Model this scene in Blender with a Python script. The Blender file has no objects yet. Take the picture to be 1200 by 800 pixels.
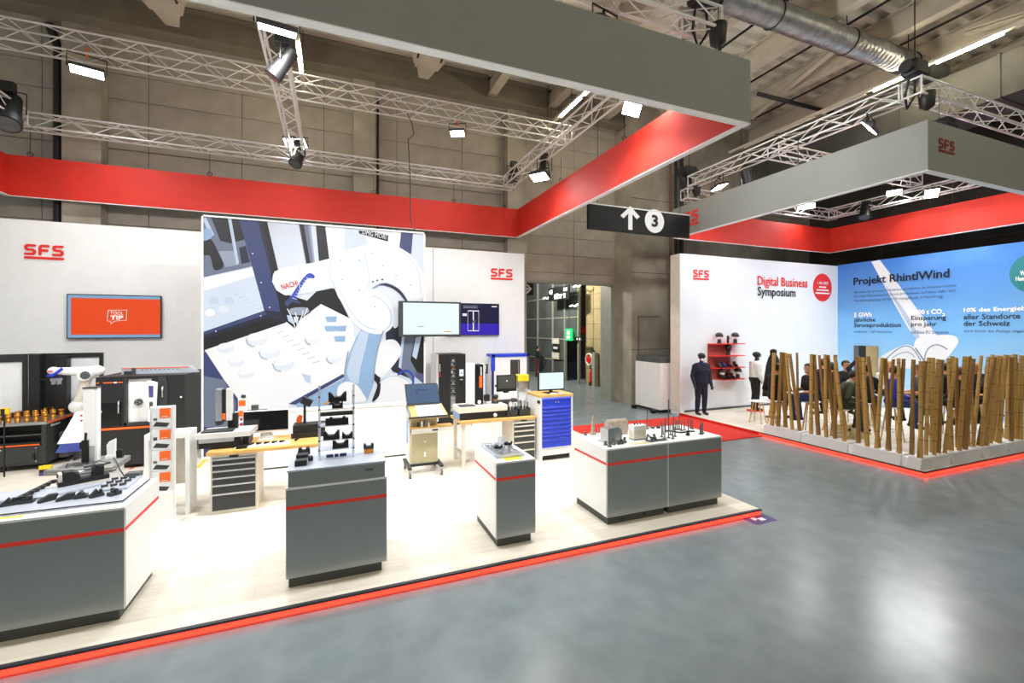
import bpy, math, random
from math import pi, sin, cos, radians, sqrt, atan2
from mathutils import Vector, Matrix
random.seed(7)
scene = bpy.context.scene
COL = scene.collection

# ---------------------------------------------------------------- camera
F_PX, YAW, HORIZON, EYE = 522.74, radians(21.813), 385.88, 2.6
cd = bpy.data.cameras.new('camera')
cam = bpy.data.objects.new('camera', cd)
COL.objects.link(cam)
cam.location = (0, 0, EYE)
cam.rotation_euler = (pi / 2, 0, -YAW)
cd.sensor_width = 36
cd.lens = 36 * F_PX / 1200
cd.shift_y = -(400 - HORIZON) / 1200
cd.clip_end = 200
scene.camera = cam

# ---------------------------------------------------------------- world, exposure
world = bpy.data.worlds.new('world')
scene.world = world
world.use_nodes = True
bg = world.node_tree.nodes['Background']
bg.inputs[0].default_value = (1.0, 0.985, 0.955, 1)
bg.inputs[1].default_value = 0.42
vs = scene.view_settings
vs.view_transform = 'Standard'
vs.look = 'None'
vs.exposure = 0.2
vs.gamma = 1.0
vs.use_curve_mapping = False

FLOOD_W = 600.0      # power of one stand floodlight
TUBE_E = 70.0        # emission of the hall's fluorescent tubes

# ---------------------------------------------------------------- measuring helpers (photo measurement -> metres on a known plane)
FW = (sin(YAW), cos(YAW))
RT = (cos(YAW), -sin(YAW))
def ray(u, v):
    a = (u - 600) / F_PX
    return Vector((FW[0] + a * RT[0], FW[1] + a * RT[1], -(v - HORIZON) / F_PX))
def atZ(u, v, z):
    d = ray(u, v); t = (z - EYE) / d.z
    return Vector((d.x * t, d.y * t, z))
def atY(u, v, y):
    d = ray(u, v); t = y / d.y
    return Vector((d.x * t, y, EYE + d.z * t))
def atX(u, v, x):
    d = ray(u, v); t = x / d.x
    return Vector((x, d.y * t, EYE + d.z * t))

# ---------------------------------------------------------------- materials
def lin(c):
    o = []
    for x in c[:3]:
        x = x / 255.0
        o.append(x / 12.92 if x <= 0.04045 else ((x + 0.055) / 1.055) ** 2.4)
    return (o[0], o[1], o[2], 1)
MATS = {}
def mat(name, rgb, rough=0.5, metal=0.0, emit=0.0, ecol=None, var=0.05, scale=6.0, bump=0.0, alpha=1.0, trans=0.0, spec=0.5, stretch=None, rvar=0.0):
    m = bpy.data.materials.new(name)
    m.use_nodes = True
    nt = m.node_tree; N = nt.nodes; L = nt.links
    b = N['Principled BSDF']
    c = lin(rgb)
    tc = N.new('ShaderNodeTexCoord')
    mp = N.new('ShaderNodeMapping')
    if stretch: mp.inputs['Scale'].default_value = stretch
    L.new(tc.outputs['Object'], mp.inputs[0])
    nz = N.new('ShaderNodeTexNoise')
    nz.inputs['Scale'].default_value = scale
    nz.inputs['Detail'].default_value = 5
    L.new(mp.outputs[0], nz.inputs['Vector'])
    r = N.new('ShaderNodeValToRGB')
    lo = [x * (1 - var * 2) for x in c[:3]]; hi = [min(1, x * (1 + var * 2)) for x in c[:3]]
    r.color_ramp.elements[0].position = 0.3; r.color_ramp.elements[0].color = (*lo, 1)
    r.color_ramp.elements[1].position = 0.7; r.color_ramp.elements[1].color = (*hi, 1)
    L.new(nz.outputs[0], r.inputs[0])
    L.new(r.outputs[0], b.inputs['Base Color'])
    b.inputs['Roughness'].default_value = rough
    b.inputs['Metallic'].default_value = metal
    b.inputs['Specular IOR Level'].default_value = spec
    if rvar:
        mr = N.new('ShaderNodeMapRange')
        mr.inputs[1].default_value = 0.3; mr.inputs[2].default_value = 0.7
        mr.inputs[3].default_value = max(0.02, rough - rvar); mr.inputs[4].default_value = rough + rvar
        L.new(nz.outputs[0], mr.inputs[0]); L.new(mr.outputs[0], b.inputs['Roughness'])
    if emit:
        b.inputs['Emission Color'].default_value = lin(ecol or rgb)
        b.inputs['Emission Strength'].default_value = emit
    if bump:
        bp = N.new('ShaderNodeBump'); bp.inputs['Strength'].default_value = bump
        L.new(nz.outputs[0], bp.inputs['Height']); L.new(bp.outputs[0], b.inputs['Normal'])
    b.inputs['Alpha'].default_value = alpha
    b.inputs['Transmission Weight'].default_value = trans
    MATS[name] = m
    return m

mat('white', (236, 238, 238), 0.55, var=0.01)
mat('white_gloss', (238, 240, 240), 0.3, var=0.01)
mat('offwhite', (222, 216, 202), 0.5, var=0.03)
mat('fascia', (136, 138, 134), 0.7, var=0.015, scale=2)
mat('stripe_red', (255, 66, 50), 0.4, var=0.01)
mat('label_blue', (66, 82, 160), 0.5, var=0.02)
mat('pale_blue', (140, 172, 216), 0.5, var=0.02)
mat('slab_grey', (132, 134, 132), 0.45, var=0.04)
mat('red_cloth', (198, 38, 20), 0.6, var=0.03, scale=3)
mat('red_carpet', (205, 36, 20), 0.9, var=0.06, scale=40, bump=0.1)
mat('red_ink', (230, 44, 36), 0.5, var=0.02)
mat('dark_red', (120, 26, 26), 0.6, var=0.03)
mat('led_red', (255, 40, 25), 0.5, emit=3.0, ecol=(255, 52, 34), var=0)
mat('counter_grey', (160, 165, 163), 0.28, 0.65, var=0.015, scale=3)
mat('plinth_grey', (66, 68, 64), 0.5, var=0.03)
mat('dark_edge', (58, 60, 66), 0.5, var=0.03)
mat('black', (16, 17, 19), 0.5, var=0.05)
mat('black_gloss', (14, 15, 17), 0.22, var=0.03)
mat('machine_black', (26, 28, 29), 0.5, var=0.04)
mat('charcoal', (48, 51, 52), 0.5, var=0.04)
mat('grey_paint', (82, 86, 88), 0.5, var=0.03)
mat('steel', (190, 194, 198), 0.3, 0.9, var=0.03, scale=20)
mat('steel_dark', (110, 112, 112), 0.4, 0.9, var=0.05, scale=20)
mat('alu', (222, 223, 222), 0.4, 0.25, var=0.03)
mat('galv', (165, 168, 168), 0.35, 0.85, var=0.12, scale=5)
mat('brass', (206, 140, 50), 0.32, 0.8, var=0.12, scale=20)
mat('orange', (240, 104, 30), 0.5, var=0.03)
mat('wood_top', (214, 170, 98), 0.5, var=0.1, scale=5, stretch=(1, 8, 8))
mat('bamboo_pale', (186, 148, 78), 0.45, var=0.2, scale=3, stretch=(4, 4, 1.5))
mat('bamboo', (150, 112, 56), 0.45, var=0.22, scale=3, stretch=(4, 4, 1.5))
mat('bamboo_node', (138, 102, 52), 0.6, var=0.1)
mat('blue_paint', (34, 62, 208), 0.4, var=0.03)
mat('blue_dark', (22, 30, 92), 0.5, var=0.05)
mat('yellow', (240, 205, 40), 0.5, var=0.05)
mat('purple', (70, 60, 120), 0.5, var=0.05)
mat('beige', (200, 190, 150), 0.6, var=0.05)
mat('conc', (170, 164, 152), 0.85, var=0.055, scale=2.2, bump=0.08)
mat('conc_smooth', (158, 152, 138), 0.8, var=0.14, scale=1.2, bump=0.05)
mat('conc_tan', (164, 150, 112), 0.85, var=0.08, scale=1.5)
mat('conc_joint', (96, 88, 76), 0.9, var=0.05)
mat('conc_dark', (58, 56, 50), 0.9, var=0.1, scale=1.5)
mat('deck', (226, 222, 208), 0.6, var=0.06, scale=1.5)
mat('copper_old', (104, 76, 56), 0.6, var=0.1)
mat('sign_black', (7, 7, 8), 0.6, var=0.02)
mat('beam', (190, 182, 164), 0.6, var=0.06, scale=2)
mat('beam_dark', (132, 124, 108), 0.7, var=0.06, scale=2)
mat('duct_dark', (72, 74, 70), 0.6, 0.2, var=0.1, scale=2)
mat('rubber', (30, 30, 30), 0.8, var=0.05)
mat('screen_black', (8, 9, 12), 0.12, var=0)
mat('glass_dark', (84, 91, 91), 0.2, var=0.1, scale=1)
mat('frame_grey', (150, 152, 144), 0.5, var=0.04)
mat('acrylic', (226, 236, 250), 0.1, var=0, alpha=0.45)
mat('plate_steel', (200, 209, 222), 0.32, 0.35, var=0.04, scale=4)
mat('lamp_lens', (255, 255, 255), 0.5, emit=28, ecol=(255, 255, 252), var=0)
mat('lamp_lens_dim', (255, 255, 255), 0.5, emit=6, ecol=(255, 255, 252), var=0)
mat('tube_on', (255, 240, 190), 0.5, emit=TUBE_E, ecol=(255, 240, 205), var=0)
mat('tube_off', (214, 210, 196), 0.4, var=0.02)
mat('ink', (8, 10, 20), 0.5, var=0)
mat('ink_blue', (60, 90, 130), 0.5, var=0)
mat('ink_white', (252, 252, 252), 0.5, var=0)
mat('ink_grey', (120, 120, 120), 0.5, var=0)
mat('paper', (226, 230, 234), 0.5, var=0.02)
mat('skin', (206, 150, 122), 0.5, var=0.06)
mat('skin_dark', (168, 112, 86), 0.5, var=0.06)
mat('hair_dark', (26, 20, 18), 0.6, var=0.2, scale=30)
mat('hair_brown', (84, 56, 36), 0.6, var=0.2, scale=30)
mat('hair_blond', (196, 160, 100), 0.6, var=0.15, scale=30)
mat('cloth_black', (20, 21, 24), 0.85, var=0.1)
mat('cloth_navy', (22, 27, 48), 0.85, var=0.1)
mat('cloth_blue', (30, 44, 150), 0.8, var=0.1)
mat('cloth_olive', (58, 64, 46), 0.85, var=0.1)
mat('cloth_white', (222, 222, 216), 0.8, var=0.04)
mat('cloth_grey', (84, 90, 98), 0.85, var=0.06)
mat('cloth_jeans', (38, 58, 112), 0.85, var=0.1)
mat('cloth_maroon', (92, 26, 34), 0.85, var=0.1)
mat('eye_dark', (20, 16, 14), 0.3, var=0)
mat('lips', (160, 84, 76), 0.5, var=0)
mat('mannequin', (44, 46, 50), 0.4, var=0.04)

# floor of the hall: polished concrete
def floor_material():
    m = mat('polished_concrete', (126, 138, 143), 0.25, var=0.03, scale=0.6, spec=0.2, rvar=0.0)
    nt = m.node_tree; N = nt.nodes; L = nt.links
    b = N['Principled BSDF']
    tc = N.new('ShaderNodeTexCoord')
    n2 = N.new('ShaderNodeTexNoise'); n2.inputs['Scale'].default_value = 3.5; n2.inputs['Detail'].default_value = 8
    L.new(tc.outputs['Object'], n2.inputs['Vector'])
    mp = N.new('ShaderNodeMapping'); mp.inputs['Scale'].default_value = (2.5, 40, 1); mp.inputs['Rotation'].default_value = (0, 0, 0.6)
    L.new(tc.outputs['Object'], mp.inputs[0])
    n3 = N.new('ShaderNodeTexNoise'); n3.inputs['Scale'].default_value = 2.2; n3.inputs['Detail'].default_value = 6
    L.new(mp.outputs[0], n3.inputs['Vector'])
    r3 = N.new('ShaderNodeValToRGB')
    r3.color_ramp.elements[0].position = 0.2; r3.color_ramp.elements[0].color = (0.55, 0.55, 0.55, 1)
    r3.color_ramp.elements[1].position = 0.26; r3.color_ramp.elements[1].color = (1, 1, 1, 1)
    L.new(n3.outputs[0], r3.inputs[0])
    r2 = N.new('ShaderNodeValToRGB')
    r2.color_ramp.elements[0].position = 0.3; r2.color_ramp.elements[0].color = (0.86, 0.87, 0.88, 1)
    r2.color_ramp.elements[1].position = 0.7; r2.color_ramp.elements[1].color = (1.08, 1.08, 1.06, 1)
    L.new(n2.outputs[0], r2.inputs[0])
    old = b.inputs['Base Color'].links[0].from_socket
    m1 = N.new('ShaderNodeMix'); m1.data_type = 'RGBA'; m1.blend_type = 'MULTIPLY'; m1.inputs[0].default_value = 1
    L.new(old, m1.inputs[6]); L.new(r2.outputs[0], m1.inputs[7])
    m2 = N.new('ShaderNodeMix'); m2.data_type = 'RGBA'; m2.blend_type = 'MULTIPLY'; m2.inputs[0].default_value = 0.5
    L.new(m1.outputs[2], m2.inputs[6]); L.new(r3.outputs[0], m2.inputs[7])
    L.new(m2.outputs[2], b.inputs['Base Color'])
    bp = N.new('ShaderNodeBump'); bp.inputs['Strength'].default_value = 0.012
    L.new(n2.outputs[0], bp.inputs['Height']); L.new(bp.outputs[0], b.inputs['Normal'])
floor_material()
# pale wood-look vinyl on the stand platforms: faint planks
def vinyl_material():
    m = mat('vinyl', (232, 226, 212), 0.42, var=0.03, scale=3, stretch=(0.6, 6, 1))
    nt = m.node_tree; N = nt.nodes; L = nt.links
    b = N['Principled BSDF']
    tc = N.new('ShaderNodeTexCoord')
    br = N.new('ShaderNodeTexBrick')
    br.inputs['Scale'].default_value = 1.0
    br.inputs['Brick Width'].default_value = 1.4; br.inputs['Row Height'].default_value = 0.2
    br.inputs['Mortar Size'].default_value = 0.003
    br.inputs['Color1'].default_value = (1, 1, 1, 1); br.inputs['Color2'].default_value = (0.9, 0.89, 0.87, 1)
    br.inputs['Mortar'].default_value = (0.8, 0.79, 0.76, 1)
    L.new(tc.outputs['Object'], br.inputs['Vector'])
    old = b.inputs['Base Color'].links[0].from_socket
    m1 = N.new('ShaderNodeMix'); m1.data_type = 'RGBA'; m1.blend_type = 'MULTIPLY'; m1.inputs[0].default_value = 1
    L.new(old, m1.inputs[6]); L.new(br.outputs[0], m1.inputs[7]); L.new(m1.outputs[2], b.inputs['Base Color'])
vinyl_material()
# printed walls: a soft vertical sky gradient and clouds as printed on the wall
def print_material(name, top, mid, bottom, cloud, z0, z1, emit=0.0, cscale=0.35, camount=0.5):
    m = bpy.data.materials.new(name); m.use_nodes = True
    nt = m.node_tree; N = nt.nodes; L = nt.links; b = N['Principled BSDF']
    tc = N.new('ShaderNodeTexCoord'); sp = N.new('ShaderNodeSeparateXYZ'); L.new(tc.outputs['Object'], sp.inputs[0])
    mr = N.new('ShaderNodeMapRange'); mr.inputs[1].default_value = z0; mr.inputs[2].default_value = z1
    L.new(sp.outputs[2], mr.inputs[0])
    cr = N.new('ShaderNodeValToRGB')
    cr.color_ramp.elements[0].color = lin(bottom); cr.color_ramp.elements[1].color = lin(top)
    e = cr.color_ramp.elements.new(0.45); e.color = lin(mid)
    L.new(mr.outputs[0], cr.inputs[0])
    nz = N.new('ShaderNodeTexNoise'); nz.inputs['Scale'].default_value = cscale; nz.inputs['Detail'].default_value = 4
    L.new(tc.outputs['Object'], nz.inputs['Vector'])
    r = N.new('ShaderNodeMapRange'); r.inputs[1].default_value = 0.45; r.inputs[2].default_value = 0.75; r.inputs[3].default_value = 0; r.inputs[4].default_value = camount
    L.new(nz.outputs[0], r.inputs[0])
    mx = N.new('ShaderNodeMix'); mx.data_type = 'RGBA'
    L.new(r.outputs[0], mx.inputs[0]); L.new(cr.outputs[0], mx.inputs[6]); mx.inputs[7].default_value = lin(cloud)
    L.new(mx.outputs[2], b.inputs['Base Color'])
    b.inputs['Roughness'].default_value = 0.5
    if emit:
        L.new(mx.outputs[2], b.inputs['Emission Color']); b.inputs['Emission Strength'].default_value = emit
    MATS[name] = m
print_material('sky_print', (58, 124, 214), (120, 186, 240), (186, 224, 250), (150, 200, 244), 0.3, 4.9)
print_material('haze_print', (226, 232, 240), (232, 240, 246), (238, 242, 244), (205, 214, 230), 0.3, 4.9, camount=0.5, cscale=0.5)

# ---------------------------------------------------------------- mesh builder
class MB:
    def __init__(s):
        s.v = []; s.f = []; s.m = []; s.sm = []
    def add(s, vs, fs, mi=0, smooth=False):
        o = len(s.v); s.v += [tuple(p) for p in vs]
        for f in fs:
            s.f.append(tuple(i + o for i in f)); s.m.append(mi); s.sm.append(smooth)
        return s
    def box(s, x0, y0, z0, x1, y1, z1, mi=0):
        vs = [(x0,y0,z0),(x1,y0,z0),(x1,y1,z0),(x0,y1,z0),(x0,y0,z1),(x1,y0,z1),(x1,y1,z1),(x0,y1,z1)]
        return s.add(vs, [(0,3,2,1),(4,5,6,7),(0,1,5,4),(1,2,6,5),(2,3,7,6),(3,0,4,7)], mi)
    def cbox(s, c, d, M=None, mi=0):
        hx, hy, hz = d[0]/2, d[1]/2, d[2]/2
        vs = [Vector((sx*hx, sy*hy, sz*hz)) for sz in (-1,1) for sx,sy in ((-1,-1),(1,-1),(1,1),(-1,1))]
        if M is not None: vs = [M @ q for q in vs]
        vs = [q + Vector(c) for q in vs]
        return s.add(vs, [(0,3,2,1),(4,5,6,7),(0,1,5,4),(1,2,6,5),(2,3,7,6),(3,0,4,7)], mi)
    def cyl(s, a, b, r0, r1=None, n=12, mi=0, caps=True):
        if r1 is None: r1 = r0
        a = Vector(a); b = Vector(b); d = (b - a)
        if d.length < 1e-6: return s
        d.normalize()
        up = Vector((0,0,1)) if abs(d.z) < 0.95 else Vector((1,0,0))
        e1 = d.cross(up).normalized(); e2 = e1.cross(d)
        vs = []
        for c, r in ((a, r0), (b, r1)):
            for i in range(n):
                t = 2*pi*i/n; vs.append(c + e1*(r*cos(t)) - e2*(r*sin(t)))
        s.add(vs, [(i, (i+1) % n, n+(i+1) % n, n+i) for i in range(n)], mi, True)
        if caps:
            s.add(vs[:n], [tuple(reversed(range(n)))], mi); s.add(vs[n:], [tuple(range(n))], mi)
        return s
    def tube(s, pts, r, n=8, mi=0, closed=False):
        pts = [Vector(p) for p in pts]; k = len(pts); vs = []
        prev = None
        for i, p in enumerate(pts):
            if closed: d = (pts[(i+1) % k] - pts[i-1])
            else: d = (pts[min(i+1, k-1)] - pts[max(i-1, 0)])
            if d.length < 1e-9: d = Vector((0,0,1))
            d.normalize()
            if prev is None:
                up = Vector((0,0,1)) if abs(d.z) < 0.9 else Vector((1,0,0))
                e1 = d.cross(up).normalized()
            else:
                e1 = (prev - d * prev.dot(d)).normalized()
            prev = e1; e2 = d.cross(e1)
            rr = r[i] if isinstance(r, (list, tuple)) else r
            for j in range(n):
                t = 2*pi*j/n; vs.append(p + e1*(rr*cos(t)) + e2*(rr*sin(t)))
        fs = []
        for i in range(k if closed else k-1):
            i2 = (i+1) % k
            for j in range(n): fs.append((i*n+j, i*n+(j+1) % n, i2*n+(j+1) % n, i2*n+j))
        s.add(vs, fs, mi, True)
        if not closed:
            s.add(vs[:n], [tuple(reversed(range(n)))], mi); s.add(vs[-n:], [tuple(range(n))], mi)
        return s
    def lathe(s, prof, c=(0,0,0), n=16, mi=0):
        vs = []
        for r, z in prof:
            for i in range(n):
                t = 2*pi*i/n; vs.append((c[0]+r*cos(t), c[1]+r*sin(t), c[2]+z))
        fs = []
        for k in range(len(prof)-1):
            for i in range(n): fs.append((k*n+i, k*n+(i+1) % n, (k+1)*n+(i+1) % n, (k+1)*n+i))
        s.add(vs, fs, mi, True)
        s.add(vs[:n], [tuple(reversed(range(n)))], mi); s.add(vs[-n:], [tuple(range(n))], mi)
        return s
    def ell(s, c, r, n=12, k=8, mi=0, M=None):
        c = Vector(c); vs = []
        for j in range(1, k):
            ph = pi*j/k
            for i in range(n):
                t = 2*pi*i/n; q = Vector((r[0]*sin(ph)*cos(t), r[1]*sin(ph)*sin(t), r[2]*cos(ph)))
                vs.append(q)
        vs += [Vector((0,0,r[2])), Vector((0,0,-r[2]))]
        if M is not None: vs = [M @ q for q in vs]
        vs = [q + c for q in vs]
        fs = []
        for j in range(k-2):
            for i in range(n): fs.append((j*n+i, (j+1)*n+i, (j+1)*n+(i+1) % n, j*n+(i+1) % n))
        t0 = (k-1)*n
        for i in range(n):
            fs.append((t0, i, (i+1) % n)); fs.append((t0+1, (k-2)*n+(i+1) % n, (k-2)*n+i))
        return s.add(vs, fs, mi, True)
    def prism(s, pts, vec, mi=0):
        pts = [Vector(p) for p in pts]; vec = Vector(vec); n = len(pts)
        nor = Vector((0,0,0))
        for i in range(n): nor += (pts[i]-pts[0]).cross(pts[(i+1) % n]-pts[0])
        if nor.dot(vec) > 0: pts = pts[::-1]
        vs = pts + [p + vec for p in pts]
        fs = [tuple(range(n)), tuple(reversed(range(n, 2*n)))]
        fs += [((i+1) % n, i, n+i, n+(i+1) % n) for i in range(n)]
        return s.add(vs, fs, mi)
    def mesh(s, name, mats):
        me = bpy.data.meshes.new(name)
        me.from_pydata([tuple(p) for p in s.v], [], s.f)
        for m in (mats if isinstance(mats, (list, tuple)) else [mats]): me.materials.append(MATS[m] if isinstance(m, str) else m)
        me.polygons.foreach_set('material_index', s.m); me.polygons.foreach_set('use_smooth', s.sm)
        me.update()
        return me
    def build(s, name, mats, parent=None, loc=None, bevel=0.0, rz=None):
        o = bpy.data.objects.new(name, s.mesh(name, mats))
        COL.objects.link(o)
        if parent is not None: o.parent = parent
        if loc is not None: o.location = loc
        if rz is not None: o.rotation_euler = (0, 0, rz)
        if bevel:
            b = o.modifiers.new('bevel', 'BEVEL'); b.width = bevel; b.segments = 2; b.limit_method = 'ANGLE'; b.harden_normals = False
        return o

def tag(o, label=None, cat=None, group=None, kind=None):
    if label: o['label'] = label
    if cat: o['category'] = cat
    if group: o['group'] = group
    if kind: o['kind'] = kind
    return o
def thing(name, label, cat, loc=(0,0,0), rz=0.0, group=None):
    o = bpy.data.objects.new(name, None); COL.objects.link(o)
    o.empty_display_size = 0.1
    o.location = loc; o.rotation_euler = (0, 0, rz)
    return tag(o, label, cat, group)
def linkcopy(src, name, parent, loc, rot=None, scale=None):
    o = bpy.data.objects.new(name, src); COL.objects.link(o); o.parent = parent; o.location = loc
    if rot is not None: o.rotation_euler = rot
    if scale is not None: o.scale = scale
    return o
def nth(k):
    k += 1; return '%d%s' % (k, 'th' if 10 <= k % 100 <= 20 else {1: 'st', 2: 'nd', 3: 'rd'}.get(k % 10, 'th'))
def struct(o): o['kind'] = 'structure'; return o
def copy_tree(o, parent=None, label=None):
    c = o.copy(); COL.objects.link(c); c.parent = parent
    if label: c['label'] = label
    for ch in list(o.children): copy_tree(ch, c)
    return c
def B(x0, y0, z0, x1, y1, z1): return MB().box(x0, y0, z0, x1, y1, z1)

# ---------------------------------------------------------------- lettering
def text_mesh(body, bold=0.0, res=2):
    cu = bpy.data.curves.new('lettering', 'FONT')
    cu.body = body; cu.size = 1; cu.offset = bold; cu.resolution_u = res; cu.extrude = 0.0
    o = bpy.data.objects.new('lettering', cu)
    me = bpy.data.meshes.new_from_object(o)
    bpy.data.objects.remove(o); bpy.data.curves.remove(cu)
    return me
def lettering(body, origin, ux, uz, width, height, m, parent=None, bold=0.0, name='lettering', shear=0.0):
    """printed text: origin = lower left corner of its bounding box, ux / uz = unit reading and up directions"""
    me = text_mesh(body, bold)
    xs = [v.co.x for v in me.vertices]; ys = [v.co.y for v in me.vertices]
    x0, x1, y0, y1 = min(xs), max(xs), min(ys), max(ys)
    sx = width/(x1-x0); sy = height/(y1-y0) if height else sx
    ux = Vector(ux); uz = Vector(uz); nn = ux.cross(uz); o = Vector(origin)
    for v in me.vertices:
        a = (v.co.x-x0)*sx; b = (v.co.y-y0)*sy
        v.co = o + ux*(a+b*shear) + uz*b + nn*0.012
    me.materials.clear(); me.materials.append(MATS[m]); me.update()
    ob = bpy.data.objects.new(name, me); COL.objects.link(ob)
    if parent is not None: ob.parent = parent
    return ob
def shape2d(polys, origin, ux, uz, m, parent, name, depth=0.004, off=0.001):
    """flat prints: each poly is a list of (a, b) metres on the plane; triangulated ngon with a little thickness"""
    mb = MB(); ux = Vector(ux); uz = Vector(uz); nn = ux.cross(uz); o = Vector(origin)
    for i, p in enumerate(polys): mb.prism([o + ux*a + uz*b + nn*off for a, b in p], nn*(depth+i*(0.00025 if len(polys) < 60 else 0.00002)))
    return mb.build(name, m, parent)
def stroke(pts, w, n=6):
    """outline of a round-ended thick polyline, as a list of overlapping quads and discs"""
    out = []
    for (x0, y0), (x1, y1) in zip(pts, pts[1:]):
        d = sqrt((x1-x0)**2+(y1-y0)**2) or 1; ex, ey = -(y1-y0)/d*w/2, (x1-x0)/d*w/2
        out.append([(x0+ex,y0+ey),(x0-ex,y0-ey),(x1-ex,y1-ey),(x1+ex,y1+ey)])
    for x, y in pts: out.append([(x+w/2*cos(2*pi*i/n), y+w/2*sin(2*pi*i/n)) for i in range(n)])
    return out
def brand_logo(origin, ux, uz, W, m, parent):
    """three bold rounded letters over a thick underline; W = width in metres"""
    k = W; w = 0.08*k
    S = [(0.26,0.42),(0.09,0.42),(0.055,0.40),(0.045,0.36),(0.055,0.315),(0.09,0.29),(0.21,0.28),(0.25,0.255),(0.26,0.215),(0.25,0.175),(0.21,0.15),(0.04,0.15)]
    Fp = [(0.61,0.42),(0.45,0.42),(0.42,0.40),(0.41,0.36),(0.41,0.15)]
    F2 = [(0.41,0.275),(0.58,0.275)]
    polys = []
    for pts, dx in ((S, 0), (Fp, -0.02), (F2, -0.02), (S, 0.68)): polys += stroke([((x+dx)*k, y*k) for x, y in pts], w, 10)
    polys += stroke([(0.04*k, 0.03*k), (0.95*k, 0.03*k)], w, 10)
    return shape2d(polys, origin, ux, uz, m, parent, 'logo', depth=0.006)
UX, UZ = (1,0,0), (0,0,1)
# ================================================================ SETTING: the hall
PZ = 0.08                                   # top of the stand platforms
o = struct(B(-16, -10, -0.1, 24, 45, 0).build('floor', 'polished_concrete'))

# back wall of the hall: precast panels 2.0 x 0.61 m with recessed joints
YB = 13.6
wall_back = struct(MB().box(-12.3, YB+0.03, 0, 3.7, YB+0.3, 10.4).box(3.7, YB+0.03, 4.26, 9.47, YB+0.3, 10.4).build('wall_back', 'conc_joint'))
seams = [-8.25 + 2*i for i in range(9)] + [9.47]
rows = [4.25] + [4.53 + 0.61*i for i in range(9)] + [9.98]
pm = {}
for i in range(len(seams)-1):
    for j in range(len(rows)-1):
        w, h = seams[i+1]-seams[i]-0.014, rows[j+1]-rows[j]-0.012
        k = (round(w, 3), round(h, 3))
        if k not in pm: pm[k] = MB().box(0, 0, 0, w, 0.06, h).mesh('concrete_panel', 'conc')
        linkcopy(pm[k], 'concrete_panel', wall_back, (seams[i]+0.007, YB+random.uniform(-0.004, 0.002), rows[j]+0.006))
MB().box(3.7, YB-0.02, 4.18, 9.49, YB+0.28, 4.25).build('lintel_edge', 'frame_grey', wall_back)
for n_, (a, b) in enumerate(((-5.75, -5.04), (0.51, 1.12), (5.14, 5.81))):
    p = struct(B(a, 13.22, 0, b, YB+0.02, 9.95).build('trim_%d' % (n_+1), 'conc_smooth', bevel=0.02))
# pier right of the passage, and the right-hand wall
pier = struct(B(9.47, 12.64, 0, 18.6, 13.9, 10.4).build('wall_pier', 'conc_smooth'))
for zz in (1.9, 4.55, 7.1): MB().box(9.46, 12.632, zz, 18.6, 12.66, zz+0.02).build('joint', 'conc_joint', pier)
struct(B(9.3, 13.62, 0, 9.47, 14.3, 4.2).build('door_frame', 'frame_grey'))
wr = struct(B(18.4, -10, 0, 18.8, 12.64, 10.4).build('wall_right', 'conc_dark'))  # this wall is unlit; its shade is put into the darker concrete colour
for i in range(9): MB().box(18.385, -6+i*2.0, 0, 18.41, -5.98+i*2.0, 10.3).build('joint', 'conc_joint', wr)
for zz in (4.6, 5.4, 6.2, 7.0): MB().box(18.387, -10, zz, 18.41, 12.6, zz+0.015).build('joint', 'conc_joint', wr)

# passage beyond the opening: side wall, glazed front, far wall, lid
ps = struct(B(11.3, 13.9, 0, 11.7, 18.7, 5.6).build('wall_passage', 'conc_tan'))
for yy in (15.7, 17.95): MB().box(11.288, yy, 0, 11.31, yy+0.02, 5.5).build('joint', 'conc_joint', ps)
for zz in (0.75, 1.45, 2.15, 2.85, 3.55, 4.25): MB().box(11.288, 13.9, zz, 11.31, 18.7, zz+0.012).build('joint', 'conc_joint', ps)
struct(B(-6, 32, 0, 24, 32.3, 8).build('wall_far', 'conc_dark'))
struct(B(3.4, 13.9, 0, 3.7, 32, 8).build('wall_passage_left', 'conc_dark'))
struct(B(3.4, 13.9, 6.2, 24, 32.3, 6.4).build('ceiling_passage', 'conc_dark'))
gl = struct(thing('window_1', None, None, (10.95, 18.7, 0)))
# glazed front runs along y at x = 10.95
ys_ = [0, 1.35, 2.7, 4.6, 6.5, 8.4, 10.3, 12.2]; zs_ = [0.05, 1.0, 2.1, 3.2, 4.3, 5.4]
for yy in ys_: MB().box(-0.06, yy-0.05, 0, 0.06, yy+0.05, 6.2).build('mullion', 'frame_grey', gl)
for zz in zs_:
    if zz < 2.0: MB().box(-0.04, 2.7, zz-0.03, 0.04, 12.2, zz+0.03).build('transom', 'frame_grey', gl)
    else: MB().box(-0.04, 0, zz-0.03, 0.04, 12.2, zz+0.03).build('transom', 'frame_grey', gl)
for a, b in zip(ys_, ys_[1:]):
    for c, d in zip(zs_, zs_[1:] + [6.2]):
        if b <= 1.4 and d < 2.2: continue
        MB().box(-0.01, a+0.05, c+0.03, 0.01, b-0.05, d-0.03).build('pane', 'glass_dark', gl)
for (yy, zz) in ((3.2, 4.9), (1.0, 4.7), (4.2, 5.0)):                                   # lit fittings of the next hall seen in the glass
    pass

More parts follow.
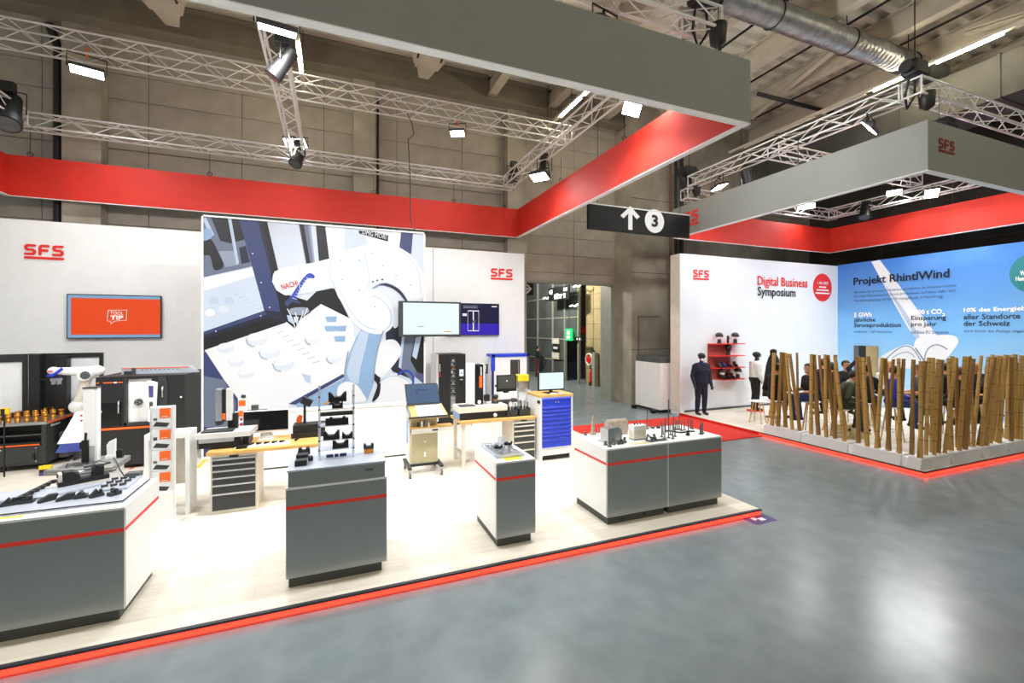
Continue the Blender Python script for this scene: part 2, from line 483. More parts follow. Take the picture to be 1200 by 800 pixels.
# ceiling: corrugated deck, purlins, diagonal braces
mb = MB(); y = -9.0; vs = []
while y < 14.0:
    vs += [(y, 10.45), (y+0.2, 10.45), (y+0.24, 10.33), (y+0.385, 10.33)]; y += 0.425
V = [(x, a, b) for x in (-16, 24) for a, b in vs]; n = len(vs)
mb.add(V, [(i+1, i, n+i, n+i+1) for i in range(n-1)])
mb.box(-16, -9, 10.46, 24, 14, 10.6)
ceiling = struct(mb.build('ceiling', 'deck'))
def ibeam(name, p0, p1, w, h, m, parent):
    p0 = Vector(p0); p1 = Vector(p1); d = p1-p0; L = d.length; t = 0.035
    b = MB().box(0, -w/2, 0, L, w/2, t).box(0, -w/2, h-t, L, w/2, h).box(0, -0.02, t, L, 0.02, h-t)
    q = b.build(name, m, parent, loc=p0); q.rotation_euler = (0, -math.asin(d.z/L), atan2(d.y, d.x)); return q
for x in (4.5, 6.55, 8.6, 10.72, 12.8, 14.95, 17.0):
    ibeam('purlin', (x, -9, 9.74), (x, 13.2, 9.74), 0.26, 0.58, 'beam', ceiling)
ibeam('girder', (-14, 13.05, 9.62), (9.4, 13.05, 9.62), 0.45, 0.7, 'beam_dark', ceiling)
MB().box(-14, 13.3, 9.66, 9.4, 13.6, 9.9).build('wall_plate', 'conc', ceiling)
ibeam('girder', (-14, 11.2, 9.9), (4.4, 11.2, 9.9), 0.5, 0.42, 'beam_dark', ceiling)
for a, b in (((880, 140), (1000, 42)), ((1130, 42), (1215, 16)), ((700, 40), (735, -15))):
    A, Bb = atZ(a[0], a[1], 9.66), atZ(b[0], b[1], 9.66)
    ibeam('brace', A, Bb, 0.16, 0.1, 'beam', ceiling)
for x in (9.6, 11.75, 13.9):                                                             # thin conduits under the deck
    MB().cyl((x, -9, 10.1), (x, 13, 10.1), 0.03, n=8).build('conduit', 'black', ceiling)
for x in (-9.35, -3.4, 2.3):                                                             # bolted gusset plates with their channel legs
    g = MB()
    g.prism([(x-0.45, 11.2, 9.6), (x+0.45, 11.2, 9.6), (x+0.13, 12.3, 9.5), (x-0.13, 12.3, 9.5)], (0, 0.0, 0.03))
    g.build('gusset_plate', 'beam', ceiling)
    for s in (-1, 1):
        MB().prism([(x+s*0.2, 11.9, 9.54), (x+s*0.3, 11.9, 9.54), (x+s*0.95, 10.2, 9.9), (x+s*0.8, 10.2, 9.9)], (0, 0, 0.12)).build('brace', 'beam', ceiling)
    for s in (-1, 1):
        for k in range(3): MB().cyl((x+s*0.3, 11.3+k*0.09, 9.54), (x+s*0.3, 11.3+k*0.09, 9.60), 0.025, n=6).build('bolt', 'black', ceiling)

# services: drop pipes, ducts, tube lights
def pipe(name, label, pts, r, m, cat='pipe', n=10):
    return tag(MB().tube(pts, r, n).build(name, m), label, cat)
pipe('drain_pipe', 'black vertical drain pipe beside the leftmost concrete pillar', [(-5.9, 13.45, 0), (-5.9, 13.45, 9.1), (-6.0, 13.3, 9.55)], 0.085, 'black')
pipe('drain_pipe', 'dark vertical pipe along the pillar above the robot picture', [(1.2, 13.5, 0.0), (1.2, 13.5, 9.3)], 0.03, 'black')
for k, (x, r, m, lb) in enumerate(((11.0, 0.045, 'copper_old', 'copper coloured riser pipe on the pier beside the direction sign'), (11.24, 0.05, 'black', 'black riser pipe, middle of three on the pier'), (11.5, 0.07, 'black', 'thick black riser pipe nearest the white symposium wall'))):
    pipe('riser_pipe', lb, [(x, 12.5, 0), (x, 12.5, 10.3)], r, m)
pipe('conduit', 'dark conduit with a square bend on the concrete pier', [(9.72, 12.61, 0.9), (9.72, 12.61, 3.05), (10.6, 12.61, 3.05)], 0.014, 'copper_old', 'conduit')
def spiral_duct():
    prof = []
    L = 8.0; k = 0
    t = thing('spiral_duct', 'shiny galvanised spiral ventilation duct under the roof deck', 'duct', (7.0, 6.9, 9.45))
    mb = MB(); pts = []; rs = []
    x = 0.0
    while x < L:
        for dx, r in ((0, 0.27), (0.10, 0.27), (0.115, 0.282), (0.13, 0.27)): pts.append((x+dx, 0, 0)); rs.append(r)
        x += 0.14
    mb.tube(pts, rs, 20); mb.build('pipe_run', 'galv', t)
    for x in (1.9, 4.35, 6.8):
        MB().tube([(x, 0.28*cos(a), 0.28*sin(a)) for a in [2*pi*i/20 for i in range(20)]], 0.018, 6, closed=True).build('clamp_band', 'black', t)
        MB().cyl((x, 0, 0.28), (x, 0, 0.9), 0.012, n=6).build('hanger_rod', 'black', t)
spiral_duct()
tag(MB().tube([(11.3, 9.25, 9.35), (15.0, 9.2, 9.35)], 0.06, 10).build('sprinkler_pipe', 'black'), 'dark sprinkler main running under the roof beams', 'pipe')
t = thing('air_duct', 'large dark rectangular air duct above the right stand', 'duct', (15.0, 7.0, 8.0))
B(-0.6, -6, 0, 0.9, 5.4, 1.0).build('casing', 'duct_dark', t)
for k in range(6): B(-0.63, -5.6+k*2.0, -0.03, 0.93, -5.55+k*2.0, 1.03).build('flange', 'duct_dark', t)
tag(MB().cyl((14.85, 6.75, 6.9), (14.85, 6.75, 8.0), 0.3, n=20).cyl((14.85, 6.75, 7.3), (14.85, 6.75, 7.36), 0.32, n=20).build('vent_pipe', 'duct_dark'), 'short dark vertical vent pipe above the corner of the right canopy', 'duct')
tag(MB().cyl((8.0, 8.5, 9.3), (8.0, 8.5, 10.42), 0.2, n=20).cyl((8.0, 8.5, 9.6), (8.0, 8.5, 9.65), 0.22, n=20).build('vent_pipe', 'galv'), 'dull metal vertical vent pipe above the grey canopy front', 'duct')
def tube_line(x, label, y0, y1, lit):
    t = thing('light_line', label, 'light', (x, 0, 9.0))
    B(-0.05, y0, 0.03, 0.05, y1, 0.10).build('trunking', 'tube_off', t)
    y = y0 + 0.2; 
    while y < y1-1.3:
        on = any(abs((y+0.6)-c) < 0.75 for c in lit)
        MB().cyl((0, y, 0), (0, y+1.15, 0), 0.035, n=8).build('tube', 'tube_on' if on else 'tube_off', t)
        y += 1.35
    for yy in (y0+0.5, (y0+y1)/2, y1-0.5): MB().cyl((0, yy, 0.1), (0, yy, 1.4), 0.008, n=5).build('hanger_wire', 'black', t)
tube_line(-0.74, 'line of fluorescent tubes above the left stand, leftmost of three', 8.2, 15.0-1.7, (11.9,))
tube_line(6.35, 'line of fluorescent tubes ending above the red canopy corner', 9.2, 13.3, (9.9, 11.3, 12.6))
tube_line(13.45, 'line of fluorescent tubes with two lit tubes near the hoist', -6.0, 12.2, (5.6, 6.95, 1.5, 0.2, -1.2, -2.6, -4.0))
tube_line(7.6, 'line of fluorescent tubes crossing above the canopy front', -7.0, 6.3, (-5.0, -3.6, -2.3, -0.9, 0.4))
tube_line(-3.0, 'added unseen line of lit fluorescent tubes behind the viewer', -9.0, 2.0, (-7, -5.6, -4.2, -3, -1.6, -0.2))  # lit tubes out of view, added to raise the hall's ambient light

# ================================================================ platforms
def platform(name, x0, y0, x1, y1, strips):
    p = struct(B(x0, y0, 0.0, x1, y1, PZ).build(name, 'vinyl'))
    for s in strips:
        B(*s).build('led_strip', 'led_red', p)
    return p
pl1 = platform('platform', -9.0, 4.54, 5.56, 13.2, [(-9.0, 4.505, 0.01, 5.55, 4.528, 0.056)])
B(-9.0, 4.50, 0.06, 5.57, 4.54, PZ+0.002).build('edge_trim', 'dark_edge', pl1)
B(-9.0, 4.528, 0.0, 5.56, 4.54, 0.06).build('recess', 'red_cloth', pl1)
pl2 = platform('platform', 9.72, 4.62, 18.3, 10.64, [(9.68, 4.58, 0.012, 18.3, 4.605, 0.05), (9.68, 4.58, 0.012, 9.705, 7.9, 0.05)])
B(9.70, 4.6, 0.05, 18.3, 4.62, PZ+0.002).build('edge_trim', 'dark_edge', pl2)
B(9.70, 4.6, 0.05, 9.72, 7.9, PZ+0.002).build('edge_trim', 'dark_edge', pl2)
struct(B(4.0, 7.8, 0.0, 9.70, 10.45, 0.02).build('floor_carpet', 'red_carpet'))
struct(B(9.70, 7.9, 0.0, 9.72, 10.64, PZ+0.002).build('trim_4', 'red_carpet'))

# stand walls
w1 = struct(B(-8.6, 12.6, 0.0, 5.45, 12.78, 4.92).build('wall_stand_left', 'white'))
for x in (2.62, ): B(x, 12.594, PZ, x+0.012, 12.602, 4.9).build('seam', 'ink_grey', w1)
def on1(u, v): return atY(u, v, 12.596)
a = on1(28, 302.5); b = on1(76, 302.5); brand_logo(a, UX, UZ, b.x-a.x, 'red_ink', w1)
a = on1(575, 327); b = on1(601, 327); brand_logo(a, UX, UZ, b.x-a.x, 'red_ink', w1)

w2 = struct(B(9.74, 10.64, 0.0, 17.2, 11.05, 4.9).build('wall_stand_back', 'haze_print'))
B(9.73, 10.66, 0.1, 9.745, 11.05, 4.88).build('end_panel', 'offwhite', w2)
B(9.9, 10.62, PZ, 17.0, 10.645, PZ+0.06).build('skirting', 'steel_dark', w2)
def on2(u, v): return atY(u, v, 10.635)
a = on2(812, 327); b = on2(831, 327); brand_logo(a, UX, UZ, b.x-a.x, 'red_ink', w2)
def words2(body, u0, v0, u1, v1, m, bold=0.0):
    a = on2(u0, v0); b = on2(u1, v0); c = on2(u0, v1)
    return lettering(body, a, UX, UZ, b.x-a.x, c.z-a.z, m, w2, bold)
words2('Digital Business', 887.5, 337.5, 946, 323, 'red_ink', 0.016)
words2('Symposium', 887.5, 349.5, 932, 335.5, 'ink', 0.016)
c = on2(963.8, 336.8); e = on2(953, 337); f_ = on2(963, 320); R_ = (abs(c.x-e.x)+abs(c.z-f_.z))/2
shape2d([[(R_*cos(2*pi*i/40), R_*sin(2*pi*i/40)) for i in range(40)]], c, UX, UZ, 'red_ink', w2, 'round_badge', depth=0.004)
lettering('1. Mai 2022', c + Vector((-0.58*R_, -0.006, 0.22*R_)), UX, UZ, 1.16*R_, 0.2*R_, 'ink_white', w2, 0.02)
def dashes(c0, width, h, m, parent, ux, n, seed):          # lines of print too small to read
    rr = random.Random(seed); x = 0.0; P = []
    while x < width:
        w_ = rr.uniform(0.05, 0.13)*width; w_ = min(w_, width-x); P.append([(x, 0), (x+w_*0.86, 0), (x+w_*0.86, h), (x, h)]); x += w_
    return shape2d(P, c0, ux, UZ, m, parent, 'small_print', depth=0.002, off=0.0055)
for k_, (dz_, wd) in enumerate(((-0.02, 0.75), (-0.24, 1.3), (-0.46, 1.5))):
    dashes(c + Vector((-wd*R_/2, 0, dz_*R_)), wd*R_, 0.1*R_, 'ink_white', w2, UX, 6, k_)

XW = 17.0
w3 = struct(B(XW, 3.0, 0.0, XW+0.18, 10.64, 4.93).build('wall_stand_right', 'sky_print'))
UY = (0, -1, 0)
def on3(u, v): return atX(u, v, XW-0.004)
def words3(body, u0, v0, u1, vt, m, bold=0.0):
    a = on3(u0, v0); b = on3(u1, v0); c = on3(u0, vt)
    return lettering(body, a, UY, UZ, a.y-b.y, c.z-a.z, m, w3, bold)
def poly3(pts, m, name, off=0.001, sm=0):
    if sm:
        P_ = pts; pts = []; n_ = len(P_)
        for i in range(n_):
            p0, p1, p2, p3 = P_[i-1], P_[i], P_[(i+1) % n_], P_[(i+2) % n_]
            for j in range(4):
                t_ = j/4
                pts.append(tuple(0.5*((2*p1[d])+(-p0[d]+p2[d])*t_+(2*p0[d]-5*p1[d]+4*p2[d]-p3[d])*t_*t_+(-p0[d]+3*p1[d]-3*p2[d]+p3[d])*t_**3) for d in (0, 1)))
    o3 = on3(983, 310); 
    q = []
    for u, v in pts:
        p = on3(u, v); q.append((o3.y-p.y, p.z-o3.z))
    return shape2d([q], o3, UY, UZ, m, w3, name, depth=0.002, off=off)
mat('print_white', (226, 232, 240), 0.5, var=0.03, scale=1.5)
mat('print_shade', (178, 196, 220), 0.5, var=0.03, scale=1.5)
mat('print_line', (120, 136, 160), 0.5, var=0.0)
mat('teal', (40, 132, 140), 0.5, var=0.01)
poly3([(1021, 306.5), (1031, 304.5), (1062, 345), (1092, 385), (1102, 398), (1080, 404), (1064, 384), (1046, 352)], 'print_white', 'turbine_blade')
poly3([(1036, 331), (1062, 366), (1082, 402), (1078, 403), (1058, 370)], 'print_shade', 'blade_shadow', 0.0022)
poly3([(1030, 420), (1052, 407), (1066, 404), (1078, 414), (1084, 430), (1030, 430)], 'print_white', 'turbine_hub_left', 0.001, 1)
poly3([(1072, 400), (1090, 394), (1108, 392), (1120, 394), (1123, 401), (1116, 412), (1106, 424), (1100, 436), (1076, 436)], 'print_white', 'turbine_hub', 0.0035, 1)
def line3(pts, w, name):
    for k in range(2):
        q = [pts[0]]
        for a, b, c in zip(pts, pts[1:], pts[2:]): q += [((a[0]+3*b[0])/4, (a[1]+3*b[1])/4), ((3*b[0]+c[0])/4, (3*b[1]+c[1])/4)]
        pts = q+[pts[-1]]
    o3 = on3(983, 310); q = [(o3.y-on3(u, v).y, on3(u, v).z-o3.z) for u, v in pts]
    shape2d(stroke(q, w, 6), o3, UY, UZ, 'print_line', w3, name, depth=0.001, off=0.0065)
line3([(1084, 436), (1083, 420), (1087, 408), (1096, 403), (1104, 405), (1110, 409)], 0.03, 'hub_outline')
line3([(1038, 421), (1052, 408), (1064, 404), (1072, 410), (1079, 422)], 0.03, 'hub_outline')
line3([(1046, 419), (1056, 413), (1066, 412), (1072, 418)], 0.02, 'hub_outline')
line3([(1073, 408), (1078, 415), (1084, 424)], 0.04, 'hub_outline')
words3('Projekt RhintlWind', 1000.5, 337, 1113, 325.5, 'ink', 0.02)
words3('Als eines der grössten Industrieunternehmen im Rheintal möchte', 1001, 344.6, 1121, 341.2, 'ink_blue')
words3('SFS mehr klimaneutralen Strom produzieren und plant dafür eine', 1001, 349.6, 1120, 346, 'ink_blue')
words3('Windenergieanlage auf dem Firmengelände in Heerbrugg', 1001, 354.6, 1105, 351, 'ink_blue')
words3('5 GWh', 1001, 371.7, 1022, 366.3, 'ink_white', 0.025)
words3('jährliche', 1001, 378.3, 1026, 372.8, 'ink', 0.012)
words3('Stromproduktion', 1001, 384.8, 1056, 378.5, 'ink', 0.012)
words3('entspricht 1 500 Haushalten', 1001, 390.5, 1046, 387, 'ink_blue')
words3('2000 t CO', 1068, 368.6, 1104, 363, 'ink_white', 0.025)
words3('2', 1104.5, 370.2, 1108, 366.8, 'ink_white', 0.03)
words3('Einsparung', 1068, 376.6, 1109, 370, 'ink', 0.012)
words3('pro Jahr', 1068, 383.6, 1098, 377.3, 'ink', 0.012)
words3('auf Basis EU Strommix', 1068, 390.8, 1112, 387, 'ink_blue')
words3('10% des Energiebedarfs', 1129.5, 367, 1232, 360.8, 'ink_white', 0.025)
words3('aller Standorte', 1129.5, 374.3, 1196, 368.2, 'ink', 0.012)
words3('der Schweiz', 1129.5, 381.8, 1184, 376, 'ink', 0.012)
words3('wird durch die Anlage abgedeckt', 1129.5, 390, 1214, 386, 'ink_blue')
c = on3(1200, 320); c.y = on3(1183, 320).y-0.57
shape2d([[(0.57*cos(2*pi*i/40), 0.57*sin(2*pi*i/40)) for i in range(40)]], c, UY, UZ, 'teal', w3, 'round_badge', depth=0.004)
words3('Was', 1195.5, 323, 1206, 317, 'ink_white', 0.03)
words3('Heerbrugg', 1190.5, 331, 1216, 324, 'ink_white', 0.03)
# small framed niche panel at the foot of the print
t = thing('wall_niche', 'grey, black and olive display box on the blue turbine wall', 'display box', (XW, on3(1016, 420).y, on3(1016, 438).z))
d0 = on3(1003, 420).y - on3(1016, 420).y; h_ = on3(1016, 405).z - on3(1016, 438).z
for a, b, m in ((d0, d0*0.55, 'steel_dark'), (d0*0.55, -d0*0.1, 'black'), (-d0*0.1, -d0, 'conc_tan')):
    B(-0.12, min(a, b), 0, -0.005, max(a, b), h_).build('panel', m, t)

# ================================================================ canopies (hung fascia frames)
def canopy(name, label, x0, y0, x1, y1, z0, z1):
    t = thing(name, label, 'canopy', ((x0+x1)/2, (y0+y1)/2, z0)); ox, oy, oz = t.location
    def bx(a, b, c, d, nm, m, za=z0, zb=z1): return B(a-ox, b-oy, za-oz, c-ox, d-oy, zb-oz).build(nm, m, t)
    th = 0.06
    z0b = z0+0.012
    bx(x0, y0, x1, y0+th/2, 'outer_panel', 'fascia', z0b); bx(x0+th, y0+th/2, x1-th, y0+th, 'inner_panel', 'red_cloth', z0b)
    bx(x0, y1-th/2, x1, y1, 'outer_panel', 'fascia', z0b); bx(x0+th, y1-th, x1-th, y1-th/2, 'inner_panel', 'red_cloth', z0b)
    bx(x0, y0+th/2, x0+th/2, y1-th/2, 'outer_panel', 'fascia', z0b); bx(x0+th/2, y0+th/2, x0+th, y1-th/2, 'inner_panel', 'red_cloth', z0b)
    bx(x1-th/2, y0+th/2, x1, y1-th/2, 'outer_panel', 'fascia', z0b); bx(x1-th, y0+th/2, x1-th/2, y1-th/2, 'inner_panel', 'red_cloth', z0b)
    for a in ((x0-0.005, y0-0.005, x1+0.005, y0+0.115), (x0, y1-0.06, x1, y1+0.005), (x0-0.005, y0+0.115, x0+0.115, y1-0.06), (x1-0.115, y0+0.115, x1+0.005, y1-0.06)):
        bx(*a, 'bottom_trim', 'white', z0, z0+0.012)
    return t
CZ0, CZ1 = 5.5, 6.4
can1 = canopy('canopy', 'long hanging canopy frame over the left stand, grey outside and red inside', -6.64, 4.6, 5.47, 13.1, CZ0, CZ1)
can2 = canopy('canopy', 'hanging canopy frame over the right stand, grey outside and red inside', 9.78, 4.6, 17.1, 11.0, 5.42, 6.32)
a = atX(795.5, 267, 9.77); b = atX(817, 262, 9.77)
lg = brand_logo(Vector((0, 0, 0)), UY, UZ, 0.92, 'red_ink', can2); lg.location = Vector((9.775, 10.85, 5.66)) - can2.location
a = atY(1105.5, 179, 4.59)
lg = brand_logo(Vector((0, 0, 0)), UX, UZ, 0.52, 'dark_red', can2); lg.location = Vector((10.05+0.05, 4.598, 5.93-0.12)) - can2.location

# ================================================================ trusses
BR = {}
def truss(label, p0, p1, size=0.3, pitch=0.5, wall_side=True):
    p0 = Vector(p0); p1 = Vector(p1); d = p1-p0; L = d.length
    t = thing('lighting_truss', label, 'truss', p0, atan2(d.y, d.x))
    h = size/2; r = 0.022; rb = 0.011
    for sy in (-h, h):
        for sz in (0, size): MB().cyl((0, sy, sz), (L, sy, sz), r, n=8).build('chord', 'alu', t)
    n = max(1, int(round(L/pitch))); pt = L/n
    for face in range(4):
        for k in (0, 1):
            key = (round(size, 2), round(pt, 3), face, k)
            if key not in BR:
                if face < 2:
                    y_ = (-h, h)[face]; A = (0, y_, 0 if k == 0 else size); C_ = (pt, y_, size if k == 0 else 0)
                else:
                    z_ = (0, size)[face-2]; A = (0, -h if k == 0 else h, z_); C_ = (pt, h if k == 0 else -h, z_)
                BR[key] = MB().cyl(A, C_, rb, n=6, caps=False).mesh('brace', 'alu')
            for i in range(k, n, 2): linkcopy(BR[key], 'brace', t, (i*pt, 0, 0))
    for x in (0.0, L):
        for sz in (0, size): MB().cyl((x, -h, sz), (x, h, sz), r*0.8, n=6).build('end_strut', 'alu', t)
        for sy in (-h, h): MB().cyl((x, sy, 0), (x, sy, size), r*0.8, n=6).build('end_strut', 'alu', t)
    return t
TZ = 6.95
truss('upper lighting truss crossing the left stand in front of the concrete wall', (-8.5, 11.9, 8.24), (6.6, 11.9, 8.24), 0.42, 0.52)
truss('lower lighting truss just above the red back band', (-7.0, 12.85, TZ), (5.2, 12.85, TZ))
truss('lighting truss running away from the viewer with a floodlight at each end', (-0.85, 5.2, TZ), (-0.85, 12.65, TZ))
truss('lighting truss along the red right side of the left canopy', (4.95, 5.2, TZ), (4.95, 12.65, TZ))
truss('lighting truss above the grey front of the left canopy', (-7.0, 5.0, TZ), (5.2, 5.0, TZ))
truss('lighting truss at the left side of the left canopy', (-6.2, 5.2, TZ), (-6.2, 12.65, TZ))
truss('lighting truss above the left face of the right canopy', (10.15, 5.15, TZ), (10.15, 10.6, TZ))
truss('lighting truss above the front of the right canopy beyond the hoist', (10.0, 4.95, TZ), (16.9, 4.95, TZ))
truss('lighting truss at the back of the right canopy above the white wall', (10.0, 10.75, TZ-0.35), (16.9, 10.75, TZ-0.35))
truss('lighting truss inside the right canopy above the blue wall', (16.6, 5.15, TZ-0.35), (16.6, 10.6, TZ-0.35))
truss('middle cross truss of the right canopy', (10.3, 8.0, TZ), (16.4, 8.0, TZ))
# suspension wires of the canopies
for cn, pts in ((can1, [(-6.2, 4.63), (-3.6, 4.63), (-0.8, 4.63), (2.0, 4.63), (4.9, 4.63), (-6.2, 13.06), (-2.85, 13.06), (1.05, 13.06), (3.35, 13.06), (4.95, 13.06), (5.44, 7.5), (5.44, 10.2), (-6.5, 8)]), (can2, [(10.2, 4.63), (13.5, 4.63), (16.6, 4.63), (9.81, 7.0), (9.81, 9.5), (11.5, 10.96), (14.5, 10.96), (17.05, 7.0), (17.05, 9.6)])):
    for x, y in pts: 
        z1 = CZ1 if cn is can1 else 6.32
        MB().tube([Vector((x, y, z1-0.02))-cn.location, Vector((x, y, z1+0.62))-cn.location], 0.006, 5).build('hanging_wire', 'black', cn)
        MB().tube([Vector((x+0.05*cos(a), y, z1+0.05+0.05*sin(a)))-cn.location for a in [2*pi*i/12 for i in range(12)]], 0.008, 5, closed=True).build('shackle', 'black', cn)
# ================================================================ lamps on the trusses
LAMPS = []
def floodlight(label, pos, aim, w=0.36, d=0.26, power=None, drop=0.35, group=None, bright=True):
    """pos = centre of the lens; aim = point lit"""
    pos = Vector(pos); dirn = (Vector(aim)-pos).normalized()
    t = thing('floodlight', label, 'floodlight', pos, 0, group)
    q = dirn.to_track_quat('-Z', 'Y').to_matrix()
    MB().cbox(q @ Vector((0, 0, 0.05)), (w+0.05, d+0.05, 0.07), q).build('housing', 'charcoal', t, bevel=0.01)
    MB().cbox(q @ Vector((0, 0, 0.008)), (w, d, 0.012), q).build('lens', 'lamp_lens' if bright else 'lamp_lens_dim', t)
    ex = q @ Vector((1, 0, 0)); a = ex*(w/2+0.05)+q @ Vector((0, 0, 0.05)); top = Vector((0, 0, drop))
    MB().tube([a, a+Vector((0, 0, drop*0.6)), -ex*(w/2+0.05)+q @ Vector((0, 0, 0.05))+Vector((0, 0, drop*0.6)), -ex*(w/2+0.05)+q @ Vector((0, 0, 0.05))], 0.012, 6).build('yoke', 'black', t)
    MB().cyl((0, 0, drop*0.6), (0, 0, drop), 0.02, n=8).build('clamp', 'orange' if 'upper' in label else 'black', t)
    if power:
        ld = bpy.data.lights.new('flood_beam', 'SPOT'); ld.energy = power; ld.spot_size = radians(150); ld.spot_blend = 1.0; ld.shadow_soft_size = 0.16
        ld.color = (0.985, 0.993, 1.0)
        lo = bpy.data.objects.new('flood_beam', ld); COL.objects.link(lo); lo.parent = t
        lo.location = dirn*0.03; lo.rotation_euler = dirn.to_track_quat('-Z', 'Y').to_euler()
    return t
def spot_head(label, pos, aim, L=0.42, r=0.11, up=0.45):
    pos = Vector(pos); dirn = (Vector(aim)-pos).normalized()
    t = thing('spotlight', label, 'spotlight', pos)
    MB().cyl(-dirn*L/2, dirn*L*0.28, r*0.9, r, n=14).cyl(dirn*L*0.28, dirn*L/2, r*1.12, r*1.12, n=14).build('barrel', 'black', t)
    MB().cyl(dirn*(L/2), dirn*(L/2+0.008), r*0.95, n=14).build('lens', 'glass_dark', t)
    e = dirn.cross(Vector((0, 0, 1))); e = e.normalized() if e.length > 0.1 else Vector((1, 0, 0))
    a = e*(r+0.05)
    MB().tube([a, a+Vector((0, 0, up*0.7)), -a+Vector((0, 0, up*0.7)), -a], 0.014, 6).build('yoke', 'black', t)
    MB().cbox((0, 0, up*0.8), (0.2, 0.14, up*0.35)).build('base_box', 'black', t, bevel=0.01)
    return t
FZ = 6.72
floodlight('lit floodlight hanging from the upper truss beside the left pillar', atY(102, 85, 11.75), (-4, 9.5, 0.5), 0.5, 0.2, FLOOD_W*1.2, 0.5)
floodlight('small lit floodlight hanging from the middle of the upper truss', atY(536, 157, 11.75), (2, 9.5, 0.2), 0.36, 0.2, FLOOD_W*0.5, 0.4, bright=True)
p = atZ(325, 37, FZ); floodlight('large bright floodlight at the near end of the lengthwise truss', p, (-1.0, 9.2, 0.3), 0.46, 0.3, FLOOD_W*1.3, 0.28)
p = atY(346, 168, 12.5); floodlight('bright floodlight at the far end of the lengthwise truss', p, (-2.0, 9.0, 0.8), 0.5, 0.25, FLOOD_W*0.8, 0.2)
p = atX(740, 129, 4.95); floodlight('bright floodlight behind the grey canopy corner', p, (3.2, 7.6, 0.3), 0.42, 0.3, FLOOD_W*1.0, 0.25)
p = atX(632, 208, 4.85); floodlight('lit floodlight beside the inner corner of the red canopy', p, (3.2, 9.0, 0.3), 0.42, 0.28, FLOOD_W*0.45, 0.25)
for k, (x, tx, lb) in enumerate(((-4.9, -3.2, 'leftmost'), (-2.6, -1.9, 'second from left'), (1.3, 0.6, 'third from left'), (3.4, 2.6, 'rightmost'))):
    floodlight('added unseen floodlight on the front truss behind the grey fascia, %s' % lb, (x, 5.15, FZ+0.0), (tx, 9.0, 0.2), 0.36, 0.26, FLOOD_W, 0.25)  # unseen floodlights added behind the fascia to light the left stand
# right stand
floodlight('added hidden floodlight on the red-side truss, brightening the right canopy', (5.15, 6.2, 6.8), (9.8, 7.0, 5.8), 0.34, 0.24, FLOOD_W*1.3, 0.2)  # added lamp, hidden by the fascia, to light the right canopy's left face
floodlight('slim lit floodlight above the left face of the right canopy', atX(1018, 151, 10.15), (9.7, 7.2, 5.4), 0.5, 0.2, FLOOD_W*0.25, 0.3)
floodlight('lit floodlight over the far end of the right canopy, beside the sign', atX(843, 220, 10.2), (11.5, 9.0, 0.5), 0.5, 0.26, FLOOD_W*0.45, 0.4)
floodlight('lit floodlight inside the right canopy, left of the pair over the blue wall', atX(1048, 226, 16.5), (12.5, 6.5, 0.0), 0.36, 0.2, FLOOD_W*1.3, 0.2)
floodlight('very bright square floodlight above the red band over the blue wall', atX(1092, 227, 16.5), (12.5, 4.8, 0.0), 0.3, 0.3, FLOOD_W*1.2, 0.2)
floodlight('lit floodlight in the back corner of the right canopy', atY(945, 242, 10.6), (13, 9, 1), 0.5, 0.25, FLOOD_W*0.45, 0.2)
for k, (x, y, tx, ty, lb) in enumerate(((12.0, 5.3, 12.0, 9.5, 'left'), (15.0, 5.3, 16.5, 8.5, 'right'))):
    floodlight('floodlight on the front truss of the right canopy, %s one' % lb, (x, y, FZ), (tx, ty, 1.0), 0.36, 0.26, FLOOD_W*0.7, 0.25)
# black spot heads, speakers, hoists
spot_head('black moving spotlight clamped to the near end of the lengthwise truss', atZ(331, 75, 6.55), (-2.6, 7.6, 3.6), 0.5, 0.11)
spot_head('black spotlight under the far end of the lengthwise truss', atY(349, 185, 12.3), (-2.5, 9.5, 1.0), 0.45, 0.14)
spot_head('black spotlight at the left end of the truss by the inner red corner', atY(602, 206, 12.7), (3.0, 9.0, 1.0), 0.5, 0.15)
spot_head('black spotlight beside the lit lamp at the inner red corner', atX(638, 200, 5.05), (4.0, 8.0, 1.0), 0.45, 0.14)
spot_head('black spotlight at the left edge of the photo', atX(10, 130, -6.1), (-5.0, 9.0, 1.0), 0.75, 0.2, 0.6)
spot_head('black spotlight standing up above the grey canopy front', (2.62, 5.0, 7.35), (2.62, 5.0, 6.4), 0.6, 0.14, 0.4)
spot_head('black spotlight hanging inside the right canopy above the red band', atX(1014, 246, 16.45), (14.0, 8.6, 1.0), 0.6, 0.15, 0.3)
spot_head('black spotlight with a yellow mark at the left truss of the right canopy', atX(876, 213, 10.2), (12, 8.8, 1.0), 0.6, 0.15, 0.35)
spot_head('black spotlight on the far end of the right canopy truss', atX(801, 207, 10.2), (11, 9, 1.0), 0.55, 0.16, 0.3)
def hoist(label, x, y, z, ztop):
    t = thing('chain_hoist', label, 'hoist', (x, y, z))
    MB().cbox((0, 0, 0.16), (0.42, 0.26, 0.3)).build('motor_body', 'black', t, bevel=0.05)
    MB().cyl((-0.3, 0, 0.16), (0.3, 0, 0.16), 0.11, n=14).build('motor_drum', 'black', t)
    MB().cyl((0, 0, 0.3), (0, 0, ztop-z), 0.012, n=6).build('chain', 'black', t)
    MB().tube([(0.1, 0.05, 0.05), (0.2, 0.1, -0.25), (0.05, 0.15, -0.5), (-0.1, 0.1, -0.3), (-0.12, 0.02, 0.02)], 0.02, 6).build('cable_loop', 'black', t)
    MB().lathe([(0.02, -0.62), (0.11, -0.55), (0.13, -0.3), (0.12, -0.28)], (0.18, -0.1, 0), 12).build('chain_bag', 'black', t)
hoist('black chain hoist above the near corner of the right canopy', 10.1, 4.95, 7.3, 9.74)
